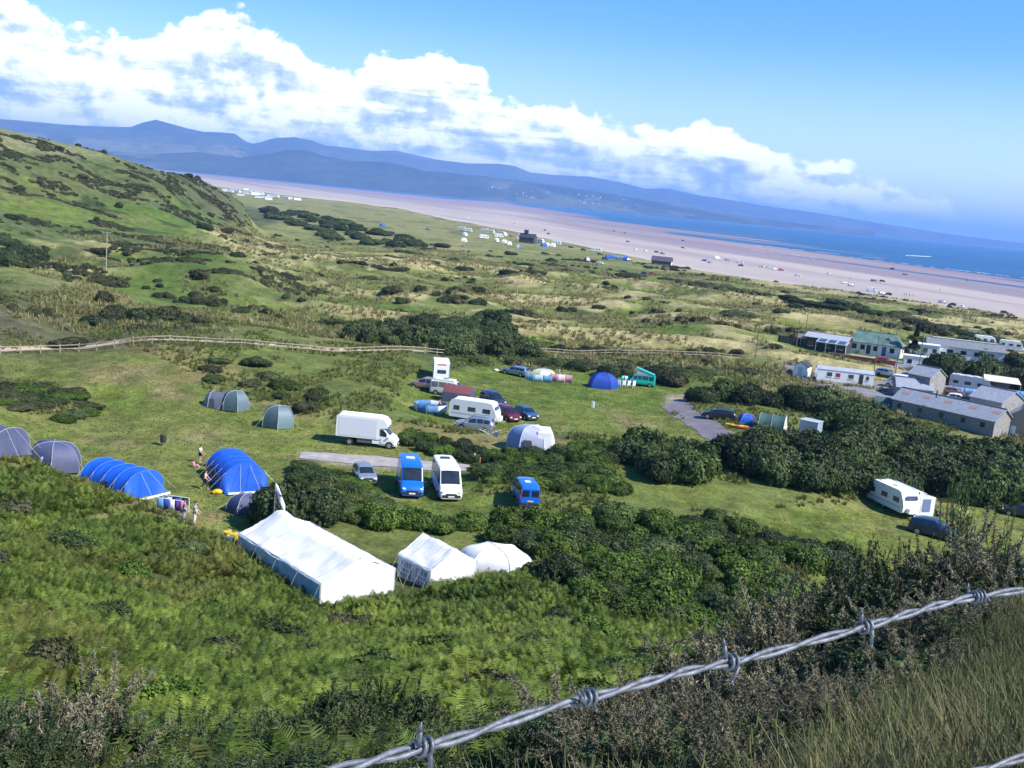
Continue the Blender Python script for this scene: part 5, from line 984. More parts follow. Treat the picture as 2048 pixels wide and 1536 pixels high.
# maroon awning tent
e = thing('awning_tent', 'maroon roofed awning tent between the old camper and the big caravan', 'tent', 916, 803, -12); m = MB()
prf = [(-1.3, 0), (-1.25, 1.3), (-.7, 2.0), (0, 2.2), (.7, 2.0), (1.25, 1.3), (1.3, 0)]
MB().grid([[(x, y * (1 if abs(x) < 1.6 else .93), z * (1 if abs(x) < 1.6 else .96)) for y, z in prf[1:-1]] for x in (-1.9, -1, 0, 1, 1.9)]).build('roof', mat((.17, .05, .06), .75, var=.12), e, True)
MB().grid([[(x, -1.25, 1.3), (x, -1.32, 0)] for x in (-1.9, 0, 1.9)]).grid([[(x, 1.25, 1.3), (x, 1.32, 0)] for x in (-1.9, 0, 1.9)]).build('wall', GREYT, e)
for s in (-1, 1): MB().quad(*[(s * 1.9, y * .93, z * .96) for y, z in prf]).build('end_wall', GREYT, e)
# big caravan, windbreak and the cars about it
e = thing('touring_caravan', 'large white touring caravan side on behind the silver off-road car', 'caravan', 948, 842, -14); caravan_body(e, 5.9, 2.25, 2.6, .5)
e = thing('windbreak', 'round blue and white windbreak enclosing people beside the big caravan', 'windbreak', 861, 823, 0); windbreak(e, [(2.1 * math.cos(a), 1.9 * math.sin(a)) for a in [R(20 + 40 * k) for k in range(9)]], 1.1, [mat((.08, .22, .45), .7), mat((.55, .62, .72), .7), mat((.05, .16, .38), .7)])
person(855, 822, R(-20), 'person in an orange top sitting inside the round windbreak', top=mat((.55, .2, .12), .8), legs=NAVY, pose='sit')
person(866, 824, R(200), 'person in a dark top sitting inside the round windbreak', top=mat((.05, .05, .09), .8), legs=BLACKP, pose='sit')
person(878, 821, R(190), 'person in a pink top standing at the caravan side of the round windbreak', top=mat((.6, .3, .3), .8), legs=GREYP, hgt=1.5)
e = car('suv', SILVER, 'silver off-road car parked side on below the big caravan', 948, 861, 174); MB().tube([(-1.6, -.6, 1.80), (.3, -.6, 1.78)], .022).tube([(-1.6, .6, 1.80), (.3, .6, 1.78)], .022).build('roof_rail', BLACKP, e)
car('mpv', NAVY, 'dark navy people carrier behind the maroon car', 985, 808, -58)
car('mpv', MAROON, 'maroon people carrier facing the camera beside the big caravan', 1013, 838, -58)
car('hatch', BLUEC, 'blue hatchback parked right of the maroon people carrier', 1051, 836, -60)
car('estate', SILVB, 'silver blue estate car with a white number plate, parked alone by the far bank', 1031, 750, 150)
e = thing('bag', 'small white bag on the grass left of the silver blue estate car', 'bag', 992, 743); MB().ball((0, 0, .22), (.42, .3, .24)).build('sack', OFFW, e, True); MB().ball((.45, .1, .14), (.2, .2, .15)).build('lid', mat((.6, .3, .25), .7), e, True)
# teal camper with its roof up
e = car('camper', TEAL, 'teal camper van with its pop top roof raised', 1284, 771, 172, 'camper van', 'camper_van'); e.scale = (.9,) * 3
m = MB(); m.quad((-2.0, -.8, 2.06), (-2.0, .8, 2.06), (1.2, .78, 3.05), (1.2, -.78, 3.05)); m.build('raised_roof', TEAL, e, solid=.16, bevel=.03)
for s in (-1, 1): MB().quad((-1.8, s * .72, 2.02), (1.1, s * .70, 2.02), (1.1, s * .70, 2.94), ).build('roof_cloth', LGREYT, e, solid=.02)
MB().quad((1.1, -.70, 2.0), (1.1, .70, 2.0), (1.12, .70, 2.94), (1.12, -.70, 2.94)).build('front_cloth', LGREYT, e, solid=.02)
for k_ in range(4):
    e = thing('camp_chair', 'white camp chair in the row between the blue tent and the teal camper', 'chair', 1238 + 9 * k_, 774 + k_ * .6, 80 + 15 * k_, 'white chairs by the teal camper')
    MB().box((0, 0, .42), (.55, .55, .06)).build('seat', WHITEB, e); MB().box((-.27, 0, .80), (.06, .55, .72)).build('backrest', WHITEB, e)
    for x in (-.22, .22):
        for y in (-.22, .22): MB().tube([(x, y, 0), (x, y, .42)], .02).build('leg', WHITEB, e)
person(1247, 771, R(-60), 'person in dark blue standing among the white chairs by the teal camper', top=NAVY, legs=BLUEC)
e = thing('windbreak', 'teal and navy windbreak leaning by the front of the teal camper', 'windbreak', 1262, 770, 0); windbreak(e, [(-1.6, -.3), (-.3, .3), (1.0, .5)], 1.4, [TEAL, mat((.03, .06, .22), .7)])
# ------------------------------------------------------------------ tents
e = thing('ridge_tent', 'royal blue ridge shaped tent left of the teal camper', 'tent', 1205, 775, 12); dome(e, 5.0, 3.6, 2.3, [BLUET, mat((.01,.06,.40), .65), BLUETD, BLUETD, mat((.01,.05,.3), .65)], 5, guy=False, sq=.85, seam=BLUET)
e = thing('dome_tent', 'grey and pale green dome tent behind blue windbreaks by the far bank', 'tent', 1085, 759, 20); dome(e, 4.6, 2.8, 1.7, [LGREYT, mat((.40, .46, .28), .7), SLATED, mat((.45, .50, .32), .7)], 6, guy=False)
e = thing('windbreak', 'pale blue striped windbreak in front of the grey and green dome tent', 'windbreak', 1080, 764, 0); windbreak(e, [(-2.3, .4), (-1.0, -.1), (.4, -.2), (1.8, -.4)], 1.1, [mat((.12, .30, .48), .7), mat((.38, .52, .66), .7)])
e = thing('windbreak', 'pink striped windbreak on the right of the grey and green dome tent', 'windbreak', 1122, 765, 0); windbreak(e, [(-1.7, .1), (-.6, -.2), (.6, 0), (1.7, -.2)], 1.3, [mat((.62, .28, .36), .7), mat((.66, .46, .50), .7)])
person(1117, 762, R(-80), 'person in a white hat and blue top standing behind the pink windbreak', top=mat((.05, .25, .55), .8), legs=NAVY, hair=WHITEB)
# dark green and cream tent under the thorn trees
e = thing('tunnel_tent', 'dark green tunnel tent with a cream front, under the thorn trees', 'tent', 1543, 862, -20); tunnel(e, 3.2, 3.3, 2.2, 3, mat((.04, .10, .10), .65), mat((.55, .52, .44), .7), None, True, slope=.6)
e = thing('dome_tent', 'small bright blue dome tent beside the dark car under the trees', 'tent', 1493, 846, 10); dome(e, 2.6, 2.0, 1.25, [BLUET, mat((.01, .03, .15), .7), BLUET], 5, guy=False)
car('estate', DARKC, 'black estate car in the shade of the thorn trees', 1436, 838, 165)
for k_, (uu, vv, c_, lb, rz_) in enumerate([(1473, 854, YELL, 'yellow kayak lying on the grass under the trees', -18), (1492, 859, REDC, 'red kayak lying on the grass right of the yellow one', -8)]):
    e = thing('kayak', lb, 'kayak', uu, vv, rz_); m = MB(); m.grid([[(x, w * math.cos(t), .18 + .16 * math.sin(t)) for t in [2 * PI * i / 10 for i in range(10)]] for x, w in [(-1.5, .02), (-1.2, .2), (-.6, .33), (0, .36), (.6, .33), (1.2, .2), (1.5, .02)]], True); m.build('hull', c_, e, True); MB().ball((0, 0, .34), (.4, .2, .03)).build('cockpit', BLACKP, e, True)
e = thing('table', 'folding table with white and navy things in front of the dark green tent', 'table', 1521, 868, 5); MB().box((0, 0, .7), (1.8, .8, .05)).build('table_top', WHITEB, e)
for x in (-.8, .8):
    for y in (-.35, .35): MB().tube([(x, y, 0), (x, y, .7)], .02).build('leg', STEEL, e)
e = thing('cloth', 'navy cloth bundle beside the white table under the trees', 'cloth', 1508, 866, 0); MB().ball((0, 0, .35), (.8, .5, .38)).build('bundle', mat((.02, .03, .14), .8), e, True); MB().ball((.9, .1, .2), (.4, .3, .2)).build('bundle', mat((.03, .05, .2), .8), e, True)
e = thing('box_trailer', 'grey box trailer parked under the thorn trees', 'trailer', 1619, 872, -35); MB().box((0, 0, 1.25), (2.4, 1.9, 1.6)).build('box', mat((.30, .34, .42), .6, var=.1), e, bevel=.03); MB().box((0, 0, 2.08), (2.55, 2.05, .06)).build('lid', mat((.40, .44, .52), .5), e)
for s in (-1, 1): MB().cyl((0, s * .98, .3), .3, .16, 'y', 14).build('wheel', TYRE, e)
e = thing('rowing_boat', 'small white boat lying right of the grey trailer', 'boat', 1650, 884, -20); m = MB(); m.grid([[(x, w * math.cos(t), .35 - .33 * math.sin(t)) for t in [PI * i / 8 for i in range(9)]] for x, w in [(-1.3, .35), (-.6, .55), (.3, .55), (1.0, .35), (1.4, .03)]]); m.build('hull', WHITEB, e, True, solid=.03); MB().box((-.3, 0, .28), (.2, 1.0, .03)).build('seat', WOOD, e)
# blown-up white awning tent
e = thing('awning_tent', 'white awning tent with pale blue open front, below the blue hatchback', 'tent', 1060, 897, 4); dome(e, 5.2, 3.8, 2.5, [CANVAS, CANVAS, mat((.30, .36, .50), .6, var=.1), mat((.17, .24, .42), .6), mat((.36, .38, .50), .6), CANVAS], 6, seam=CANVAS, sq=.42, guy=False)
MB().grid([[(-.7 + .9 * i / 3 - .3 * t, -1.93 + .25 * t - .0 * i, .15 + 1.1 * t) for t in (0, .5, 1)] for i in range(4)]).build('door_opening', mat((.03, .035, .07), .8), e)
MB().box((1.3, 0, 1.15), (1.9, 3.3, 2.2), taper=.12).build('rear_room', CANVAS, e, bevel=.12)
# rotary airer
e = thing('rotary_airer', 'grey rotary clothes airer on the grass below the silver off-road car', 'airer', 978, 885, 0); MB().tube([(0, 0, 0), (0, 0, 1.3)], .03).build('pole', STEEL, e)
for k_ in range(4): a = R(20 + 90 * k_); MB().tube([(0, 0, .9), (1.25 * math.cos(a), 1.25 * math.sin(a), 1.45)], .02).build('arm', STEEL, e)
m = MB()
for rr_ in (.5, .85, 1.2): m.tube([(rr_ * math.cos(R(20 + 90 * k)), rr_ * math.sin(R(20 + 90 * k)), .9 + .55 * rr_ / 1.25) for k in range(5)], .008, 4)
m.build('lines', OFFW, e); MB().quad((.35, .35, 1.25), (.9, -.3, 1.3), (.95, -.3, .7), (.4, .35, .65)).build('towel', LGREYT, e, solid=.01)
for k_, (uu, vv) in enumerate([(948, 927), (959, 931)]):
    e = thing('marker_post', ['short white topped marker post by the end of the track', 'lower orange marker post right of its white topped neighbour'][k_], 'post', uu, vv); MB().tube([(0, 0, 0), (0, 0, .75 - .15 * k_)], .06).build('post', mat((.30, .2, .12), .8), e); MB().tube([(0, 0, .75 - .15 * k_), (0, 0, 1.05 - .2 * k_)], .075).build('cap', [WHITEB, AMBER][k_], e)
e = thing('water_tap', 'pale blue water tap post standing alone on the mown field', 'tap', 1184, 815); MB().box((0, 0, .45), (.28, .2, .9)).build('post', mat((.30, .45, .50), .6), e, bevel=.02); MB().tube([(0, -.1, .75), (0, -.25, .75), (0, -.27, .65)], .03).build('spout', STEEL, e); MB().box((.25, .1, .4), (.16, .16, .8)).build('board', WHITEB, e)
# left-hand tents
e = thing('tunnel_tent', 'grey tunnel tent cut by the left edge, blue door with white mark', 'tent', -26, 902, -24); tunnel(e, 5.6, 4.0, 2.5, 3, GREYT, GREYT, None, True, slope=.8, drop=.0)
def tent_mark(e, x, y, z, s, nx=0, ny=-1):
    a = Vector((-ny, nx, 0)); n_ = Vector((nx, ny, 0)) * .04
    def q_(pts, mt, nm, k=1): MB().quad(*[tuple(Vector((x, y, z)) + a * p[0] * s + Vector((0, 0, p[1] * s)) - Vector((nx, ny, 0)) * p[1] * s * .32 + n_ * k) for p in pts]).build(nm, mt, e)
    q_([(-.75, -.7), (.75, -.7), (.22, .55), (0, 1.1), (-.2, .55)], BLUET, 'door_panel'); q_([(-.5, -.35), (-.15, .1), (.1, .45), (.22, .1), (.42, -.35), (.1, -.2), (-.1, -.45)], WHITEB, 'emblem', 1.6)
    q_([(-.1, .5), (.22, .42), (.28, .62), (.05, .72)], WHITEB, 'emblem', 1.6); q_([(-.3, -.62), (.35, -.6), (.3, -.5), (-.25, -.52)], WHITEB, 'lettering_strip', 1.6)
tent_mark(e, 1.0, -2.03, .9, .95)
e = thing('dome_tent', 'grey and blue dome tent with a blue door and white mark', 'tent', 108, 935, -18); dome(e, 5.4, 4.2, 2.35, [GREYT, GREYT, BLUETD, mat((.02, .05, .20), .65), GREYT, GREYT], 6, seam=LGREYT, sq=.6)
tent_mark(e, .3, -1.95, .85, .85)
e = thing('tunnel_tent', 'long bright blue tunnel tent with white trim, nearest the bracken on the left', 'tent', 243, 978, -29); tunnel(e, 5.4, 4.2, 2.15, 5, BLUET, BLUET, mat((.10, .22, .60), .6), True, [(-.2, .65, -1), (-2.5, -2.4, -1)], 1.2)
e = thing('tunnel_tent', 'domed bright blue tunnel tent partly hidden by the leaning thorn tree', 'tent', 472, 965, -60); tunnel(e, 5.4, 4.1, 2.4, 5, BLUET, BLUET, mat((.06, .14, .45), .6), True, [(-1.9, -.5, -1), (.1, 1.2, -1)], 1.2)
e = thing('dome_tent', 'dark navy dome tent in the deep shade under the thorn tree', 'tent', 492, 1022, 20); dome(e, 3.2, 2.6, 1.5, [mat((.03, .05, .14), .7), GREYT, mat((.02, .04, .12), .7)], 6)
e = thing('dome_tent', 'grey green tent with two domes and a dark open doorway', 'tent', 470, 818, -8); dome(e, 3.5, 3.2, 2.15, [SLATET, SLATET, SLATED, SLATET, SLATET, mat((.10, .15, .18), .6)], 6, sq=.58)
m = MB(); prf = [(-1.25, 0), (-1.05, 1.05), (-.5, 1.68), (0, 1.8), (.5, 1.68), (1.05, 1.05), (1.25, 0)]
MB().grid([[(x, y * k, z * k) for y, z in prf] for x, k in ((-3.9, .15), (-3.4, .8), (-2.8, 1.0), (-2.0, .97), (-1.1, 1.05))]).build('porch', mat((.12, .13, .19), .65, bump=.2), e, True); MB().quad((-2.75, -1.3, .02), (-1.95, -1.32, .02), (-2.1, -1.12, 1.05), (-2.5, -1.1, 1.2)).build('doorway', SLATED, e)
MB().tube([(-2.8, y * 1.02, z * 1.02) for y, z in prf], .03).build('porch_pole', LGREYT, e)
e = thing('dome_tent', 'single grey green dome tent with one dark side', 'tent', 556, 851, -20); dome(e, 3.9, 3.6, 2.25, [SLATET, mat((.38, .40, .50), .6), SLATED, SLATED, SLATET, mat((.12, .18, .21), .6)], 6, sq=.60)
# ------------------------------------------------------------------ the three white marquees
def marquee(e, L, W, He, Hr, sag=.0, wins=False, peak=0.0):
    """ridge along x, near end at +x"""
    n = 14; m = MB(); rows = []
    for i in range(n + 1):
        x = -L / 2 + L * i / n; f = i / n; s = sag * math.sin(PI * ((f * 3) % 1)) ; zr = Hr + peak * math.exp(-((f - .12) / .10) ** 2) * 1.0 - sag * 1.2 * math.sin(PI * f); rows.append([(x, -W / 2 - .08, He - .10 - s * .4), (x, -W / 2, He - s * .5), (x, -W * .36, He + (zr - He) * .22 - s), (x, -W * .18, He + (zr - He) * .58 - s * 1.2), (x, 0, zr), (x, W * .18, He + (zr - He) * .58 - s * 1.2), (x, W * .36, He + (zr - He) * .22 - s), (x, W / 2, He - s * .5), (x, W / 2 + .08, He - .10 - s * .4)])
    R_ = []; n2q = 56; m2q = 20
    for i in range(n2q + 1):
        f = i / n2q * n; i0 = min(int(f), n - 1); f -= i0; ra_ = [tuple(p[k] + (q_[k] - p[k]) * f for k in range(3)) for p, q_ in zip(rows[i0], rows[i0 + 1])]; line_ = []
        for j in range(m2q + 1):
            g_ = j / m2q * 8; j0 = min(int(g_), 7); g_ -= j0; p = [ra_[j0][k] + (ra_[j0 + 1][k] - ra_[j0][k]) * g_ for k in range(3)]; edge_ = min(j, m2q - j) / m2q
            p[2] += (float(fbm(np.array([p[0] * .9 + 7]), np.array([p[1] * 1.6]), 601, 3)[0]) - .5) * .30 * min(1, edge_ * 6) - (.06 * abs(math.sin(p[0] * 2.6)) if edge_ == 0 else 0); line_.append(p)
        R_.append(line_)
    m.grid(R_).build('roof', CANVAS, e, True)
    sm = MB()
    for i in range(1, n, 3): x = -L / 2 + L * i / n; sm.tube([(p[0], p[1], p[2] + .045) for p in rows[i][1:-1]], .012, 4)
    sm.build('roof_seams', LGREYT, e)
    for s in (-1, 1):
        g = MB(); nn = 48; g.grid([[(-L / 2 + L * i / nn, s * (W / 2 - .02 + .05 * math.sin(i * 1.25) * (1.1 - z / He * .8)), z) for z in (-.3, .7, 1.4, He)] for i in range(nn + 1)]); g.build('side_wall', CANVAS, e, True)
        x = s * L / 2; g = MB(); rows = []
        for k in range(13): y = -W / 2 + W * k / 12; zt = He + (Hr - He) * (1 - abs(2 * y / W)) ** 1.15; rows.append([(x + s * .03 * math.sin(k * 2.3), y, z) for z in (-.3, He * .5, He, zt)])
        g.grid(rows).build('end_wall', CANVAS, e, True)
    m = MB()
    for x in (-L / 2, 0, L / 2):
        for s in (-1, 1): m.tube([(x, s * (W / 2 - .05), -.3), (x, s * (W / 2 - .05), He)], .03, 5)
    m.build('frame', STEEL, e)
    g = MB()
    for i in range(5):
        x = -L / 2 + L * i / 4
        for s in (-1, 1): g.tube([(x, s * W / 2, He), (x, s * (W / 2 + 1.0), 0)], .012, 4)
    g.build('guy_lines', ROPE, e)
    if wins:
        for x in (-L * .22, L * .24): MB().box((x, -W / 2 - .05, 1.12), (L * .30, .02, 1.05)).build('window', mat((.22, .24, .34), .3, var=.6, scale=3), e); mm = MB(); [mm.box((x + dx, -W / 2 - .065, 1.12), (.05, .02, 1.05)) for dx in (-.3, 0, .3)]; [mm.box((x, -W / 2 - .065, 1.12 + dz), (L * .30, .02, .05)) for dz in (-.18, .18)]; mm.build('window_bars', WHITEB, e)
def solve(u, v, z):   # ground position under a point of known height
    k = ray(u, v); t = (z - CAM_Z) / k[2]; return Vector((k[0] * t, k[1] * t, 0))
A_ = solve(478, 1066, 2.0); B_ = solve(641, 1166, 2.0); D_ = solve(792, 1136, 2.0)
ax = (B_ - A_); L_m = ax.length; hd = math.atan2(ax.y, ax.x); ce = (A_ + B_) / 2; side = Vector((-math.sin(hd), math.cos(hd), 0)); W_m = (D_ - B_).dot(side); print('marquee', L_m, W_m, math.degrees(hd), (D_ - B_).normalized())
ce = ce + side * W_m / 2; e = empty('marquee', (ce.x, ce.y, 0), hd); tag(e, 'largest white marquee with a peaked roof, left of the other two', 'marquee'); marquee(e, L_m, abs(W_m), 2.0, 3.15, .10, peak=.42)
A_ = solve(797, 1107, 2.0); B_ = solve(861, 1140, 2.0); D_ = solve(950, 1118, 2.0); ax = (B_ - A_); L_m = ax.length; hd2 = math.atan2(ax.y, ax.x); side = Vector((-math.sin(hd2), math.cos(hd2), 0)); W_m = (D_ - B_).dot(side); print('m2', L_m, W_m, math.degrees(hd2), (D_ - B_).normalized())
ce = (A_ + B_) / 2 + side * W_m / 2; e = empty('marquee', (ce.x, ce.y, 0), hd2); tag(e, 'middle white marquee with clear windows in its side', 'marquee'); marquee(e, L_m, abs(W_m), 2.0, 3.2, .02, wins=True)
e = thing('dome_tent', 'low rounded white tent right of the two marquees', 'tent', 990, 1138, -8, dz=-.1); dome(e, 5.8, 4.6, 1.8, [CANVAS], 6, seam=OFFW, sq=.48, guy=False)
# flag
e = thing('flagpole', 'thin flagpole with a white and dark flag behind the largest marquee', 'flagpole', 546, 1064); MB().tube([(0, 0, 0), (0, 0, 3.9)], .035, 8, r2=.022).build('pole', STEEL, e)
fl = MB().grid([[(.02 + .78 * i / 6, .10 * math.sin(i * 1.2 + j * .4), 3.85 - .30 * j - .16 * i - .02 * i * i) for j in range(4)] for i in range(7)]).build('flag', mat((.75, .74, .78), .7, var=.05), e, True, solid=.01)
MB().quad((.03, -.12, 3.3), (.22, -.14, 3.2), (.24, -.14, 2.85), (.03, -.12, 2.98)).build('dark_corner', mat((.10, .05, .16), .7), fl); MB().quad((.36, -.15, 3.1), (.55, -.15, 2.95), (.52, -.15, 2.85), (.38, -.15, 2.95)).build('dark_mark', BLACKP, fl)
# people and their things
person(400, 926, R(-95), 'person in a white top and dark shorts standing by the tunnel tent', top=WHITEB, legs=BLACKP, shorts=True)
person(409, 979, R(-65), 'bare backed person in dark trousers walking past the blue tent', legs=mat((.05, .03, .04), .8), pose='stride', skin=mat((.62, .40, .32), .6))
person(368, 1043, R(95), 'person in a dark top and jeans beside the drying washing', top=mat((.06, .05, .10), .8), legs=mat((.30, .36, .48), .8))
person(389, 1047, R(175), 'person in a teal top and white trousers right of the washing', top=mat((.10, .32, .42), .8), legs=mat((.68, .64, .62), .8))
person(388, 934, R(-150), 'child in pink sitting on the grass by the folded chair', top=mat((.72, .22, .30), .8), legs=mat((.60, .25, .32), .8), pose='sit', hgt=1.35)
e = thing('camp_chair', 'low dark folding chair on the grass left of the domed tunnel tent', 'chair', 416, 931, 30); MB().box((0, 0, .32), (.55, .55, .05)).build('seat', mat((.06, .07, .14), .8), e); MB().quad((-.28, -.28, .34), (-.28, .28, .34), (-.62, .28, .72), (-.62, -.28, .72)).build('backrest', mat((.08, .10, .18), .8), e, solid=.02)
for x in (-.24, .24):
    for y in (-.24, .24): MB().tube([(x, y, 0), (x, y, .32)], .018).build('leg', STEEL, e)
e = thing('clothes_airer', 'clothes airer hung with blue and white washing', 'airer', 346, 1024, -8)
for s in (-1, 1):
    MB().tube([(-1.1, s * .45, 0), (-1.1, s * .45, 1.15), (1.1, s * .45, 1.15), (1.1, s * .45, 0)], .03).build('frame', WHITEB, e)
for k_, (x, w, c_) in enumerate([(-.85, .45, mat((.10, .30, .60), .8)), (-.35, .45, mat((.03, .06, .35), .8)), (.12, .42, WHITEB), (.60, .45, mat((.10, .04, .25), .8)), (.95, .3, mat((.55, .2, .35), .8))]): MB().grid([[(x - w / 2 + w * i / 3, -.45 - .04 - .03 * math.sin(i * 2), z) for z in (.22 + .1 * (k_ % 2), .7, 1.14)] for i in range(4)]).build('washing', c_, e, True, solid=.012)
for k_, (x, w, c_) in enumerate([(-.7, .6, WHITEB), (.0, .6, mat((.04, .10, .45), .8)), (.7, .5, NAVY)]): MB().grid([[(x - w / 2 + w * i / 3, .49 + .03 * math.sin(i * 2), z) for z in (.3, .7, 1.16)] for i in range(4)]).build('washing', c_, e, True, solid=.012)
e = thing('bag', 'yellow holdall lying between the walking person and the domed tunnel tent', 'bag', 435, 988, 10); MB().ball((0, 0, .22), (.42, .25, .23)).build('bag_body', YELL, e, True); MB().ball((-.3, -.05, .16), (.2, .2, .15)).build('side_pocket', mat((.7, .3, .01), .6), e, True); MB().tube([(-.2, 0, .40), (0, 0, .58), (.2, 0, .40)], .02).build('handle', BLACKP, e)
for k_, (uu, vv) in enumerate([(455, 1074), (468, 1079)]):
    e = thing('bucket', ['yellow bucket left of its pair beside the largest marquee', 'yellow bucket right of its pair, touching the largest marquee'][k_], 'bucket', uu, vv); MB().cyl((0, 0, .22), .24, .44, n=14, r2=.32).build('tub', YELL, e); MB().tube([(.3 * math.cos(t), 0, .44 + .2 * math.sin(t)) for t in [PI * i / 6 for i in range(7)]], .012).build('handle', STEEL, e)
e = thing('crate', 'small blue crate between the two yellow buckets', 'crate', 459, 1081); MB().box((0, 0, .15), (.42, .3, .3), taper=-.08).build('crate_body', mat((.10, .32, .60), .6), e, bevel=.02); MB().box((0, 0, .31), (.40, .28, .03)).build('lid', mat((.35, .5, .65), .6), e)
e = thing('litter_bin', 'black litter bin on legs standing alone on the left field', 'bin', 326, 891); MB().cyl((0, 0, .70), .27, .75, n=14, r2=.31).build('drum', BLACKP, e); MB().cyl((0, 0, 1.12), .33, .09, n=14, r2=.2).build('lid', mat((.07, .04, .03), .7), e)
for k_ in range(3): a = R(120 * k_); MB().tube([(.2 * math.cos(a), .2 * math.sin(a), 0), (.2 * math.cos(a), .2 * math.sin(a), .36)], .02).build('leg', BLACKP, e)
# ------------------------------------------------------------------ caravan with awning, right
e = thing('touring_caravan', 'long white touring caravan with an awning on its right side', 'caravan', 1783, 1018, -71); caravan_body(e, 5.9, 2.2, 2.6, .5)
aw = thing('caravan_awning', 'white caravan awning with a blue grey front window', 'awning', 1783, 1018, -71); x0, x1, y0, y1 = -2.3, 2.5, 1.12, 3.2
MB().grid([[(x, y0, 2.55), (x, (y0 + y1) / 2, 2.36), (x, y1, 2.0)] for x in (x0, 0, x1)]).build('roof', mat((.62, .64, .70), .6, var=.06), aw, True)
MB().quad((x1, y0, 0), (x1, y1, 0), (x1, y1, 2.0), (x1, y0, 2.55)).build('front_wall', CANVAS, aw, solid=.02); MB().quad((x0, y0, 0), (x0, y1, 0), (x0, y1, 2.0), (x0, y0, 2.55)).build('rear_wall', CANVAS, aw, solid=.02); MB().quad((x0, y1, 0), (x1, y1, 0), (x1, y1, 2.0), (x0, y1, 2.0)).build('side_wall', CANVAS, aw, solid=.02)
MB().box((x1 + .03, 2.15, 1.15), (.03, 1.0, 1.35)).build('window', mat((.16, .20, .34), .25), aw)
car('suv', NAVY, 'dark blue car with white lights below the awning caravan, half hidden by gorse', 1866, 1072, -30)
for k_ in range(2):
    e = thing('bicycle', ['dark bicycle standing right of the caravan awning', 'second dark bicycle, behind the first one by the awning'][k_], 'bicycle', 1888 + 8 * k_, 1034 + 3 * k_, 10 + 20 * k_)
    for x in (-.52, .52): MB().tube([(x + .33 * math.cos(t), 0, .34 + .33 * math.sin(t)) for t in [2 * PI * i / 16 for i in range(17)]], .02, 5, False).build('wheel', TYRE, e)
    MB().tube([(-.52, 0, .34), (-.1, 0, .32), (.35, 0, .80), (-.2, 0, .82), (-.1, 0, .32)], .02, 5).tube([(.52, 0, .34), (.36, 0, .95)], .02, 5).tube([(-.52, 0, .34), (-.2, 0, .82)], .015, 5).build('frame', BLACKP, e)
    MB().box((-.22, 0, .95), (.25, .12, .06)).build('saddle', BLACKP, e); MB().tube([(.36, -.25, 1.0), (.36, .25, 1.0)], .015, 5).build('handlebar', STEEL, e)
person(1873, 1031, R(-160), 'person in a dark top sitting in front of the caravan awning', top=BLACKP, legs=NAVY, pose='sit')
e = thing('marker_post', 'leaning white topped post on the grass right of the bicycles', 'post', 1934, 1046); MB().tube([(0, 0, 0), (-.12, 0, 1.0)], .05).build('post', WOOD, e); MB().tube([(-.12, 0, 1.0), (-.14, 0, 1.3)], .06).build('cap', WHITEB, e)
car('hatch', mat((.06, .065, .08), .3, .4, coat=.5), 'dark grey car at the right edge by the trees', 2042, 1033, 155)
person(2008, 1026, R(200), 'person in a white top bending beside the dark car at the right edge', top=WHITEB, legs=BLACKP, pose='sit')
# ------------------------------------------------------------------ rail fence
fp = [(-70,711),(0,708),(65,707),(150,703),(215,698),(265,690),(305,687),(340,686),(400,689),(450,692),(530,697),(600,703),(700,708),(860,709),(1060,708),(1100,708),(1250,711),(1400,714),(1500,720),(1560,728)]
pts = [gp(u, v) for u, v in fp]; acc = [0]
for a_, b_ in zip(pts, pts[1:]): acc.append(acc[-1] + (b_.xy - a_.xy).length)
npost = int(acc[-1] / 2.45); fe = empty('rail_fence', pts[1]); tag(fe, 'long pale wooden post and rail fence between field and dunes', 'fence'); fps = []
for i in range(npost + 1):
    d = acc[-1] * i / npost; x = float(np.interp(d, acc, [p.x for p in pts])); y = float(np.interp(d, acc, [p.y for p in pts])); fps.append(Vector((x, y, H(x, y))))
o0 = fe.location
WOODP = mat((.36, .295, .23), .85, var=.2, scale=3)
for p in fps[:100]: q_ = p - o0; MB().box((q_.x, q_.y, q_.z + .55), (.12, .12, 1.25)).build('post', WOODP, fe)
for hz_ in (1.0, .52):
    m = MB()
    for a_, b_ in zip(fps, fps[1:]):
        if rnd.random() < .03 and hz_ < 1: continue
        d = (b_ - a_); n_ = Vector((-d.y, d.x, 0)).normalized() * .09; A_, B_ = a_ - o0 - n_, b_ - o0 - n_; k = .05; t = n_.normalized() * .04
        for s in (0,): m.quad(A_ + Vector((0, 0, hz_ - k)), B_ + Vector((0, 0, hz_ - k)), B_ + Vector((0, 0, hz_ + k)), A_ + Vector((0, 0, hz_ + k))); m.quad(A_ + t + Vector((0, 0, hz_ - k)), A_ + t + Vector((0, 0, hz_ + k)), B_ + t + Vector((0, 0, hz_ + k)), B_ + t + Vector((0, 0, hz_ - k))); m.quad(A_ + Vector((0, 0, hz_ + k)), B_ + Vector((0, 0, hz_ + k)), B_ + t + Vector((0, 0, hz_ + k)), A_ + t + Vector((0, 0, hz_ + k)))
    m.build('rail', WOODP, fe)
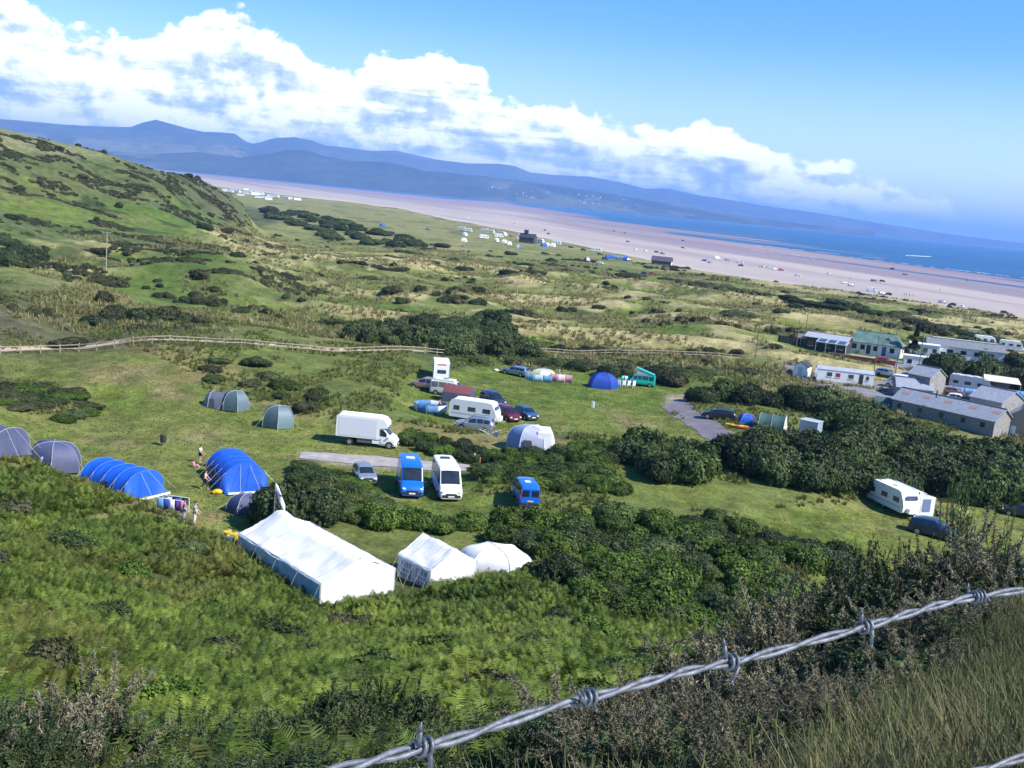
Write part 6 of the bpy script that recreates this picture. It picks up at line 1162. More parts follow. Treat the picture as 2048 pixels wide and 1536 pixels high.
# ------------------------------------------------------------------ roads, laid just over the ground
def strip(name, px, w, mt, dz=.05, z=0.0):
    P = [gp(u, v) for u, v in px]; acc = [0]
    for a_, b_ in zip(P, P[1:]): acc.append(acc[-1] + (b_.xy - a_.xy).length)
    n = max(4, int(acc[-1] / .8)); L_ = []; wi = np.linspace(0, len(px) - 1, len(px))
    C_ = [Vector((float(np.interp(acc[-1] * i / n, acc, [p.x for p in P])), float(np.interp(acc[-1] * i / n, acc, [p.y for p in P])))) for i in range(n + 1)]
    for _ in range(6): C_ = [C_[0]] + [(C_[i - 1] + C_[i] * 2 + C_[i + 1]) / 4 for i in range(1, n)] + [C_[-1]]
    rows = []
    for i, c in enumerate(C_):
        d = (C_[min(i + 1, n)] - C_[max(i - 1, 0)]).normalized(); nn = Vector((-d.y, d.x)); ww = (np.interp(i / n * (len(w) - 1), range(len(w)), w) if isinstance(w, (list, tuple)) else w) * (1 + .10 * math.sin(i * .9) + .06 * math.sin(i * 2.3)); row = []
        for t in (-.5, -.25, 0, .25, .5): q_ = c + nn * t * ww; row.append((q_.x, q_.y, H(q_.x, q_.y) + dz + .02 * (1 - abs(t) * 2)))
        rows.append(row)
    o = MB().grid(rows).build(name, mt, None, True); tag(o, kind='structure'); return o
ASPH = mat((.155, .14, .165), .85, var=.22, scale=.6); GRAV = mat((.33, .30, .29), .9, var=.25, scale=.8); DIRT = mat((.42, .33, .24), .95, var=.25, scale=.7)
strip('track', [(600,911),(660,915),(720,920),(780,925),(860,933),(940,936),(975,935)], [2.6,3.4,3.6,3.6,3.4,2.8,1.5], GRAV)
strip('road', [(1395,803),(1365,806),(1352,815),(1375,832),(1410,852),(1450,880),(1475,905)], [3.5,4.0,4.4,4.2,3.8,3.6,3.6], ASPH)
strip('path', [(-30,699),(65,697),(150,694),(215,690),(300,680),(400,682),(530,690),(640,698),(760,702),(860,704)], [1.2,1.6,1.5,1.8,1.4,1.5,1.3,1.8,1.6], DIRT, .08)
strip('road', [(1560,735),(1610,745),(1680,785),(1740,782),(1790,775),(1860,800)], [5,6,9,12,10,8], mat((.22, .19, .21), .85, var=.2, scale=.5), .09)
strip('yard', [(1700,712),(1760,722),(1830,740),(1880,765)], [6,9,9,6], mat((.30, .27, .27), .9, var=.2, scale=.5), .12)
strip('lane', [(1800,745),(1900,785),(2000,800),(2110,815)], [5,7,8,8], mat((.30, .28, .30), .9, var=.2, scale=.5), .07)
# ------------------------------------------------------------------ telegraph poles
def pole(u, v, hgt, label, arms=True, name='telegraph_pole', cat='pole', r=.13, mt=None, lean=.0, pole_name='post'):
    e = thing(name, label, cat, u, v, 0); mt = mt or WOODP; MB().tube([(0, 0, -.3), (lean * hgt, 0, hgt)], r, 8, r2=r * .7).build(pole_name, mt, e)
    if arms: MB().box((lean * hgt, 0, hgt - .35), (1.5, .12, .12), rz=.3).build('crossarm', mt, e); [MB().cyl((lean * hgt + dx, dx * .3, hgt - .2), .05, .2).build('insulator', OFFW, e) for dx in (-.6, 0, .6)]
pole(212, 541, 8.2, 'pale telegraph pole standing on the green hillside at the left'); pole(1030, 626, 8.0, 'thin pale telegraph pole in the middle of the dunes')
WD2 = mat((.16, .13, .11), .9)
for u, v, h_, lb in [(1607,692,8.0,'taller thin pole behind the dark paling fence'),(1592,695,6.5,'shorter thin pole with a small board behind the dark paling fence'),(1744,768,9.0,'dark pole at the right end of the white static caravan'),(1786,714,7.5,'dark pole in front of the green roofed bungalow'),(1836,742,9.0,'dark pole among the shrubs right of the bungalow'),(1788,764,5.5,'short dark pole by the yard behind the slate barn'),(1510,718,7.0,'thin grey pole by the right end of the rail fence'),(1823,662,7,'thin dark pole rising beside the pine tree'),(1759,676,7,'thin pale pole behind the bungalow roof')]: pole(u, v, h_, lb, False, mt=WD2, r=.10)
e = thing('sign_board', 'small grey board on a post behind the dark paling fence', 'sign', 1600, 694); MB().box((0, 0, 2.6), (1.6, .06, .9)).build('board', mat((.28, .27, .34), .6), e); MB().tube([(0, 0, 0), (0, 0, 2.3)], .06).build('post', WD2, e)
# ------------------------------------------------------------------ holiday-park buildings
e = thing('paling_fence', 'dark close boarded fence left of the timber shed', 'fence', 1590, 690, -18)
for k_ in range(11): MB().box((-3.6 + k_ * .72, .02 * (k_ % 2), .85), (.70, .06, 1.7 + .08 * (k_ % 3))).build('board_panel', CLAD, e)
for k_ in range(6): MB().box((-3.9 + k_ * 1.5, .1, .9), (.12, .12, 1.9)).build('post', CLAD, e)
e = thing('timber_shed', 'dark timber building with a grey roof and glazed veranda', 'building', 1655, 700, -28); gable(e, 9.0, 6.0, 2.7, 3.5, CLAD, TIN)
MB().quad((-1.5, -3.2, 2.75), (5.2, -3.2, 2.75), (5.2, -6.3, 2.2), (-1.5, -6.3, 2.2)).build('veranda_roof', TIN, e, solid=.08)
for k_ in range(3): MB().quad((-1.1 + 2.1 * k_, -3.5, 2.79), (.5 + 2.1 * k_, -3.5, 2.79), (.5 + 2.1 * k_, -5.9, 2.36), (-1.1 + 2.1 * k_, -5.9, 2.36)).build('glazed_panel', mat((.05, .09, .13), .15), e, solid=.03)
for k_ in range(4): MB().tube([(-1.4 + 2.15 * k_, -6.15, 0), (-1.4 + 2.15 * k_, -6.15, 2.2)], .07).build('post', WHITEB, e)
for x in (-3.2, .5, 3.2): opening(e, x, -3.0, 1.4, 1.2, 1.1)
e = thing('bungalow', 'white bungalow with a green hipped roof', 'building', 1748, 706, -22); gable(e, 11, 7.5, 2.5, 4.6, RENDER, GREENR, hip=1.6)
for x in (-4.2, -2.4, 0.4, 3.9): opening(e, x, -3.75, 1.45, 1.0, 1.1)
opening(e, -1.1, -3.75, 1.05, .9, 2.0, nm='door', mt=BLACKP); opening(e, 2.2, -3.75, 1.05, .9, 2.0, nm='door', mt=mat((.05, .09, .2), .4))
MB().box((2.5, .3, 4.5), (.6, .6, 1.2)).build('chimney', BRICK, e)
e = thing('cottage', 'white cottage with a dark grey pointed roof joined to the bungalow', 'building', 1778, 712, 60); gable(e, 6.5, 5.0, 2.5, 4.2, RENDER, GREYR)
for y in (-1.2, 1.2): opening(e, -3.25, y, 1.4, .9, 1.0, 'x')
for x in (-1.5, 1.5): opening(e, x, -2.5, 1.4, .9, 1.0)
e = thing('cabin', 'white cabin with a flat white roof right of the pine tree', 'cabin', 1846, 712, -15); MB().box((0, 0, 1.4), (6.5, 3.2, 2.8)).build('wall', RENDER, e, bevel=.03); MB().box((0, 0, 2.9), (6.9, 3.5, .18)).build('roof', WHITEB, e)
for x in (-2.1, .2, 2.2): opening(e, x, -1.6, 1.6, .9, .9)
e = thing('cabin', 'low white cabin lower down the yard, left of the dark trees', 'cabin', 1832, 735, -15); MB().box((0, 0, 1.2), (5.5, 2.6, 2.4)).build('wall', RENDER, e, bevel=.03); MB().box((0, 0, 2.5), (5.8, 2.9, .15)).build('roof', WHITEB, e)
for x in (-1.6, 1.4): opening(e, x, -1.3, 1.3, .9, .9)
e = thing('long_barn', 'long low grey building with a pale ridge behind the dark trees', 'building', 1925, 714, -14); gable(e, 17, 7, 2.4, 3.8, RENDER, GREYR); MB().box((0, 0, 4.05), (14.5, .7, .10)).build('skylight_strip', WHITEB, e)
for x in (-6.5, -3.5, -.5, 2.5, 5.5): opening(e, x, -3.5, 1.3, 1.3, 1.0)
e = thing('garden_wall', 'low red brick wall in front of the timber building and bungalow', 'wall', 1722, 722, -21); MB().box((0, 0, .45), (14, .3, .9)).build('brickwork', BRICK, e); MB().box((0, 0, .93), (14.1, .36, .07)).build('coping', mat((.30, .2, .17), .8), e)
e = thing('garden_wall', 'low white wall beside the yard below the pine tree', 'wall', 1816, 738, -15); MB().box((0, 0, .4), (7, .3, .8)).build('brickwork', RENDER, e); MB().box((0, 0, .83), (7.1, .36, .07)).build('coping', WHITEB, e)
e = thing('static_caravan', 'long white static caravan with small dark windows', 'static caravan', 1686, 768, -9); m = MB(); prf = [(-1.5, .4), (-1.5, 2.45), (0, 2.95), (1.5, 2.45), (1.5, .4)]; m.grid([[(x, y, z) for y, z in prf] for x in (-5, 5)]); m.f += [(0, 1, 2, 3, 4), (9, 8, 7, 6, 5)]; m.build('body', WHITE, e)
MB().grid([[(x, y * 1.05, z + .04) for y, z in prf[1:4]] for x in (-5.1, 5.1)]).build('roof', TIN, e, solid=.06)
for x, w, c_ in ((-2.8, .9, GLASS2), (-1.3, .8, mat((.3, .03, .06), .4)), (1.0, .9, GLASS2), (3.9, .5, GLASS2)): opening(e, x, -1.5, 1.7, w, .75, mt=c_)
opening(e, 2.8, -1.5, 1.35, .7, 1.8, nm='door', mt=BLACKP); opening(e, -5, 0, 1.7, 2.0, .8, 'x'); MB().box((0, -1.45, .25), (9.8, .05, .35)).build('skirt', OFFW, e)
for x in (-3.5, -2.5, -1.5, 1.5, 2.5, 3.5): MB().cyl((x, .8, .2), .2, .2, 'y').build('wheel', TYRE, e)
e = thing('garden_shed', 'small white shed with a dark pitched roof left of the static caravan', 'shed', 1603, 752, 62); gable(e, 3.4, 2.6, 2.0, 2.8, WHITEB, CLAD, .15); opening(e, -1.7, 0, 1.0, .8, 1.8, 'x', 'door', mat((.5, .5, .52), .6))
# slate-roofed stone barn
e = thing('slate_barn', 'long low stone barn with a pale slate roof and a stone block at each end', 'barn', 1898, 842, -50); gable(e, 16.5, 5.4, 1.9, 3.5, STONE, SLATE, .25)
for x in (-7, -3.5, 0, 3.5, 6.5): opening(e, x, -2.7, 1.1, .7, .7, frame=STONE)
for x, y in ((-7, 1.4), (-3.5, 1.8), (0, 1.2), (4, 1.7), (7.5, 1.3)): MB().quad((x - .6, -1.4, 2.86), (x + .6, -1.4, 2.86), (x + .6, -.8, 3.21), (x - .6, -.8, 3.21)).build('patched_slates', mat((.32, .2, .17), .8), e, solid=.02)
MB().tube([(-1.5, -2.2, 3.4), (-1.5, -2.2, 4.6)], .1).build('flue', BLACKP, e)
e = thing('stone_building', 'tall stone block at the near right end of the slate barn', 'building', 1985, 852, -50); gable(e, 5.0, 7.2, 4.3, 5.8, STONE, SLATE, .2); opening(e, 0, -3.6, 2.4, .9, 1.2, frame=STONE); opening(e, 2.5, 0, 1.2, 1.2, 2.0, 'x', 'door', CLAD, STONE)
e = thing('stone_building', 'square stone gabled block at the far left end of the slate barn', 'building', 1848, 792, -50); gable(e, 4.2, 5.4, 3.8, 5.2, STONE, SLATE, .2); opening(e, -1.0, -2.7, 2.0, .8, 1.0, frame=STONE)
e = thing('stone_outhouse', 'low slate roofed outhouse left of the square stone block', 'building', 1822, 796, -10); gable(e, 6.0, 4.4, 2.0, 3.4, STONE, SLATE, .2); opening(e, -1.5, -2.2, 1.1, .8, .8, frame=STONE)
e = thing('stone_house', 'stone house with a pale gable at the right edge below the barn', 'house', 2042, 868, 62); gable(e, 8.0, 6.0, 2.5, 4.3, mat((.34, .27, .22), .9, var=.2, bump=.4), SLATE, .3); opening(e, -4.0, -1.4, 1.5, .9, 1.0, 'x'); opening(e, -4.0, 1.2, 1.0, 1.0, 1.3, 'x', mt=WHITEB)
e = thing('poly_tunnel', 'low dark green curved roof in front of the slate barn', 'shed', 1802, 822, -18); MB().grid([[(x, 1.6 * math.cos(t), 1.9 * math.sin(t)) for t in [PI * i / 10 for i in range(11)]] for x in (-4.2, -2, 0, 2, 4.2)]).build('roof', mat((.05, .11, .12), .6), e, True); MB().quad(*[(-4.2, 1.6 * math.cos(PI * i / 10), 1.9 * math.sin(PI * i / 10)) for i in range(11)]).quad(*[(4.2, 1.6 * math.cos(PI * i / 10), 1.9 * math.sin(PI * i / 10)) for i in range(11)][::-1]).build('end_wall', mat((.08, .12, .12), .7), e)
car('hatch', WHITE, 'white hatchback parked behind the slate barn roof', 1916, 804, -30); car('hatch', NAVY, 'navy hatchback right of the white one behind the slate barn', 1943, 810, -30); car('estate', mat((.10, .11, .16), .3, .4, coat=.4), 'dark grey estate car nearest the tall stone block', 1966, 818, -30)
e = car('van', WHITE, 'white van with a blue side parked in the yard behind the barn', 1798, 776, 150, 'van', 'panel_van'); 
for u, v, rz, lb in [(1968,690,-12,'small white caravan beyond the long grey building, upper right'),(2020,702,-20,'white caravan at the right edge beyond the long grey building'),(1868,716,-15,'white caravan between the pine tree and the long grey building')]: e = thing('touring_caravan', lb, 'caravan', u, v, rz); caravan_body(e, 5.4, 2.2, 2.5)
car('hatch', REDC, 'red hatchback in front of the white bungalow wall', 1768, 728, -15, simple=True); car('hatch', SILVER, 'silver car on the yard left of the dark pole and outhouse', 1772, 752, -30, simple=True); car('estate', BLUEC, 'blue estate car at the right edge of the lane below the windbreaks', 2022, 812, -20, simple=True)
for k_, (u, v, c_, lb) in enumerate([(1887, 782, REDC, 'dark red car by the hedge left of the far motorhome'), (1905, 790, mat((.2, .1, .09), .5), 'brown car right of the dark red car by the hedge')]): car('hatch', c_, lb, u, v, -12, simple=True)
# far motorhomes and awnings, right edge
e = thing('motorhome', 'white motorhome with a rounded front facing right by the park trees', 'motorhome', 1938, 786, -27); m = MB(); sec = [(-3.4, .5), (-3.4, 2.85), (-3.2, 3.0), (2.2, 3.0), (2.9, 2.8), (3.25, 2.2), (3.7, 1.35), (3.8, .5)]
m.grid([[(x, -1.15, z) for x, z in sec], [(x, 1.15, z) for x, z in sec]], True); m.f += [tuple(range(8)), tuple(range(8, 16))[::-1]]; m.build('body', mat((.55, .54, .56), .4, var=.05), e, bevel=.06)
MB().quad((3.16, -1.0, 2.42), (3.16, 1.0, 2.42), (3.66, 1.0, 1.50), (3.66, -1.0, 1.50)).build('windscreen', GLASS2, e, solid=.05)
for x, w in ((-2.4, .9), (-.4, 1.1), (1.6, .9)): opening(e, x, -1.15, 1.8, w, .6, mt=GLASS2)
for x in (-2.2, -.6, .8): MB().box((x, 0, 3.1), (.7, .7, .14)).build('roof_hatch', WHITEB, e, bevel=.03)
for x in (-2.0, 2.4):
    for s in (-1, 1): MB().cyl((x, s * 1.0, .36), .36, .2, 'y').build('wheel', TYRE, e)
e = thing('awning_tent', 'dark sided awning with a cream roof right of the far motorhome', 'awning', 2000, 785, -20); MB().quad((-3, -2, 2.0), (3, -2, 2.0), (2.6, 1.4, 2.7), (-3, 1.4, 2.7)).build('roof', mat((.60, .56, .50), .7), e, solid=.05); MB().box((-.8, .2, 1.0), (4.2, 2.4, 2.0)).build('wall', mat((.10, .10, .13), .8), e)
for x in (-2.9, 2.9): MB().tube([(x, -1.95, 0), (x, -1.95, 2.0)], .04).build('pole', STEEL, e)
e = thing('touring_caravan', 'white touring caravan at the right edge beyond the cream awning', 'caravan', 2040, 778, -25); caravan_body(e, 6.5, 2.3, 2.6)
e = thing('windbreak', 'long pale blue windbreak in front of the far motorhome', 'windbreak', 1925, 792, 0); windbreak(e, [(-5.5, 2.2), (-3.6, 1.3), (-1.8, .6), (0, 0), (1.8, -.7), (3.6, -1.6), (5.2, -2.6)], 1.5, [mat((.14, .28, .60), .7), mat((.20, .36, .66), .7)])
e = thing('windbreak', 'bright blue windbreak at the right edge below the last caravan', 'windbreak', 2048, 800, 0); windbreak(e, [(-2.6, .8), (-.9, .2), (.8, -.3), (2.6, -.8)], 1.5, [mat((.06, .28, .62), .7), mat((.10, .36, .70), .7)])
# ------------------------------------------------------------------ simple far vehicles
def proto(fn, *a, **k): e = empty('p', (0, 0, -500)); fn(e, *a, **k); return e
PC = {n: proto(vehicle, 'hatch' if n != 'van' and n != 'white_van' else 'van', p_, simple=True) for n, p_ in (('white', WHITE), ('dark', DARKC), ('blue', BLUEC), ('red', REDC), ('silver', SILVER), ('white_van', WHITE))}
PCAR = proto(caravan_body, 5.8, 2.25, 2.6, .5, None, True, True, False); PT = {'blue': proto(dome, 4.6, 3.8, 2.1, [BLUET, BLUETD, mat((.10, .22, .45), .6)], 5, guy=False), 'white': proto(dome, 4.2, 3.4, 2.1, [CANVAS, OFFW], 5, guy=False), 'grey': proto(dome, 4.6, 3.6, 2.0, [SLATET, LGREYT], 6, guy=False)}
def far(pr, name, u, v, rz, label, cat, group=None, onsand=False, sc=1.0, rmin=0):
    if onsand:
        a, r, z = polar(u, v, z=-5.35); loc = (r * math.sin(a), r * math.cos(a), -5.35)
        hit = sand.ray_cast(Vector((loc[0], loc[1], 50)), Vector((0, 0, -1))); loc = (loc[0], loc[1], hit[1].z if hit[0] else -5.3)
    else: p = gp(u, v, rmin); loc = tuple(p)
    c = copy_tree(pr, loc, R(rz), label, group, cat); c.name = name
    if sc != 1: c.scale = (sc,) * 3
    return c
bpy.context.view_layer.update()
for u, v, rz in [(923,461,-15),(936,464,-10),(969,464,-15),(981,467,-20),(968,478,10),(1002,470,-20),(998,475,5),(1044,476,-15),(1113,490,-10),(1193,504,-10),(1079,486,-30)]: far(PCAR, 'touring_caravan', u, v, rz, 'small white caravan in the far campsite behind the beach', 'caravan', 'white caravans of the far campsite', sc=1.15)
for u, v, k in [(930,471,'white'),(927,483,'white'),(993,483,'white'),(1008,486,'white'),(1018,490,'white'),(1010,471,'white'),(1094,492,'white'),(1105,493,'white')]: far(PT[k], 'dome_tent', u, v, rnd.uniform(0, 90), 'small white tent in the far campsite behind the beach', 'tent', 'white tents of the far campsite', sc=1.15)
for u, v, k in [(765,452,'blue'),(1088,493,'blue'),(1217,517,'blue'),(1230,518,'blue'),(1250,521,'blue')]: far(PT[k], 'dome_tent', u, v, rnd.uniform(0, 90), 'small blue tent in the far campsite behind the beach', 'tent', 'blue tents of the far campsite', sc=1.2)
for u, v in [(1038,497),(1240,520),(1174,523)]: far(PT['grey'], 'dome_tent', u, v, rnd.uniform(0, 90), 'small grey blue tent in the far campsite behind the beach', 'tent', 'grey tents of the far campsite', sc=1.2)
for u, v, k in [(1023,473,'red'),(1167,501,'red'),(1305,550,'red'),(1037,478,'white'),(1142,496,'dark'),(1200,510,'dark'),(1068,487,'dark'),(1258,522,'silver'),(1199,528,'white'),(1290,549,'blue'),(856,460,'blue'),(1210,519,'blue')]: far(PC[k], 'parked_car', u, v, rnd.uniform(-30, 30), {'red':'small red car at the far campsite','white':'small white car at the far campsite','dark':'small dark car at the far campsite','silver':'small silver car at the right end of the far campsite','blue':'small blue car at the far campsite'}[k], 'car', k + ' cars of the far campsite')
e = thing('dark_barn', 'dark roofed barn with a white gable behind the dunes near the beach', 'barn', 1323, 530, -12); gable(e, 11.5, 7, 2.6, 4.8, mat((.10, .08, .09), .9), mat((.075, .06, .10), .8), .4); MB().quad((5.78, -3.3, .1), (5.78, 3.3, .1), (5.78, 3.3, 2.5), (5.78, 0, 4.6), (5.78, -3.3, 2.5)).build('white_gable', WHITEB, e)
for x in (-3, 0, 3): opening(e, x, -3.5, 1.2, 1.0, 1.0)
e = thing('dark_hut', 'dark hut with a tall chimney in the far campsite', 'building', 1055, 486, -15); gable(e, 11, 7, 4, 6.5, mat((.06, .055, .08), .9), CLAD, .3); MB().box((-1.5, 0, 7.5), (2.6, 2.6, 3.4)).build('chimney', CLAD, e); opening(e, 1.5, -3.5, 1.6, 1.2, 1.2)
e = thing('beige_hut', 'small beige hut right of the dark hut in the far campsite', 'hut', 1062, 486, -15); gable(e, 6, 5, 3, 4.2, mat((.40, .33, .30), .8), CLAD, .2); opening(e, 0, -2.5, 1.4, 1.0, 1.2)
# cars on the beach
BC = {'white': 'small white car parked on the beach', 'dark': 'small dark car parked on the beach', 'blue': 'small blue car parked on the beach', 'red': 'small red car parked on the beach', 'silver': 'small silver car parked on the beach', 'white_van': 'white van parked on the beach'}
for u, v, k in [(937,437,'white'),(1029,448,'white'),(1090,461,'dark'),(1097,468,'dark'),(1228,462,'dark'),(1250,466,'dark'),(1256,484,'dark'),(1366,481,'dark'),(1366,496,'dark'),(1271,500,'white'),(1291,503,'white'),(1313,505,'dark'),(1325,508,'dark'),
                (1435,518,'white_van'),(1408,522,'blue'),(1419,526,'silver'),(1454,521,'silver'),(1480,526,'white_van'),(1481,532,'dark'),(1523,534,'white'),(1536,536,'white'),(1549,539,'white'),(1562,541,'red'),(1595,552,'white'),(1623,520,'white'),(1658,548,'white'),(1688,567,'white'),(1742,583,'white_van'),(1747,562,'dark'),(1756,562,'white'),(1765,563,'dark'),(1784,537,'dark'),(1810,549,'dark'),(1936,561,'silver'),(1764,589,'silver'),(1776,590,'dark'),(1884,606,'silver'),(1904,611,'dark'),(1924,615,'white'),(2009,627,'dark'),(2021,632,'red'),(1702,572,'silver')]:
    far(PC[k], 'beach_car', u, v, rnd.choice([0, 15, 60, -20, 150]), BC[k], 'van' if 'van' in k else 'car', k.replace('_', ' ') + (' parked on the beach' if 'van' in k else ' cars parked on the beach'), True)
def walker(e): 
    MB().ball((0, 0, 1.62), (.10, .10, .13)).build('hair', HAIR, e, True); MB().grid([[(w * math.cos(t), .6 * w * math.sin(t), z) for t in [2 * PI * i / 8 for i in range(8)]] for z, w in ((.02, .12), (.5, .14), (.9, .17), (1.3, .20), (1.45, .12), (1.52, .05))], True).build('body', SKIN, e, True); MB().grid([[(w * math.cos(t), .6 * w * math.sin(t), z) for t in [2 * PI * i / 8 for i in range(8)]] for z, w in ((.85, .20), (1.3, .23), (1.46, .13))], True).build('shirt', NAVY, e, True)
PW = proto(walker)
for u, v in [(1808,592),(1813,593),(1819,594),(1826,595),(1985,588),(1988,558),(1880,582),(1700,560),(1560,520)]: far(PW, 'person', u, v, rnd.uniform(0, 360), 'tiny dark figure of a person on the beach', 'person', 'people on the beach', True)
# far caravan park behind the hill end
PS = proto(lambda e: (MB().grid([[(x, y, z) for y, z in [(-1.7, .2), (-1.7, 2.6), (0, 3.2), (1.7, 2.6), (1.7, .2)]] for x in (-5, 5)]).build('body', WHITE, e), MB().quad((5, -1.7, .2), (5, 1.7, .2), (5, 1.7, 2.6), (5, 0, 3.2), (5, -1.7, 2.6)).quad((-5, 1.7, .2), (-5, -1.7, .2), (-5, -1.7, 2.6), (-5, 0, 3.2), (-5, 1.7, 2.6)).build('end_wall', WHITE, e), MB().grid([[(x, y, z) for y, z in [(-1.85, 2.62), (0, 3.27), (1.85, 2.62)]] for x in (-5.1, 5.1)]).build('roof', TIN, e)))
for u, v, s_ in [(447,381,1),(452,383,1),(466,383,1),(472,386,1.4),(482,386,1),(491,380,1),(491,389,1),(481,391.5,.9),(510,390,1.4),(517,389,1.3),(522,390,1),(534,392,1),(542,394.5,1.1),(549,396.5,1.2),(536,399.5,1),(572,398,1.2),(578,398,1),(594,400.5,1.1),(516,396,.8),(528,396,.8),(670,399,1.1),(497,384,1),(460,388,.9)]: far(PS, 'static_caravan', u, v, rnd.choice([-25, -10, 5, 40]), 'tiny white static caravan in the distant park beyond the hill', 'static caravan', 'static caravans of the distant park', sc=s_, rmin=900)
# town on the mountainside
fh = [o for o in bpy.data.objects if o.name.startswith('foothills')][0]
PH = proto(lambda e: gable(e, 16, 11, 7, 11, RENDER, GREYR, .5)); nh = 0; tr = random.Random(3)
for k_ in range(90):
    u = tr.uniform(970, 1290); v = tr.uniform(0, 1); hz_ = 397 + .0945 * (u - 1024); vv = hz_ - 4 - (20 - .03 * abs(u - 1080)) * v ** 1.3
    hit = fh.ray_cast(Vector(CAM), Vector(ray(u, vv)))
    if hit[0] and nh < 34: c = copy_tree(PH, tuple(hit[1]), tr.uniform(0, 3), 'tiny pale house of the town across the bay', 'houses of the town across the bay', 'house'); c.name = 'house'; c.scale = (tr.uniform(.55, 1.1),) * 3; nh += 1
print('houses', nh)
for pr in list(PC.values()) + [PCAR, PW, PS, PH] + list(PT.values()):
    for ch in list(pr.children_recursive): bpy.data.objects.remove(ch)
    bpy.data.objects.remove(pr)
# ------------------------------------------------------------------ barbed wire in front of the camera
GALV = mat((.15, .16, .185), .6, .45, var=.5, scale=120, bump=.12); GALVD = mat((.12, .14, .16), .5, .6, var=.3, scale=150, bump=.15)
def px3(u, v, d): return Vector(CAM + ray(u, v) * d)
wp = [(600,1563),(690,1536),(770,1514),(848,1494),(930,1474),(1000,1449),(1080,1419),(1175,1396),(1250,1379),(1330,1352),(1400,1335),(1465,1326),(1540,1305),(1620,1283),(1728,1255),(1800,1232),(1880,1208),(1955,1192),(2048,1180),(2140,1164)]
inv0, inv1 = 1 / .70, 1 / 1.12
def wd(u): return 1 / (inv0 + (inv1 - inv0) * (u - 848) / (1955 - 848))
ctr = [px3(u, v, wd(u)) for u, v in wp]; dl = (ctr[3] - ctr[-3]).normalized(); dr_ = -dl
ctr = [ctr[0] + dl * .75, ctr[0] + dl * .35] + ctr + [ctr[-1] + dr_ * .7, ctr[-1] + dr_ * 2.8]
wf = empty('barbed_wire_fence', (ctr[-1].x, ctr[-1].y, H(ctr[-1].x, ctr[-1].y))); tag(wf, 'close barbed wire fence crossing the foreground', 'fence'); w0 = wf.location.copy()
def strand(cpts, name='wire_strand', twist=.105, rad=.0019):
    acc = [0]
    for a_, b_ in zip(cpts, cpts[1:]): acc.append(acc[-1] + (b_ - a_).length)
    n = int(acc[-1] / .0045); X_ = [float(np.interp(acc[-1] * i / n, acc, [p.x for p in cpts])) for i in range(n + 1)]; Y_ = [float(np.interp(acc[-1] * i / n, acc, [p.y for p in cpts])) for i in range(n + 1)]; Z_ = [float(np.interp(acc[-1] * i / n, acc, [p.z for p in cpts])) for i in range(n + 1)]
    P = np.stack([X_, Y_, Z_], 1)
    for _ in range(60): P[1:-1] = (P[:-2] + P[1:-1] * 2 + P[2:]) / 4
    for k in (0, 1):
        Q = []
        for i, p in enumerate(P):
            t = Vector(P[min(i + 1, n)] - P[max(i - 1, 0)]).normalized(); a_ = t.cross(Vector((0, 0, 1))).normalized(); b_ = a_.cross(t); d = acc[-1] * i / n; ph = 2 * PI * d / twist + k * PI + .7 * math.sin(d * 23); Q.append(Vector(p) + (a_ * math.cos(ph) + b_ * math.sin(ph)) * rad * 1.12 - w0)
        MB().tube(Q, rad, 8).build(name, GALV, wf, True)
    return P, acc
P, acc = strand(ctr)
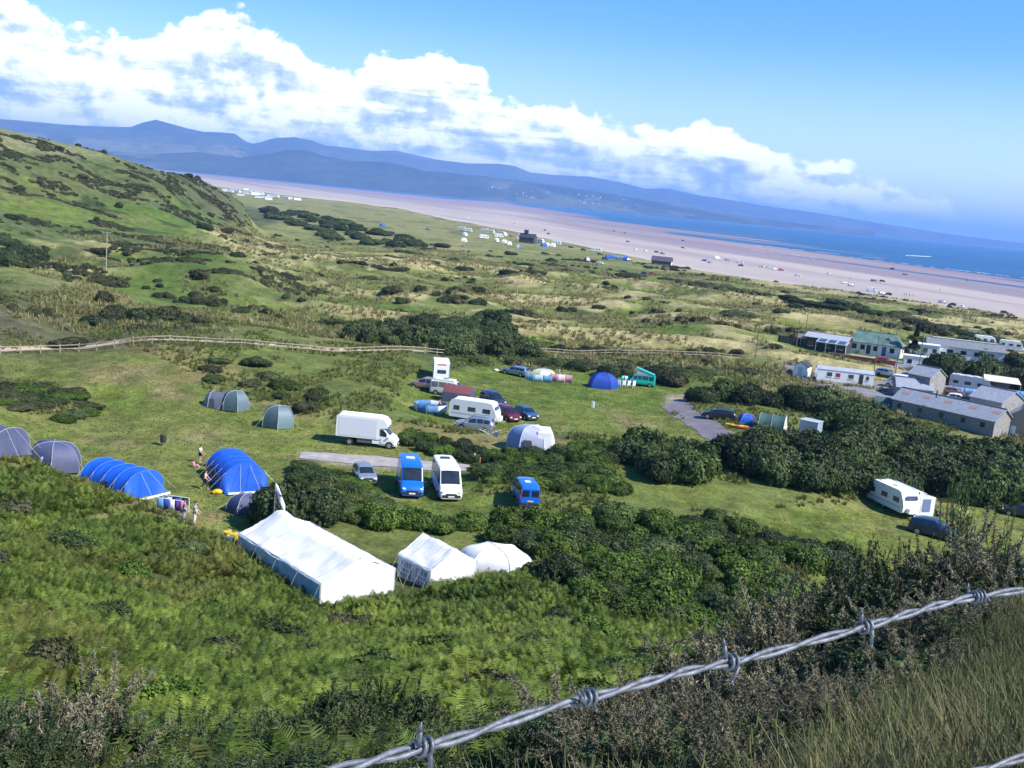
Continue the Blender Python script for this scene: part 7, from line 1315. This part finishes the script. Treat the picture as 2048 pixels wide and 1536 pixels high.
def barb(c, t, seed):
    g = random.Random(seed); a_ = t.cross(Vector((0, 0, 1))).normalized(); b_ = a_.cross(t); r_ = .0052; pts = []; ph0 = g.uniform(0, 6.28); turns = 2.6; o0_ = g.uniform(.3, .5)
    d0 = (a_ * math.cos(ph0 + 1.57) + b_ * math.sin(ph0 + 1.57)); e1 = ph0 + turns * 2 * PI; d1 = (a_ * -math.sin(e1) + b_ * math.cos(e1)); up_ = Vector(up)
    s0 = c - t * .0068 + (a_ * math.cos(ph0) + b_ * math.sin(ph0)) * r_
    up1 = (up_ * .95 + t * g.uniform(-.5, .35) + Vector(fw) * g.uniform(-.5, .3)).normalized(); dn1 = (-up_ * g.uniform(.25, .9) + t * g.uniform(-.6, .8)).normalized()
    pts = [s0 + up1 * .0165, s0 + up1 * .010, s0 + up1 * .004]
    for i in range(36): ph = ph0 + turns * 2 * PI * i / 35; pts.append(c + t * (-.0068 + .0136 * i / 35) + (a_ * math.cos(ph) + b_ * math.sin(ph)) * r_)
    pts += [pts[-1] + dn1 * .004, pts[-1] + dn1 * .012, pts[-1] + dn1 * .016]
    r1 = .00165; m = MB(); q_ = [p - w0 for p in pts]; m.tube(q_[1:-1], r1, 7); m.tube([q_[0], q_[1]], .0004, 7, r2=r1); m.tube([q_[-2], q_[-1]], r1, 7, r2=.0004); m.build('barb', GALVD, wf, True)
for k_, (u, v) in enumerate([(848, 1494), (1175, 1396), (1466, 1324), (1728, 1255), (1955, 1192)]):
    c = px3(u, v, wd(u)); i = int(np.argmin(((P - np.array(c)) ** 2).sum(1))); t = Vector(P[min(i + 3, len(P) - 1)] - P[i - 3]).normalized(); barb(Vector(P[i]), t, k_ + 1)
t_ = (ctr[-1] - ctr[-2]).normalized()
for k_ in range(1, 9): i = int(np.argmin(((P - np.array(px3(1955, 1192, wd(1955)) + t_ * .117 * k_)) ** 2).sum(1))); barb(Vector(P[i]), t_, k_ + 20)
c2_ = [px3(1880, 1564, 1.02), px3(1955, 1542, 1.04), px3(2048, 1514, 1.08)]; d2 = (c2_[-1] - c2_[0]).normalized(); c2_ = [c2_[0] - d2 * .9, c2_[0] - d2 * .4] + c2_ + [c2_[-1] + d2 * .6, c2_[-1] + d2 * 2.6]; P2, _ = strand(c2_)
for end in (ctr[0], ctr[-1]):
    x, y = end.x, end.y; zt = end.z + .06; zb_ = H(x, y) - .3; MB().tube([Vector((x, y, zb_)) - w0, Vector((x, y, zt)) - w0], .055, 12, r2=.05).build('post', WOODP, wf, True)
